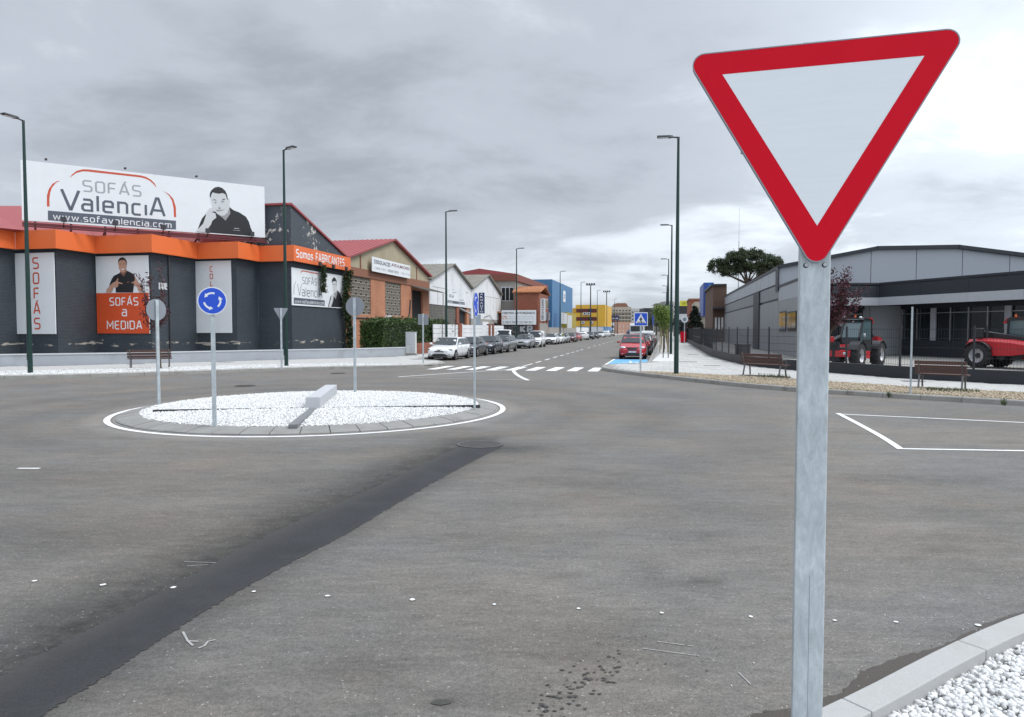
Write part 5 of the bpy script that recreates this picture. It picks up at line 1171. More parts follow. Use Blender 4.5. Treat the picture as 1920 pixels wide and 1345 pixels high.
# ---- red brick house, brown-topped hall behind, blue hall, yellow block
RH = Bld('brick_house', 'red brick house with tiled roof beside the scrapyard banner', 'building', 102.6, -18)
RH.box('wall', 102.6, 111.6, -21.6, -18, .1, 7.3, m_rbrick)
mb = MB(); n = 9
m_tile = M('clay_tile', (.42,.17,.075), .85, 0, .3, 2., island=.3)
rf = RH.poly('roof', [(102.3,-21.9,7.3),(102.3,-17.7,7.3),(107.2,-17.7,8.35),(107.2,-21.9,8.35)], (0,0,.1), m_tile)
mb = MB()
for i in range(15):
    for j in range(9):
        b_ = -21.8+i*.29; a_ = 102.2+j*.55; mb.bar(RH.p(a_,b_,7.44+j*.118), RH.p(a_+.58,b_,7.44+j*.118+.14), .2, .09)
stuff(mb.build('roof_tiles', m_tile, RH.r)); RH.poly('roof', [(112,-21.9,7.3),(112,-17.7,7.3),(107.2,-17.7,8.35),(107.2,-21.9,8.35)], (0,0,.1), m_tile)
for a in (106.0, 109.2):
    f = RH.box('window', a, a+1.5, -18.02, -17.95, 5.2, 6.7, m_cope); RH.box('pane', a+.12, a+1.38, -17.95, -17.935, 5.32, 6.58, m_glassd, f)
    RH.box('balcony', a, a+1.5, -18.0, -17.6, 3.4, 4.6, M('balcony_grey',(.2,.2,.22),.7))
RH.box('shutter', 103.4, 110.8, -18.02, -17.96, .2, 2.9, m_conc); RH.box('lower_roof', 101.6, 102.58, -24, -18.6, 4.4, 4.6, m_tile); RH.box('lower_wall', 102.58, 102.9, -24, -21.61, .1, 4.6, m_rbrick)
P0, P1 = onA(940.5, 101.5), onA(1005, 101.5)
s4 = Board('scrapyard_banner', 'white banner with black and red capitals on the end of the red brick house', 'sign', P0, P1, zAt(972,609,P0[1]), zAt(972,582,P0[1]), .1, m_whitep)
c8 = lambda x, y: (x/13.45+930, y/13.45+560)
tfit(s4, 'CENTRO AUTORIZADO', (160,392), (985,392), (160,340), m_print_bk, c8, .03); tfit(s4, 'DE BAJA', (145,470), (285,470), (145,432), m_print_rd, c8, .02); tfit(s4, 'DE VH', (145,525), (285,525), (145,488), m_print_rd, c8, .02)
tfit(s4, 'Tele suministro, Piezas usadas,', (318,470), (955,470), (318,438), m_print_gr, c8, .0); tfit(s4, 'Motores, Cambios, Alternadores, etc.', (318,525), (965,525), (318,492), m_print_gr, c8, .0)
tfit(s4, 'EL MEJOR PRECIO DEL MERCADO', (175,630), (940,630), (175,568), m_print_bk, c8, .0)
gr_ = Bld('graffiti_wall', 'dark wall with pale spray-painted letters below the white banner', 'wall', 101.8, -18.6); gr_.box('wall', 101.8, 102.1, -24, -18.6, .1, 2.55, m_dark)
gb = Board.__new__(Board); gb.A = Vector(onA(940,101.8)); gb.ang = RZ; gb.z0 = 0; gb.root = thing('graffiti', 'pale spray-painted capital letters on the dark wall under the banner', 'graffiti', (gb.A.x, gb.A.y, 0), RZ)
fit(gb, 'KP', (630,840), (900,840), (630,700), .3, m_print_gr, -.02, c8); fit(gb, 'IUC', (180,840), (500,840), (180,700), .2, M('faint_spray',(.12,.12,.12),.8), -.02, c8)
a = aOf(1012.5,-17.9); P0, P1 = onA(1013, a), onA(1022.3, a)
s5 = Board('projecting_sign', 'upright white sign with black capitals on the corner of the red brick house', 'sign', P0, P1, zAt(1017,602,P0[1]), zAt(1017,560,P0[1]), .15, m_whitep)
for k, ch in enumerate('DESGUACE'): text(s5.root, ch, s5.w/2, s5.h*(.985-(k+.9)/9.4), s5.h*.075, m_print_bk, -.004, s5.w*.45, .03, align='C')
s5.poly([(s5.w*.2,s5.h*.085),(s5.w*.4,s5.h*.13),(s5.w*.4,s5.h*.1),(s5.w*.8,s5.h*.1),(s5.w*.8,s5.h*.07),(s5.w*.4,s5.h*.07),(s5.w*.4,s5.h*.04)], 'arrow', m_print_bk, -.004)
GH = Bld('grey_hall', 'grey block hall with brown cornice behind the red brick house', 'building', 105, -22)
GH.box('wall', 105, 134, -33, -22, .1, 9.3, m_conc); GH.box('cornice', 104.7, 134.2, -33.2, -21.7, 9.3, 10.3, M('brown_cornice',(.20,.065,.045),.7)); GH.poly('roof', [(104.7,-33,10.3),(104.7,-21.8,10.3),(104.7,-27.5,11.2)], (29,0,0), m_redroof)
f = GH.box('window', 104.9, 105, -24.2, -22.3, 6.2, 8.4, m_cope)
for j in range(3): GH.box('pane', 104.88, 104.9, -24.05+.62*j, -23.55+.62*j, 6.35, 8.25, m_void, f)
for k in range(5): GH.box('window', 108+k*5, 110.6+k*5, -22, -21.95, 6.0, 8.2, m_glassd)
m_blueh = M('blue_cladding', (.055,.17,.33), .5, 0, .06, .4)
BH = Bld('blue_hall', 'tall plain blue clad hall with a small white sign', 'building', 137, -21.4)
BH.box('wall', 137, 168.5, -40, -21.4, .1, 11.7, m_blueh)
for k in range(11): BH.box('cladding_panel', 137.2+k*2.84, 139.95+k*2.84, -21.4, -21.37, 4.2, 11.6, m_blueh)
BH.box('door', 139.5, 143.5, -21.4, -21.34, .1, 5.2, M('blue_door',(.03,.11,.26),.5)); BH.box('yellow_bay', 150, 166, -21.4, -20.2, .1, 5.6, M('ochre_yellow',(.34,.26,.03),.6)); BH.box('bay_window', 150.5, 158, -20.2, -20.15, 1.2, 5.0, m_cope)
s6 = streetboard('shop_sign', 'small upright white sign high on the blue hall', 1056, 1060, -21.3, 545, 566, m_whitep); text(s6.root, 'X', s6.w/2, s6.h*.3, s6.h*.4, M('navy',(.02,.05,.2),.5), -.01, s6.w*.6, .03, align='C')
s6b = streetboard('panel_board', 'white board on two posts in front of the blue hall', 1052.5, 1063, -17.8, 586, 607, m_cope)
for x in (.2, s6b.w-.2): MB().box(x-.05,x+.05,.05,.12,-2.2,0).build('post', m_steel, s6b.root)
mb = MB()
for j in range(4): s6b.poly([(s6b.w*.15,s6b.h*(.12+.22*j)),(s6b.w*.45,s6b.h*(.12+.22*j)),(s6b.w*.45,s6b.h*(.26+.22*j)),(s6b.w*.15,s6b.h*(.26+.22*j))], 'notice', m_print_gr, -.004)
m_yel = M('yellow_render', (.62,.36,.035), .6, 0, .05, .3); m_mar = M('maroon_glazing', (.10,.018,.018), .3, 0, .2, .5)
yb0 = onA(1079, 222); yb_b = to_st(*yb0)[1]
YB = Bld('yellow_block', 'yellow office block with two dark red window bands', 'building', 222, -18)
YB.box('wall', 222, 250, yb_b, -18, 2.8, 9.6, m_yel); YB.box('base', 221.9, 250, yb_b-1, -17.9, .1, 2.8, M('pale_blue_base',(.10,.22,.42),.6)); YB.box('side_wing', 223, 250, yb_b-4, yb_b-.01, 2.8, 8.6, m_yel)
yl_ = to_st(*onA(1118.5,222))[1]
for z0, z1 in ((zAt(1100,587,228), zAt(1100,580.3,228)), (zAt(1100,602,228), zAt(1100,595.3,228))):
    f = YB.box('window_band', 221.9, 222, yb_b+.2, yl_, z0, z1, m_mar)
    for k in range(5): YB.box('pane', 221.86, 221.9, yb_b+.35+k*(yl_-yb_b-.4)/5, yb_b+.35+(k+.86)*(yl_-yb_b-.4)/5, z0+.1, z1-.1, m_glassd if k == 3 else m_mar, f)
for px, py, wh_ in ((1096,590,'between the red bands, left one'),(1103,590,'between the red bands, right one'),(1109,606,'below the lower red band, right one'),(1093,606,'below the lower red band, left one')):
    q_ = to_st(*onA(px,221.6)); ac2 = Bld('air_conditioner', 'pale air conditioner unit '+wh_, 'air conditioner', 221.6, q_[1], z=zAt(px,py+1.5,228)); ac2.r['group'] = 'air conditioners on the yellow block'
    MB().box(-.5,.5,-.3,.28,0,.8).build('casing', m_cope, ac2.r); MB().box(-.2,.2,-.32,-.3,.2,.6).build('fan_grille', m_dark, ac2.r)
# walls along the left kerb further down
for a0, a1, z1, m_, lab in ((112.5,131,2.3,m_conc,'grey block wall along the street before the blue hall'),(132,150,2.2,m_conc,'grey wall in front of the blue hall'),(151,176,2.4,m_wrender,'pale wall beyond the blue hall'),(178,220,2.6,m_lowwall,'long pale wall before the yellow block')):
    W_ = Bld('street_wall', lab, 'wall', a0, -18.3)
    n = max(int((a1-a0)/3), 1)
    for k in range(n): W_.box('wall_panel', a0+k*(a1-a0)/n, a0+(k+.985)*(a1-a0)/n, -18.5, -18.3, .1, z1, m_)
# ------------------------------------------------------------------ vehicles
def paint(name, c, met=0): return M(name, c, .28, met, .02, 2., coat=.6, spec=.5)
C_WH, C_DG, C_NV, C_GR, C_SI, C_RD, C_MR, C_BK, C_BG = paint('car_white',(.72,.735,.75)), paint('car_dark_grey',(.045,.045,.05),.3), paint('car_navy',(.018,.022,.035),.2), paint('car_grey',(.20,.205,.21),.5), paint('car_silver',(.36,.375,.39),.5), paint('car_red',(.40,.012,.022)), paint('car_maroon',(.09,.02,.025),.2), paint('car_black',(.012,.012,.014)), paint('car_beige',(.30,.27,.23),.3)
m_cglass = M('car_glass', (.018,.024,.028), .05, 0, .02, 1., spec=.55); m_tyre = M('tyre', (.016,.016,.017), .85); m_rim = M('wheel_rim', (.34,.35,.36), .35, .7)
m_lampg = M('headlight_glass', (.62,.66,.68), .1, .2, .1, 9., spec=.9); m_lampd = M('smoked_headlight', (.10,.11,.12), .08, .2, .2, 9., spec=.9); m_tail = M('tail_light', (.35,.01,.015), .2); m_plate = M('number_plate', (.50,.50,.50), .4, 0, .5, 14.); m_trim = M('black_trim', (.015,.015,.016), .5)
PROF = {
 'hatch': dict(L=4.2, W=1.76, H=1.46, hood=.93, belt=.97, cowl=1.05, rs=.30, re=-1.35, rb=-1.95, tail=.95),
 'estate': dict(L=4.6, W=1.80, H=1.47, hood=.90, belt=.97, cowl=1.10, rs=.30, re=-1.75, rb=-2.20, tail=1.0),
 'sedan': dict(L=4.4, W=1.76, H=1.43, hood=.90, belt=.95, cowl=.95, rs=.25, re=-.85, rb=-1.55, tail=.98),
 'mpv': dict(L=4.4, W=1.78, H=1.66, hood=1.0, belt=1.06, cowl=1.30, rs=.45, re=-1.75, rb=-2.1, tail=1.05),
 'van': dict(L=4.1, W=1.74, H=1.82, hood=1.02, belt=1.08, cowl=1.15, rs=.60, re=-1.98, rb=-2.0, tail=1.1),
 'people': dict(L=4.6, W=1.85, H=1.95, hood=1.1, belt=1.15, cowl=1.30, rs=.55, re=-1.95, rb=-2.1, tail=1.15),
 'suv': dict(L=4.5, W=1.84, H=1.66, hood=1.03, belt=1.08, cowl=1.0, rs=.30, re=-1.75, rb=-2.15, tail=1.08)}
def car(kind, label, a, b, mat, head=-1, yaw=0, detail=2, plate=True, group='cars parked along the street', z=0, cat='car', name='parked_car', cladding=False):
    """a,b = centre on the street grid; head -1 faces the viewer, +1 faces away. local +x = forward"""
    p = PROF[kind]; Lh = p['L']/2; hw = p['W']/2; x, y = st(a, b)
    r = thing(name, label, cat, (x, y, z), (pi/2-SA if head > 0 else -pi/2-SA)+yaw, group)
    hood, belt, tail, zl = p['hood'], p['belt'], p['tail'], .2
    S_ = [(Lh, .36, .62, .62), (Lh-.05, .27, .70, .80), (Lh-.22, .22, .78, .93), (Lh-.55, .2, hood-.08, .985), (p['cowl']+.1, .2, hood+.02, 1.0), (p['cowl']-.25, .2, belt, 1.0), (0, .2, belt+.01, 1.0), (p['rb']+.5, .2, belt+.03, 1.0), (-Lh+.45, .21, tail, .98), (-Lh+.14, .25, tail-.03, .92), (-Lh+.04, .33, tail-.14, .86), (-Lh, .42, .68, .78)]
    rings = []
    for (sx, z0, z1, f) in S_:
        w_ = hw*f; h_ = z1-z0
        half = [(.80*w_, z0), (.965*w_, z0+.10*h_), (w_, z0+.42*h_), (.985*w_, z0+.68*h_), (.955*w_, z1-.05*h_), (.86*w_, z1), (.45*w_, z1+.022)]
        rings.append([(sx, yy, zz) for yy, zz in half] + [(sx, -yy, zz) for yy, zz in reversed(half)])
    MB().loft(rings).build('body', mat, r, fixn=True)
    zb_, zt_ = belt-.015, p['H']; bw, tw = hw*.90, hw*.74; ct, rs, re, rb = p['cowl'], p['rs'], p['re'], p['rb']
    if kind == 'van': tw = hw*.84
    xs = [(ct, 0), (ct+(rs-ct)*.6, .64), (rs, .955), ((rs+re)/2, 1.0), (re, .965), (re+(rb-re)*.6, .55), (rb, 0)]
    rg = []
    for sx, t in xs:
        zz = zb_+(zt_-zb_)*t; w_ = bw+(tw-bw)*t; ks = min(t*3, 1)
        rg.append([(sx, bw, zb_-.04), (sx, (bw*.5+w_*.5)+.012*t, (zb_+zz)/2), (sx, w_, zz-.055*ks), (sx, w_*.86, zz-.008*ks), (sx, 0, zz+.012*ks), (sx, -w_*.86, zz-.008*ks), (sx, -w_, zz-.055*ks), (sx, -(bw*.5+w_*.5)-.012*t, (zb_+zz)/2), (sx, -bw, zb_-.04)])
    MB().loft(rg, cap=False, close=False).build('roof', mat, r, fixn=True)
    def at_(t_end, t):       # point on front/rear slope: (x, z, halfwidth)
        return None
    o = .012
    def slope(x0, x1, t0, t1, inset, nm, sgn):
        f = lambda t: (zb_+(zt_-zb_)*t, bw+(tw-bw)*t-inset)
        (z0, w0), (z1, w1) = f(t0), f(t1); dx, dz = x1-x0, z1-z0; l = math.hypot(dx, dz); nx, nz = sgn*abs(dz)/l*o, abs(dx)/l*o
        mb = MB(); c0, c1 = .035, .035
        mb.loft([[(x0+nx,-w0,z0+nz),(x1+nx,-w1,z1+nz)],[(x0+nx+.02*sgn,-w0*.5,z0+nz+.01),(x1+nx+.02*sgn,-w1*.5,z1+nz+.014)],[(x0+nx+.025*sgn,0,z0+nz+.012),(x1+nx+.025*sgn,0,z1+nz+.018)],[(x0+nx+.02*sgn,w0*.5,z0+nz+.01),(x1+nx+.02*sgn,w1*.5,z1+nz+.014)],[(x0+nx,w0,z0+nz),(x1+nx,w1,z1+nz)]], close=False, cap=False)
        return mb.build(nm, m_cglass, r, fixn=True)
    slope(ct+(rs-ct)*.05, ct+(rs-ct)*.97, .06, .92, .025, 'windshield', 1)
    if kind != 'van': slope(rb+(re-rb)*.12, rb+(re-rb)*.95, .14, .90, .09, 'rear_window', -1)
    wins_ = [(ct-.18, .18), (.10, re*.52), (re*.52-.08, re-.12)] if kind in ('estate','mpv','suv') else [(ct-.18, .12), (.04, re-.02)]
    if kind == 'van': wins_ = [(ct-.15, .12)]
    for sy in (1, -1):
        for k, (xa, xb) in enumerate(wins_):
            def side(xx, t): w_ = bw+(tw-bw)*t; mid = .012*math.sin(t*pi); return (xx, sy*(w_+.016+mid), zb_+(zt_-zb_)*t)
            t1 = .84; xa1 = xa if k else min(xa-.02, ct+(rs-ct)*(t1*1.0)-.12)
            xb1 = xb if k < len(wins_)-1 else max(xb, re+.02)+.06
            xb0 = xb if k < len(wins_)-1 else xb-.22
            if kind == 'van': xb0 = xb1 = xb
            pts = [side(xa, .07), side(xb0, .07), side(xb1, t1), side(xa1 if k == 0 else xa, t1)]
            mb = MB(); mb.face(pts if sy < 0 else pts[::-1]); mb.build('side_window', m_cglass, r, fixn=False)
        if detail >= 2:
            mb = MB(); mb.ell((ct-.15, sy*(hw+.09), belt+.08), (.07,.11,.075), 10, 6); mb.bar((ct-.15, sy*hw*.9, belt+.02), (ct-.15, sy*(hw+.06), belt+.06), .05, .04); mb.build('wing_mirror', mat if detail >= 2 else m_trim, r)
            for hx in (ct-.75, -.55 if len(wins_) > 1 else None):
                if hx is None: continue
                mb = MB(); mb.bar((hx+.1, sy*(hw+.012), belt-.12), (hx-.08, sy*(hw+.012), belt-.115), .03, .025); mb.build('door_handle', mat, r)
            mb = MB(); xd = [ct-.05, .12, re*.62]
            for q_ in xd[:3 if kind != 'van' else 2]: mb.bar((q_, sy*(hw*1.002), .36), (q_-.02, sy*(hw*.975), belt-.04), .008, .012)
            mb.build('door_seam', m_trim, r)
    fx, rx = Lh-.82, -Lh+.78
    for wx in (fx, rx):
        for sy in (1, -1):
            mb = MB(); nn = 20; R2 = .375
            mb.mesh([(wx+R2*math.cos(2*pi*i/nn), sy*(hw*.99+.004), .33+R2*math.sin(2*pi*i/nn)) for i in range(nn)], [tuple(range(nn)) if sy < 0 else tuple(range(nn-1,-1,-1))]); mb.build('wheel_arch', m_trim, r)
            mb = MB(); mb.tube((wx, sy*(hw-.22), .315), (wx, sy*(hw+.012), .315), .315, .305, 22); wo_ = mb.build('wheel', m_tyre, r)
            mb = MB(); mb.tube((wx, sy*(hw+.0), .315), (wx, sy*(hw+.020), .315), .21, .19, 18)
            mb.build('rim', m_rim, wo_)
            if detail >= 2:
                mb = MB()
                for k in range(5): t = 2*pi*k/5+.3; mb.bar((wx+.06*math.cos(t), sy*(hw+.024), .315+.06*math.sin(t)), (wx+.17*math.cos(t), sy*(hw+.022), .315+.17*math.sin(t)), .045, .006, up=(0,1,0))
                mb.build('rim_gap', m_trim, wo_)
    for sy in (1, -1):
        mb = MB(); mb.ell((Lh-.24, sy*hw*.70, hood-.22), (.20,.21,.075), 12, 6); mb.build('headlight', m_lampd if kind == 'estate' else m_lampg, r)
        mb = MB(); mb.ell((-Lh+.13, sy*hw*.80, tail-.12), (.12,.10,.14 if kind != 'van' else .26), 10, 6); mb.build('tail_light', m_tail, r)
        if detail >= 2: mb = MB(); mb.ell((Lh-.08, sy*hw*.72, .37), (.06,.075,.05), 8, 5); mb.build('fog_light', m_trim if kind == 'estate' else m_lampg, r)
    gz0, gz1 = hood-.36, hood-.20
    mb = MB(); mb.loft([[(Lh-.13,-hw*.56,gz0+.03),(Lh-.19,-hw*.56,gz1)],[(Lh+.025,-hw*.32,gz0),(Lh-.04,-hw*.32,gz1)],[(Lh+.04,0,gz0-.01),(Lh-.02,0,gz1)],[(Lh+.025,hw*.32,gz0),(Lh-.04,hw*.32,gz1)],[(Lh-.13,hw*.56,gz0+.03),(Lh-.19,hw*.56,gz1)]], close=False, cap=False); mb.build('grille', m_trim, r, fixn=True)
    mb = MB(); mb.loft([[(Lh-.06,-hw*.72,.27),(Lh-.04,-hw*.72,.40)],[(Lh+.03,-hw*.35,.255),(Lh+.03,-hw*.35,.42)],[(Lh+.04,0,.255),(Lh+.04,0,.42)],[(Lh+.03,hw*.35,.255),(Lh+.03,hw*.35,.42)],[(Lh-.06,hw*.72,.27),(Lh-.04,hw*.72,.40)]], close=False, cap=False); mb.build('air_intake', m_trim, r, fixn=True)
    MB().box(Lh+.012, Lh+.045, -.26, .26, .44, .55).build('number_plate', m_plate, r)
    MB().box(-Lh-.02, -Lh+.06, -.26, .26, .62, .73).build('number_plate', m_plate, r)
    if detail >= 2:
        mb = MB()
        for sy in (-1, 1): mb.bar((ct+.05, sy*.05, zb_+.03), (ct-.02, sy*.05+.55, zb_+.06), .02, .015)
        mb.build('wiper', m_trim, r)
    if cladding:
        MB().box(Lh-.10, Lh+.026, -hw*.86, hw*.86, .44, .60).build('bumper', m_trim, r, bevel=.03)
    return r
car('estate', 'white estate car nearest on the left kerb, facing the viewer', 45.45, -14.0, C_WH)
car('sedan', 'dark grey saloon parked right behind the white estate car', 51.0, -14.05, C_DG)
car('hatch', 'dark navy hatchback third in the left parked row', 56.1, -14.0, C_NV)
car('estate', 'grey estate car fourth in the left parked row', 61.2, -13.95, C_GR)
car('hatch', 'silver hatchback in front of the white van in the left row', 73.4, -14.35, C_SI)
car('van', 'white delivery van parked behind the silver hatchback', 78.6, -14.1, C_WH, cladding=True)
car('hatch', 'white hatchback with a dark bumper behind the delivery van', 92.3, -14.5, C_WH, cladding=True)
car('hatch', 'small white hatchback half hidden behind the white car with dark bumper', 97.6, -14.5, C_WH, detail=1)
car('sedan', 'silver saloon half hidden before the maroon car', 103.0, -14.45, C_SI, detail=1)
car('hatch', 'maroon hatchback at the end of the nearer left row', 109.0, -14.2, C_MR, detail=1)
car('hatch', 'bright red hatchback parked on the left side of the street', 120.5, -14.9, C_RD, detail=1, yaw=-.12)
car('suv', 'white off-roader seen from behind after the bright red hatchback', 132, -14.7, C_WH, head=1, detail=1)
car('hatch', 'black hatchback behind the white off-roader', 140, -14.4, C_BK, detail=1)
car('sedan', 'dark saloon in front of the pale blue wall', 152, -14.6, C_DG, detail=1)
car('hatch', 'white hatchback farther down the left row', 172, -14.9, C_WH, detail=1)
car('suv', 'white crossover near the far end of the left row', 190, -14.9, C_WH, head=1, detail=1)
car('sedan', 'beige saloon last in the left row', 206, -14.9, C_BG, detail=1)
v = car('people', 'white and dark people carrier seen from behind in the scrapyard driveway', 72.6, -16.3, C_NV, head=1, yaw=.15)
for o in v.children:
    if o.name.startswith('roof'): o.data.materials[0] = C_WH
car('mpv', 'red people carrier facing the viewer on the blue bay', 49.85, -2.05, C_RD)
car('hatch', 'black hatchback parked behind the red people carrier', 56.6, -1.85, C_BK, head=1)
car('suv', 'dark off-roader third in the right parked row', 62.2, -1.85, C_DG, head=1)
car('estate', 'pale silver estate car fourth in the right parked row', 68.0, -1.85, C_SI, head=1, detail=1)
car('hatch', 'maroon hatchback in the right parked row', 74.0, -1.8, C_MR, head=1, detail=1)
car('van', 'white van in the right parked row', 80.0, -1.9, C_WH, head=1, detail=1)
car('hatch', 'dark maroon hatchback behind the saplings', 86.0, -1.8, C_MR, head=1, detail=1)
car('suv', 'white off-roader far along the right row', 92.0, -1.9, C_WH, head=1, detail=1)
car('hatch', 'grey hatchback far along the right row', 98.5, -1.85, C_GR, head=1, detail=1)
car('sedan', 'black saloon far along the right row', 105, -1.85, C_BK, head=1, detail=1)
# lorry and container
x, y = st(118, -4.3)
r = thing('lorry', 'white lorry with a dark front coming down the street', 'lorry', (x, y, 0), -pi/2-SA)
MB().box(1.2, 3.0, -1.1, 1.1, .6, 2.75).build('cab', C_WH, r, bevel=.12); MB().box(2.95, 3.03, -.95, .95, 1.65, 2.5).build('windshield', m_cglass, r); MB().box(2.95, 3.05, -1.08, 1.08, .5, 1.25).build('bumper', m_trim, r)
MB().box(-3.2, 1.1, -1.15, 1.15, .9, 3.0).build('cargo_box', C_WH, r, bevel=.03); MB().box(-3.0, 2.8, -.5, .5, .5, .9).build('chassis', m_trim, r)
for wx in (2.1, -2.1):
    for sy in (-1, 1): MB().tube((wx, sy*.8, .48), (wx, sy*1.1, .48), .48, n=18).build('wheel', m_tyre, r)
for sy in (-1, 1): MB().box(3.03, 3.06, sy*.8-.15, sy*.8+.15, .9, 1.1).build('headlight', m_lampg, r)
x, y = D(1182, 620, 160)[:2]
r = thing('container', 'dark blue rounded recycling container left of the lorry', 'container', (x, y, 0), -SA)
MB().loft([[(s_*math.cos(2*pi*i/16), s_*math.sin(2*pi*i/16), z) for i in range(16)] for s_, z in ((.85,.1),(.95,.6),(.9,1.2),(.6,1.75),(.2,1.95))]).build('shell', M('container_blue',(.03,.07,.13),.5), r); MB().box(-.25,.25,-.95,-.8,1.0,1.25).build('slot', m_trim, r)
# ------------------------------------------------------------------ telehandlers behind the right fence
m_tred = M('machine_red', (.45,.012,.020), .35, 0, .06, 2., coat=.3); m_tblk = M('machine_black', (.018,.018,.02), .45); m_tgl = M('cab_glass', (.07,.115,.125), .05, 0, .1, 2., spec=.9); m_hub = M('machine_rim', (.40,.40,.42), .5, .3)
def telehandler(px, Y, yaw, label):
    """local +x = forward; boom on the local -y ... cab on the +y side"""
    x = (px-960)/F*Y; r = thing('telehandler', label, 'telehandler', (x, Y, .146), yaw, 'red telehandlers in the dealer yard')
    mb = MB(); mb.ext([(2.0,-.75,.55),(2.0,-.75,.95),(1.2,-.75,1.05),(-1.9,-.75,1.05),(-2.1,-.75,.6)], (0,1.5,0)); mb.build('chassis', m_tblk, r, fixn=True)
    for wx in (1.45, -1.35):
        for sy in (-1, 1):
            c = sy*.95; mb = MB(); R_ = .60; n = 26
            prof = [(-.22,.34),(-.22,.52),(-.17,.585),(0,.60),(.17,.585),(.22,.52),(.22,.34)]
            rings = [[(wx+q*math.cos(2*pi*i/n), c+yy, .60+q*math.sin(2*pi*i/n)) for yy, q in prof] for i in range(n)]; rings.append(rings[0]); mb.loft(rings, close=False, cap=False); wo_ = mb.build('wheel', m_tyre, r, fixn=True)
            mb = MB()
            for i in range(16):
                t = 2*pi*i/16
                for s2 in (-1, 1):
                    t2 = t+.13*s2; mb.bar((wx+.60*math.cos(t2), c+s2*.02, .60+.60*math.sin(t2)), (wx+.585*math.cos(t2-.22), c+s2*.21, .60+.585*math.sin(t2-.22)), .06, .06, up=(math.cos(t2),0,math.sin(t2)))
            stuff(mb.build('tread_lugs', m_tyre, wo_))
            mb = MB(); mb.tube((wx, c+sy*.06, .60), (wx, c+sy*.20, .60), .25, .35, 20, cap=False); mb.tube((wx, c+sy*.05, .60), (wx, c+sy*.07, .60), .30, .30, 20); mb.build('rim', m_hub, wo_)
            mb = MB(); mb.tube((wx, c+sy*.07, .60), (wx, c+sy*.14, .60), .13, .10, 12); mb.build('hub', m_tblk, wo_)
            mb = MB(); arc = [[(wx+q*math.cos(t), c+yy, .60+q*math.sin(t)) for yy, q in ((-.24,.66),(.24,.66),(.24,.69),(-.24,.69))] for t in [math.radians(25+13*i) for i in range(11)]]; mb.loft(arc, sm=False); mb.build('mudguard', m_tblk, r, fixn=True)
    # cab on +y side
    cabp = [(.95,1.05),(1.05,1.45),(.62,2.25),(.1,2.36),(-.55,2.30),(-.62,1.05)]
    mb = MB(); mb.ext([(a, .03, b) for a, b in cabp], (0,.86,0)); mb.build('cab', m_tgl, r, fixn=True)
    for sy in (.0, .86):
        mb = MB()
        for (a, b), (c_, d_) in zip(cabp, cabp[1:]+cabp[:1]): mb.bar((a, .03+sy, b), (c_, .03+sy, d_), .08, .08)
        mb.build('cab_frame', m_tblk, r)
    mb = MB(); mb.ext([(.78,-.02,2.30),(.55,-.02,2.42),(-.5,-.02,2.42),(-.70,-.02,2.25),(-.6,-.02,2.34)][:4], (0,.95,0)); mb.build('cab_roof', m_tblk, r, fixn=True)
    mb = MB(); mb.ext([(-.2,.0,2.43),(-.62,.0,2.38),(-.80,.0,2.15),(-.70,.0,2.12),(-.55,.0,2.28),(-.2,.0,2.36)], (0,.93,0)); mb.build('roof_visor', m_tred, r, fixn=True)
    mb = MB()
    for k in range(4): mb.bar((.70-.04*k, .06, 2.33+.03*k), (.70-.04*k, .86, 2.33+.03*k), .02, .02)
    mb.build('roof_grille', m_tblk, r)
    mb = MB(); mb.ext([(.55,.90,.75),(.60,.90,1.35),(-.35,.90,1.35),(-.5,.90,.75)], (0,.04,0)); mb.build('door', m_tblk, r, fixn=True)
    MB().box(-.25,.55,.55,.98,.42,.78).build('step_box', m_tred, r, bevel=.03)
    # boom and carriage
    mb = MB(); mb.bar((-1.9,-.32,1.62), (1.5,-.32,1.12), .34, .42); mb.build('boom', m_tblk, r, bevel=.03)
    mb = MB(); mb.bar((1.3,-.32,1.12), (2.1,-.32,.72), .28, .34); mb.build('boom_head', m_tred, r, bevel=.03)
    mb = MB(); mb.box(2.0,2.12,-.85,.35,.35,1.25); mb.box(2.12,2.2,-.75,.25,.32,.42); mb.box(2.12,2.2,-.75,.25,1.1,1.2); mb.build('carriage', m_tblk, r)
    for yy in (-.62, .05): mb = MB(); mb.box(2.1,2.16,yy,yy+.12,.1,1.0); mb.box(2.16,3.1,yy,yy+.12,.10,.15); mb.build('fork', m_tblk, r)
    mb = MB(); mb.ext([(1.15,-.75,1.12),(2.12,-.75,.84),(2.16,-.75,.55),(1.15,-.75,.66)], (0,1.6,0)); mb.build('front_guard', m_tred, r, fixn=True); MB().box(1.5,1.95,-.7,-.1,1.2,1.5).build('boom_cover', m_tred, r, bevel=.04)
    for sy in (-.55, .62): mb = MB(); mb.ell((2.13,sy,.70),(.05,.11,.07),8,5); mb.build('headlight', m_lampg, r)
    # engine hood on the -y side
    rings = [[(xx,-.95,z0),(xx,-.95,z1-.12),(xx,-.82,z1),(xx,-.5,z1+.03),(xx,-.5,z0)] for xx, z0, z1 in ((.95,.85,1.05),(.75,.72,1.22),(0,.62,1.34),(-1.2,.60,1.42),(-1.85,.62,1.36),(-2.0,.75,1.15))]
    MB().loft(rings, sm=False).build('engine_hood', m_tred, r, fixn=True)
    MB().tube((-1.1,-.75,1.40),(-1.1,-.75,2.0),.06,n=10).build('exhaust', m_tblk, r); MB().box(-1.55,-1.25,-.9,-.65,1.42,1.9).build('air_filter', m_tblk, r, bevel=.04)
    mb = MB(); mb.ext([(-1.5,.1,1.05),(-1.5,.1,1.5),(-2.15,.1,1.38),(-2.2,.1,.75)], (0,.8,0)); mb.build('rear_cover', m_tred, r, fixn=True)
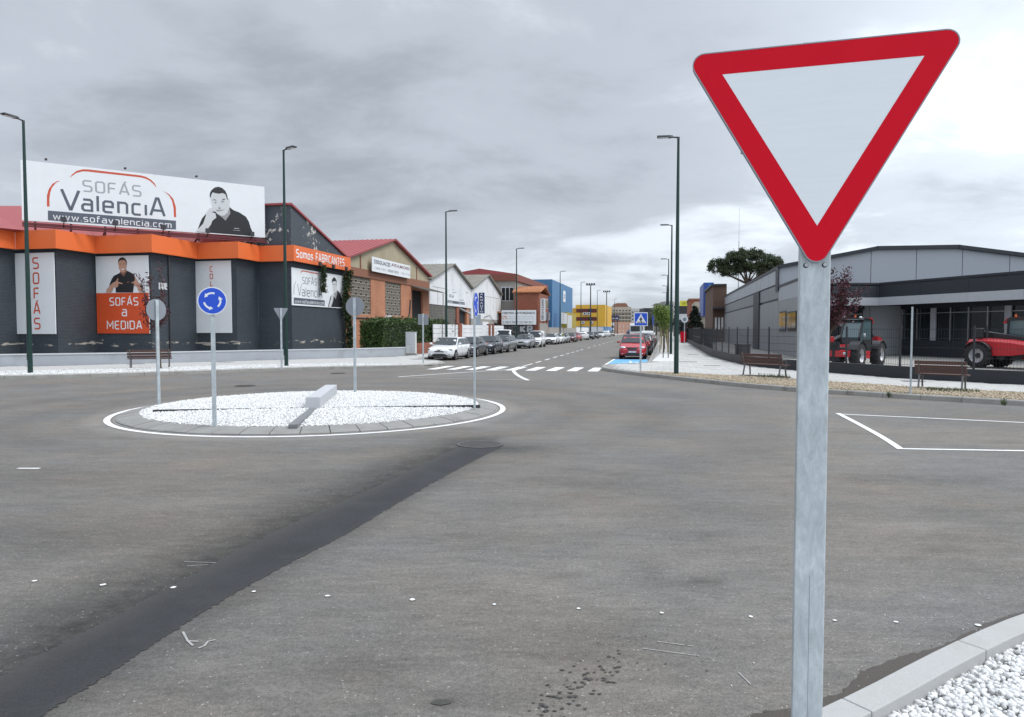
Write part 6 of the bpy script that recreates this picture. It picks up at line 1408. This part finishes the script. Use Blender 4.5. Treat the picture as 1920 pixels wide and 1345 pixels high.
    mb = MB(); mb.tube((-.35,.2,2.42),(-.35,.2,2.56),.05,n=10); mb.build('beacon', M('orange_beacon',(.6,.12,.03),.3), r)
    for sy, xx in ((.98,.95),(.98,-.2)): mb = MB(); mb.ell((xx,sy+.1,1.55),(.04,.07,.11),8,5); mb.build('mirror', m_steel if xx > 0 else m_tblk, r)
    for sy in (.1,.8): mb = MB(); mb.ell((.66,sy,2.42),(.06,.08,.06),8,5); mb.build('work_light', m_lampg, r)
    MB().tube((1.2,-.9,1.35),(1.2,-.9,1.55),.11,n=12).build('side_lamp', m_tblk, r)
    return r
telehandler(1590, 35.4, math.radians(225), 'red telehandler with its cab door toward the middle of the dealer yard')
telehandler(1914, 33.2, math.radians(298), 'red telehandler cut off by the right photo edge, hood toward the viewer')
# ------------------------------------------------------------------ right side: grey hall with dark canopy
m_gpan = M('grey_cladding', (.36,.385,.42), .45, .15, .05, .3, bump=.0); m_gpan2 = M('ribbed_shaded_cladding', (.225,.235,.25), .5, .15, .08, .4); m_gside_shade = M('shaded_side_cladding', (.27,.28,.295), .5, .15, .07, .4, stretch=(1,1,6)); m_anth = M('anthracite', (.022,.026,.034), .5, 0, .08, .6); m_soffit = M('pale_soffit', (.42,.435,.465), .5)  # side and ribbed tones darkened, the side wall's shade put into the colour
m_fence = M('fence_dark', (.016,.019,.025), .55); m_amber_refl = M('amber_reflection_glass', (.065,.034,.010), .08, 0, .95, 2.2)  # amber reflections painted into the pane colour
bW = 8.5; cA = aOf(1459, bW); eA = 106
GHs = Bld('dealer_hall', 'large grey panelled hall with shallow gable behind the telehandlers', 'building', cA, bW)
zh = zAt(1459, 500, st(cA,bW)[1]); wid = 19.6
MB().prism([(.12,.12),(wid,.12),(wid,eA-cA),(.12,eA-cA)], 0, zh-.3).build('hall_core', m_gpan2, GHs.r)
zr = zAt(1640, 465, onA(1640, cA)[1]); b1, b2 = to_st(*onA(1640, cA))[1], to_st(*onA(1792, cA))[1]; zr2 = zAt(1792,462.5,onA(1792,cA)[1])
cols = [0] + [to_st(*onA(px, cA))[1]-bW for px in (1541,1630,1714.7,1800.6,1889)] + [wid]
ztop = lambda bb: zh if bb <= 0 else (zh+(zr-zh)*bb/(b1-bW) if bb < b1-bW else (zr+(zr2-zr)*(bb-b1+bW)/(b2-b1) if bb < b2-bW else zr2-(zr2-zh)*(bb-b2+bW)/(wid-b2+bW)))
for c0, c1_ in zip(cols, cols[1:]):
    knots = [c0+.02] + [k for k in (b1-bW, b2-bW) if c0 < k < c1_] + [c1_-.02]
    mb = MB(); mb.ext([(c0+.02,.1,0),(c1_-.02,.1,0)] + [(k,.1,ztop(k)-.1-GHs.z) for k in reversed(knots)], (0,-.1,0)); mb.build('wall_panel', m_gpan, GHs.r, fixn=True)
kn = [0, b1-bW, b2-bW, wid]
mb = MB()
for k0, k1 in zip(kn, kn[1:]): mb.bar((k0-.05, .0, ztop(k0)-.02-GHs.z), (k1+.05, .0, ztop(k1)-.02-GHs.z), .5, .26)
mb.build('gable_trim', m_anth, GHs.r)
mb = MB(); mb.ext([(k, 0, ztop(k)-.12-GHs.z) for k in kn] + [(wid,0,zh-.5-GHs.z),(0,0,zh-.5-GHs.z)], (0,eA-cA-.15,0)); mb.v = [(a_, b_+.12, c_) for a_, b_, c_ in mb.v]; mb.build('roof', m_gpan2, GHs.r, fixn=True)
n = 19; dA = (eA-cA)/n
zb1, zb2 = zh*.79, zh*.62
for i in range(n):
    for (z0, z1, m_) in ((.0, zb2, m_gside_shade), (zb2, zb1, m_gpan2), (zb1, zh-.16, m_gpan)):
        GHs.box('wall_panel', cA+.02+i*dA, cA+(i+1)*dA-.01, bW-.04-rnd.uniform(0,.012), bW+.1, .15+z0 if z0 else .15, z1-.012, m_)
GHs.box('eaves_trim', cA, eA, bW-.12, bW+.1, zh-.16, zh+.05, m_anth)
aD = aOf(1419, bW-.1); GHs.box('dark_gate', aD-1.4, aD+2.6, bW-.16, bW-.06, .15, zh*.80, m_anth)
GHs.box('corner_post', cA-.3, cA+.9, bW-.14, bW-.05, 4.9, zh-.1, m_anth)
# lower wing on the street side and its windows with painted amber reflections
wA0 = 47.0
LW_ = Bld('dealer_wing', 'lower grey wing with amber-reflecting windows in front of the grey hall', 'building', wA0, bW)
LW_.box('wing_core', wA0+.1, cA-.02, bW+.06, bW+1.3, .15, 5.0, m_gpan2)
for i in range(5):
    s0, s1 = wA0+i*(cA-wA0)/5, wA0+(i+1)*(cA-wA0)/5
    for z0, z1 in ((.15,2.5),(2.5,4.1),(4.1,5.15)): LW_.box('wall_panel', s0+.012, s1-.012, bW-.03-rnd.uniform(0,.01), bW+.06, z0, z1-.012, m_gside_shade if z0 < 4 else m_gpan)
LW_.box('roof_trim', wA0-.1, cA, bW-.1, bW+1.4, 5.15, 5.3, m_anth)
for p0, p1 in ((1461,1473.3),(1476,1492.5)):
    a1_, a0_ = aOf(p0, bW-.06), aOf(p1, bW-.06); Ym = st((a0_+a1_)/2, bW)[1]; pm = (p0+p1)/2
    f = LW_.box('window', a0_, a1_, bW-.085, bW-.045, zAt(pm,621.5,Ym), zAt(pm,584,Ym), m_anth)
    for k in range(2): LW_.box('pane', a0_+.1+k*(a1_-a0_-.1)/2, a0_+(k+1)*(a1_-a0_-.1)/2, bW-.10, bW-.086, zAt(pm,620,Ym)+.05, zAt(pm,585.5,Ym)-.05, m_amber_refl, f)
# canopy and showroom glazing (free plan points)
Q = [Vector((21.2,50.0)), Vector((25.75,50.0)), Vector((28.5,39.5)), Vector((31.6,28.0)), Vector((34,20))]
SHW = thing('dealer_showroom', 'glazed showroom under a dark canopy band behind the telehandlers', 'building', (25.75, 50.0, .146), 0)
o0 = Vector((25.75, 50.0))
def band(nm, off0, off1, z0, z1, m_, seam=0):
    for i in range(len(Q)-1):
        a, b = Q[i]-o0, Q[i+1]-o0; d_ = (b-a).normalized(); nr = Vector((d_.y,-d_.x)); nr = nr if nr.dot(-(Q[i]+Q[i+1])) > 0 else -nr
        n_ = max(int(round((b-a).length/seam)), 1) if seam else 1
        for k in range(n_):
            p_, q_ = a+(b-a)*(k/n_)+d_*.006, a+(b-a)*((k+1)/n_)-d_*.006
            MB().prism([tuple(p_+nr*off0), tuple(q_+nr*off0), tuple(q_+nr*off1), tuple(p_+nr*off1)], z0-.146, z1-.146).build(nm, m_, SHW, fixn=True)
band('canopy_band', -.3, 0, 4.22, 5.26, m_anth, 4.2); band('canopy_soffit_panel', -.25, .12, 3.66, 4.215, m_soffit, 3.5)
mb = MB(); back = [Vector((41,52)), Vector((21.2,52.5))]; mb.prism([tuple(q_-o0) for q_ in Q+back], 3.55, 3.60); mb.prism([tuple(q_-o0) for q_ in Q+back], 4.9, 4.98); mb.build('canopy_deck', m_anth, SHW, fixn=True)
band('glazing', -2.2, -2.15, 1.25, 3.7, m_glassd); band('base_wall', -2.25, -2.02, .1, 1.25, m_anth); band('lintel', -2.25, -1.9, 3.42, 3.69, m_anth)
for i in range(len(Q)-1):
    a, b = Q[i]-o0, Q[i+1]-o0; d_ = (b-a).normalized(); nr = Vector((d_.y,-d_.x)); nr = nr if nr.dot(-(Q[i]+Q[i+1])) > 0 else -nr
    n_ = max(int((b-a).length/1.25), 2)
    for k in range(n_+1):
        p_ = a+(b-a)*(k/n_)-nr*2.08; wd = .22 if k % 4 == 2 else .035; m_ = m_soffit if k % 4 == 2 else m_steel
        MB().prism([tuple(p_-d_*wd), tuple(p_+d_*wd), tuple(p_+d_*wd+nr*.08), tuple(p_-d_*wd+nr*.08)], 1.1, 3.3).build('column' if k % 4 == 2 else 'mullion', m_, SHW, fixn=True)
    p_, q_ = a-nr*2.1, b-nr*2.1; mb = MB(); mb.bar((p_.x,p_.y,2.95),(q_.x,q_.y,2.95),.05,.05); mb.build('transom', m_steel, SHW)
mb = MB(); mb.box(1.0,1.5,-.5,.5,4.98,5.2); mb.build('roof_unit', m_soffit, SHW)
# fence on a low dark wall
WRs = WR[1:]
FW = MB().prism(WRs + offset_path(WRs, -.22)[::-1], .1, .60).build('dark_fence', m_fence); tag(FW, 'dark low wall with mesh fence around the dealer yard', 'fence')
pts = resample(WRs, 2.6)
pts = [p for p in pts if p[1] > 4]
for i, (p, q_) in enumerate(zip(pts, pts[1:])):
    p, q_ = Vector(p), Vector(q_); d_ = (q_-p).normalized(); nr = Vector((-d_.y, d_.x))*-.11; p2, q2 = p+nr, q_+nr; far_ = p.length > 62
    MB().prism([tuple(p2+d_*.03-nr*.25), tuple(p2-d_*.03-nr*.25), tuple(p2-d_*.03+nr*.25), tuple(p2+d_*.03+nr*.25)], .6, 2.12).build('fence_post', m_fence, FW, fixn=True)
    mb = MB(); n_ = 26 if not far_ else 14; tw_ = .004 if not far_ else .007; L_ = (q2-p2).length
    for k in range(1, n_): c = p2+(q2-p2)*(k/n_); mb.mesh([(c.x-d_.x*tw_,c.y-d_.y*tw_,.62),(c.x+d_.x*tw_,c.y+d_.y*tw_,.62),(c.x+nr.x*.07,c.y+nr.y*.07,.62),(c.x-d_.x*tw_,c.y-d_.y*tw_,2.02),(c.x+d_.x*tw_,c.y+d_.y*tw_,2.02),(c.x+nr.x*.07,c.y+nr.y*.07,2.02)], [(0,1,4,3),(1,2,5,4),(2,0,3,5)])
    for z in (.66,.98,1.32,1.66,2.0): mb.bar((p2.x,p2.y,z),(q2.x,q2.y,z),.012,.012)
    stuff(mb.build('mesh_panel', m_fence, FW))
# gate leaf along the street: denser dark railing
GT = Bld('sliding_gate', 'dark sliding gate at the street end of the yard fence', 'gate', 66, 3.3)
GT.box('gate_frame', 66, 66.12, 3.2, 3.3, .2, 2.15, m_fence); GT.box('gate_frame', 84, 84.12, 3.2, 3.3, .2, 2.15, m_fence)
for z in (.25,1.2,2.05): GT.box('gate_rail', 66.12, 84, 3.22, 3.28, z, z+.1, m_fence)
mb = MB()
for k in range(150): mb.box(-.07,-.03,.15+k*.118,.19+k*.118,.2,1.96)
stuff(mb.build('gate_bars', m_fence, GT.r))
x, y = D(1383, 655, 38.5)[:2]
r = thing('waste_bin', 'dark square waste bin behind the fence left of the bench', 'bin', (x+.6, y+1, .146), .3); MB().box(-.3,.3,-.3,.3,0,.95).build('bin_body', m_dark, r, bevel=.03); MB().box(-.32,.32,-.32,.32,.95,1.02).build('lid', m_dark, r)
# covers and saplings on the right pavement
for px, py, w_, h_, lab in ((1290,678.5,1.0,.5,'long grey service cover on the right pavement, nearest the fence'),(1335,685.5,.8,.4,'grey service cover on the right pavement left of the bench'),(1300,665,.8,.5,'farther grey service cover on the right pavement'),(1712,715,.7,.5,'grey service cover beside the bare post'),(421,679,1.0,.6,'dark service cover on the left pavement')):
    x, y = G(px, py, .155); mb = MB(); mb.box(-w_/2,w_/2,-h_/2,h_/2,0,.006)
    o = mb.build('service_cover', M('cover_grey',(.15,.145,.14),.8,0,.15,5.), loc=(x,y,.153), rotz=RZ); tag(o, lab, 'service cover')
mb = MB(); p_ = [G(x,y,.15) for x,y in ((1237,664.5),(1263,664.5),(1263,678),(1222,678))]; mb.prism(p_[::-1], .145, .162); wp = mb.build('tree_pit', m_white_bed, paveR, fixn=True)
# ------------------------------------------------------------------ trees
def branchy(mb, p, d, l, r, depth, tips, spread, up=.2, n=3):
    p = Vector(p); d = Vector(d).normalized(); q = p+d*l; mb.tube(p, q, r, r*.68, 7 if depth > 1 else 5, cap=False)
    if depth == 0: tips.append((p, q)); return
    for k in range(n):
        v = Vector((rnd.gauss(0,1), rnd.gauss(0,1), rnd.gauss(0,1))); v = (v-d*v.dot(d)).normalized()
        nd = d+v*spread*rnd.uniform(.6,1.2)+Vector((0,0,up)); branchy(mb, p+d*l*(.7+.3*rnd.random()) if k else q, nd, l*rnd.uniform(.62,.82), r*.62, depth-1, tips, spread, up, n)
    tips.append((p, q))
def tree(name, label, x, y, h0, trunk_l, r, depth, spread, up, mat, nleaf, size, jit, cat='tree', z=.15, lean=(0,0), n=3, group=None, squash=1):
    R_ = thing(name, label, cat, (x, y, z), 0, group); mb = MB(); tips = []
    branchy(mb, (0,0,-.1), (lean[0],lean[1],1), trunk_l, r, depth, tips, spread, up, n); mb.build('trunk', m_bark, R_)
    tips = [t for t in tips if t[1].z > h0]; P = []
    for k in range(nleaf):
        a, b = tips[rnd.randrange(len(tips))]; t = rnd.random(); c = a+(b-a)*t
        P.append((c.x+rnd.gauss(0,jit), c.y+rnd.gauss(0,jit), c.z+rnd.gauss(0,jit)))
    leaves(P, size, mat, 'crown', R_); return R_
x, y = G(301, 692, .15)
rnd.seed(5)
R_ = thing('plum_tree', 'thin purple-leaved plum tree behind the left bench', 'tree', (x, y, .15)); mb = MB(); P = []
mb.tube((0,0,-.1),(-.1,0,2.2),.06,.045,8)
for k in range(11):
    an = rnd.uniform(0,6.28); rad = rnd.uniform(.15,.85); top = Vector((rad*math.cos(an)-.2, rad*math.sin(an), rnd.uniform(3.0,5.2)-rad*.5)); b0 = Vector((-.1,0,2.1*rnd.uniform(.75,1))); md = b0.lerp(top,.5)+Vector((.1*math.cos(an),.1*math.sin(an),-.05))
    for a_, b_, r0 in ((b0,md,.022),(md,top,.014)): mb.tube(a_, b_, r0, r0*.7, 5, cap=False)
    for j in range(85):
        t = rnd.uniform(.25,2); c = b0.lerp(md,t) if t < 1 else md.lerp(top,t-1); P.append((c.x+rnd.gauss(0,.09), c.y+rnd.gauss(0,.09), c.z+rnd.gauss(0,.09)))
mb.build('trunk', m_bark, R_); leaves(P, .055, m_plum, 'crown', R_)
rnd.seed(9)
# purple plum behind the foreground post: several upright leafy shoots
x, y = D(1556, 690, 25.6)[:2]
R_ = thing('plum_tree', 'purple-leaved plum tree beside the large foreground sign post', 'tree', (x, y, .15)); mb = MB(); P = []
mb.tube((-.12,0,-.1),(-.05,0,1.6),.07,.055,8)
for k in range(15):
    an = rnd.uniform(0,6.28); rad = rnd.uniform(.1,1.0); top = Vector((rad*math.cos(an)+.12, rad*math.sin(an), rnd.uniform(3.1,4.35)-rad*.25)); b0 = Vector((-.05,0,1.5+.3*rnd.random())); mid_ = b0.lerp(top,.45)+Vector((.15*math.cos(an),.15*math.sin(an),-.1))
    pts_ = [b0, b0.lerp(mid_,.5), mid_, mid_.lerp(top,.5), top]; 
    for i, (a, b) in enumerate(zip(pts_, pts_[1:])): mb.tube(a, b, .028-.006*i, .022-.006*i, 5, cap=False)
    for j in range(210):
        t = 1.1+rnd.random()**.85*2.899; i = int(t); c = pts_[i].lerp(pts_[i+1], t-i); s_ = .10 if i > 1 else .14; P.append((c.x+rnd.gauss(0,s_), c.y+rnd.gauss(0,s_), c.z+rnd.gauss(0,.08)))
mb.build('trunk', m_bark, R_); leaves(P, .048, m_plum, 'crown', R_)
# stone pine beyond the grey hall
Yp = 112.0; x, y = (1400-960)/F*Yp, Yp
R_ = thing('stone_pine', 'umbrella-shaped stone pine rising behind the grey hall', 'tree', (x, y, 0)); mb = MB(); P = []
k_ = Yp/F; zc0 = lambda py: CH+(617.5-py)*k_
mb.tube((.3,0,0),(0,0,zc0(533)),.42,.32,10)
cl_ = [(-52,503,20,17),(-30,492,20,14),(-8,487,28,18),(15,488,28,19),(35,500,22,17),(48,497,14,12),(-40,512,20,10),(20,507,30,13),(-12,504,22,10)]
for dx, py, rx, rz in cl_:
    c = Vector((dx*k_, rnd.uniform(-1.5,1.5), zc0(py))); rr_ = (rx*k_*1.08, rx*k_*.95, rz*k_*1.12)
    j0 = Vector((0,0,zc0(533))); m_ = j0.lerp(c,.5)+Vector((0,0,-.2)); mb.tube(j0, m_, .2, .13, 6, cap=False); mb.tube(m_, c+Vector((0,0,-.4)), .13, .06, 6, cap=False)
    for q_ in range(44):
        v = Vector((rnd.gauss(0,1),rnd.gauss(0,1),rnd.gauss(0,1)*.9)).normalized(); c2 = c+Vector((v.x*rr_[0],v.y*rr_[1],abs(v.z)*rr_[2] if rnd.random()<.75 else v.z*rr_[2]))*rnd.uniform(.55,1.0)
        for s_ in range(85):
            w_ = Vector((rnd.gauss(0,.22),rnd.gauss(0,.22),rnd.gauss(0,.16))); P.append(tuple(c2+w_))
mb.build('trunk', m_bark, R_); leaves(P, .10, m_pine, 'crown', R_, elong=1.7)
# saplings with stakes and fresh street trees on the right pavement
rnd.seed(21)
for k, (a, b, lab) in enumerate(((46.5,-.05,'first fresh green sapling with stakes on the right pavement'),(57.5,.0,'second fresh green sapling with stakes on the right pavement'),(67,.05,'third fresh green street tree on the right pavement'),(77,.05,'fourth fresh green street tree on the right pavement'),(89,.05,'farthest fresh green street tree on the right pavement'))):
    x, y = st(a, b)
    if k == 0:
        r = thing('tree_stake', 'pair of thin wooden stakes in the pale tree pit', 'stakes', (x, y, .15), RZ)
        for dx in (0, .32): mb = MB(); mb.tube((dx,0,0),(dx+.02,0,2.0+.1*dx),.035,.03,6); mb.build('stake', m_bark, r)
        mb = MB(); mb.bar((0,0,1.5),(.33,0,1.5),.06,.02); mb.build('tie', m_tan_bed, r); continue
    r = tree('street_tree', lab, x, y, 1.7, 1.3, .05, 4, .34, .42, m_fresh, 2600, .06, .17, group='fresh green street trees')
    for dx in (-.3,.3): mb = MB(); mb.tube((dx,.1,0),(dx,.1,1.9),.035,.03,6); mb.build('stake', M('pale_stake',(.34,.25,.14),.8), r)
# dark conifer
x, y = D(1302, 640, 100)[:2]
R_ = thing('conifer', 'dark broad conifer behind the right fence before the blue facade', 'tree', (x, y, .1)); mb = MB(); mb.tube((0,0,0),(0,0,5.2),.2,.04,8); P = []
for k in range(150):
    z = rnd.uniform(.5,5.1); l = 2.35*(1-z/5.7); an = rnd.uniform(0,6.28); tip = Vector((l*math.cos(an), l*math.sin(an), z-.25*l)); mb.tube((0,0,z), tip, .03, .01, 4, cap=False)
    for j in range(90): t = rnd.random()**.6; P.append((tip.x*t+rnd.gauss(0,.09), tip.y*t+rnd.gauss(0,.09), z-.25*l*t+rnd.gauss(0,.07)))
mb.build('trunk', m_bark, R_); leaves(P, .07, m_conif, 'crown', R_)
# antenna mast
x, y = (1383-960)/F*118, 118; h = CH+(617.5-391)*118/F
r = thing('antenna_mast', 'thin tall antenna mast rising beside the stone pine', 'mast', (x, y, 0)); MB().tube((0,0,0),(0,0,h*.75),.09,.06,6).build('mast', m_steel, r); MB().tube((0,0,h*.75),(0,0,h),.035,.02,5).build('whip', m_steel, r)
# ------------------------------------------------------------------ right side beyond the grey hall
m_bwood = M('brown_boards', (.12,.07,.05), .8, 0, .25, 1., stretch=(8,8,1)); m_beige = M('beige_render', (.42,.37,.29), .85, 0, .12, .4, dirt=.3, ds=.4); m_fblue = M('blue_facade', (.045,.10,.36), .45, 0, .08, .5)
def front(name, label, cat, px0, px1, pyt, a, depth, m_, z0=.1, zt=None):
    P0, P1 = onA(px0, a), onA(px1, a); b0, b1 = to_st(*P0)[1], to_st(*P1)[1]; zt = zt or zAt((px0+px1)/2, pyt, (P0[1]+P1[1])/2)
    Bx = Bld(name, label, cat, a, b0); Bx.box('wall', a, a+depth, b0, b1, z0, zt, m_); Bx.b1 = b1; Bx.zt = zt; return Bx
K = front('brown_shed', 'brown boarded workshop squeezed against the grey hall', 'building', 1336, 1361, 536, 107, 20, m_bwood)
K.box('roof_edge', 106.6, 127, K.b0-.3, K.b1, K.zt, K.zt+.25, m_anth); K.box('canopy', 105, 107, K.b0-.2, K.b1, 4.9, 5.1, m_anth)
for k in range(3): K.box('hanging_banner', 106.9, 107, K.b0+.3+k*.45, K.b0+.55+k*.45, 1.9, 3.7, m_whitep)
for k in range(7): K.box('board', 106.92, 107, K.b0+.05+k*.27, K.b0+.27+k*.27, 5.15, K.zt-.05, m_bwood)
K = front('blue_facade', 'upper storey of a blue fronted shop on the right side of the street', 'building', 1318.5, 1337, 530, 128, 14, m_fblue, z0=4.3)
for k in range(4): K.box('facade_panel', 128.2+k*3.4, 131.5+k*3.4, K.b0-.05, K.b0, 4.4, K.zt-.1, m_fblue)
K.box('front_panel', 127.93, 128, K.b0+.6, K.b1, 4.35, K.zt-.05, M('bright_blue',(.03,.15,.5),.4))
K.box('ground_floor', 128.3, 142, K.b0+.3, K.b1, .1, 4.3, m_beige); K.box('red_door', 128.2, 128.3, K.b0+1.3, K.b0+2.7, .1, 3.9, m_red); K.box('white_door', 128.2, 128.3, K.b0+.35, K.b0+.75, .1, 3.9, m_whitep)
K = front('beige_house', 'beige rendered house beyond the blue fronted shop', 'building', 1302, 1320, 566, 150, 16, m_beige)
for k in range(2): K.box('window', 149.9, 150, K.b0+.5+k*1.0, K.b0+1.2+k*1.0, 3.4, 5.0, m_glassd)
K = front('red_brick_block', 'red brick block standing beyond the dark conifer', 'building', 1291.5, 1314, 560, 215, 20, m_rbrick); K.box('cornice', 214.8, 235, K.b0-.2, K.b1, K.zt-.5, K.zt, m_bband)
K = front('sign_building', 'dark low building carrying a yellow roof sign', 'building', 1273, 1293, 574, 260, 15, m_anth)
f = K.box('roof_sign', 259.8, 260.1, K.b0+.2, K.b1-.4, K.zt, K.zt+1.9, M('yellow_sign',(.62,.60,.05),.5)); K.box('white_band', 259.8, 260, K.b0, K.b1, 5.4, 7.4, m_cope); text(K.r, 'VERA', .8, K.zt+.35-K.z, 1.1, M('olive',(.2,.2,.02),.6), -.25, K.b1-K.b0-2)
for k, (px, py, lab) in enumerate(((1283,599,'white round traffic sign on a pale pole far along the right pavement'),)):
    x, y = D(px, 655, 88)[:2]; r = thing('speed_sign', lab, 'road sign', (x, y, .15), -SA*.5); z = CH+(617.5-py)*88/F-.15
    MB().tube((0,0,0),(0,0,z),.04,n=8).build('post', m_cope, r); mb = MB(); mb.ext([(.42*math.cos(2*pi*i/20), -.06, z+.42*math.sin(2*pi*i/20)) for i in range(20)], (0,.03,0)); mb.build('sign_plate', m_whites, r, fixn=True); mb = MB(); disc(mb, .24, -.095, 16, 0, z); mb.build('grey_symbol', m_grey, r)
x, y = D(1281, 640, 96)[:2]; r = thing('red_board', 'small upright red advertising board on the far right pavement', 'board', (x, y, .15), -SA); MB().box(-.35,.35,-.05,.05,.1,1.5).build('panel', m_red, r); MB().box(-.3,.3,-.2,.2,0,.1).build('foot', m_dark, r)
# ------------------------------------------------------------------ far town
def town(name, label, px0, px1, pyt, Y, depth, wall, rows, cols_, wm=m_glassd, roof=None, balcony=False, ww=.6):
    x0, x1 = (px0-960)/F*Y, (px1-960)/F*Y; h = CH+(617.5-pyt)*Y/F; w_ = x1-x0
    r = thing(name, label, 'building', (x0, Y, 0), 0); MB().box(0,w_,0,depth,0,h).build('wall', wall, r); fh = h/(rows+.6); cw = w_/cols_
    for j in range(rows):
        for i in range(cols_):
            mb = MB(); mb.box(i*cw+cw*(1-ww)/2, (i+1)*cw-cw*(1-ww)/2, -.05, .0, .7+j*fh, .7+j*fh+fh*.55); mb.build('window', wm, r)
        if balcony: MB().box(-.3, w_+.3, -1.1, -.06, .3+j*fh, .3+j*fh+fh*.32).build('balcony', wall, r)
    if roof: mb = MB(); mb.ext([(w_*.12,.5,h),(w_*.88,.5,h),(w_*.74,.5,h+w_*.2),(w_*.26,.5,h+w_*.2)], (0,depth*.7,0)); mb.build('roof', roof, r, fixn=True)
    return r
m_flat = M('flats_beige', (.42,.37,.31), .85, 0, .1, .1); m_flatw = M('flats_pale', (.46,.45,.44), .85, 0, .1, .1); m_flatg = M('flats_grey', (.22,.21,.20), .85, 0, .15, .1); m_salm = M('salmon_render', (.50,.28,.20), .85, 0, .1, .2)
town('apartment_block', 'tall beige apartment block with brown roof at the end of the street', 1147, 1183, 576, 520, 22, m_flat, 6, 6, roof=M('brown_roof',(.24,.12,.08),.8), balcony=True)
town('apartment_block', 'pale apartment block right of the beige block with the brown roof', 1184, 1209, 579, 640, 20, m_flatw, 6, 6)
town('office_block', 'dark glazed block behind the crossing sign', 1207, 1236, 578, 560, 20, m_anth, 5, 7, wm=M('office_glass',(.06,.075,.085),.2))
town('apartment_block', 'narrow grey tower block left of the lamp posts', 1233, 1247, 569, 470, 15, m_flatg, 6, 3)
town('apartment_block', 'grey flats behind the two tall lamp posts', 1246, 1262, 565.5, 480, 15, M('flats_mid',(.30,.29,.28),.85), 7, 4)
town('apartment_block', 'pale flats right of the nearest tall lamp post', 1262, 1276, 567, 500, 15, m_flatw, 6, 3)
town('salmon_house', 'salmon house with pale stripes left of the lorry', 1158, 1187, 604, 300, 12, m_salm, 2, 4, wm=m_flatw, ww=.25)
town('white_house', 'small white house right of the yellow block', 1137, 1152, 605, 280, 10, m_wrender, 2, 2)
town('red_house', 'red roofed house behind the small white house', 1134, 1160, 591, 420, 12, M('dull_red',(.28,.11,.09),.8), 2, 4)
x0, x1 = (1146-960)/F*250, (1160.5-960)/F*250; P0, P1 = (x0, 250), (x1, 250)
s7 = Board('roadside_billboard', 'dark blue roadside billboard in front of the far pale flats', 'billboard', P0, P1, CH+(617.5-601)*250/F, CH+(617.5-592)*250/F, .2, M('navy_billboard',(.02,.035,.12),.5))
text(s7.root, 'Gran Vía', s7.w*.12, s7.h*.25, s7.h*.34, m_print_wh, -.03, s7.w*.76, .02)
for x in (.5, s7.w-.5): MB().box(x-.1,x+.1,.2,.4,-5,0).build('post', m_dark, s7.root)
rnd.seed(3)
def ftree(px, pyt, Y, wpx, label, mat, name='far_tree'):
    x = (px-960)/F*Y; h = CH+(617.5-pyt)*Y/F; w_ = wpx*Y/F/2; r = thing(name, label, 'tree', (x, Y, 0), 0, 'far trees along the street'); MB().tube((0,0,0),(0,0,h*.6),.25,.12,7).build('trunk', m_bark, r); P = []
    for k in range(14):
        c = Vector((rnd.gauss(0,.45)*w_, rnd.gauss(0,.45)*w_, h*rnd.uniform(.42,.9))); 
        for j in range(75): v = Vector((rnd.gauss(0,1),rnd.gauss(0,1),rnd.gauss(0,1))).normalized()*w_*.42*rnd.uniform(.6,1); P.append(tuple(c+v))
    leaves(P, w_*.10, mat, 'crown', r)
for px, pyt, Y, w_, lab in ((1213,594,300,14,'dull green tree between the crossing sign and the dark glazed block'),(1222,590,260,14,'green tree right of the crossing sign'),(1231,588,230,14,'tall green tree behind the right parked row'),(1243,592,190,14,'green tree behind the third lamp post'),(1264,595,180,14,'dark green tree between the two tall lamp posts'),(1277,603,150,12,'dark bushy tree left of the conifer'),(1205,606,330,12,'small far tree behind the lorry'),(1172,608,420,10,'small far tree before the beige block')):
    ftree(px, pyt, Y, w_, lab, m_farleaf if px < 1250 else m_conif)
# a far belt of trees and roofs closes the horizon behind the nearer buildings
rnd.seed(8); P = []
for k in range(900):
    an = rnd.uniform(-.75,.75); Yd = rnd.uniform(900,1400); x = math.tan(an)*Yd; s_ = rnd.uniform(3,9)
    for j in range(16): P.append((x+rnd.gauss(0,s_), Yd+rnd.gauss(0,s_), abs(rnd.gauss(0,s_*.55))))
o = stuff(leaves(P, 2.2, m_farleaf, 'far_woodland')); tag(o, 'far belt of woodland along the horizon behind the buildings', 'woodland')
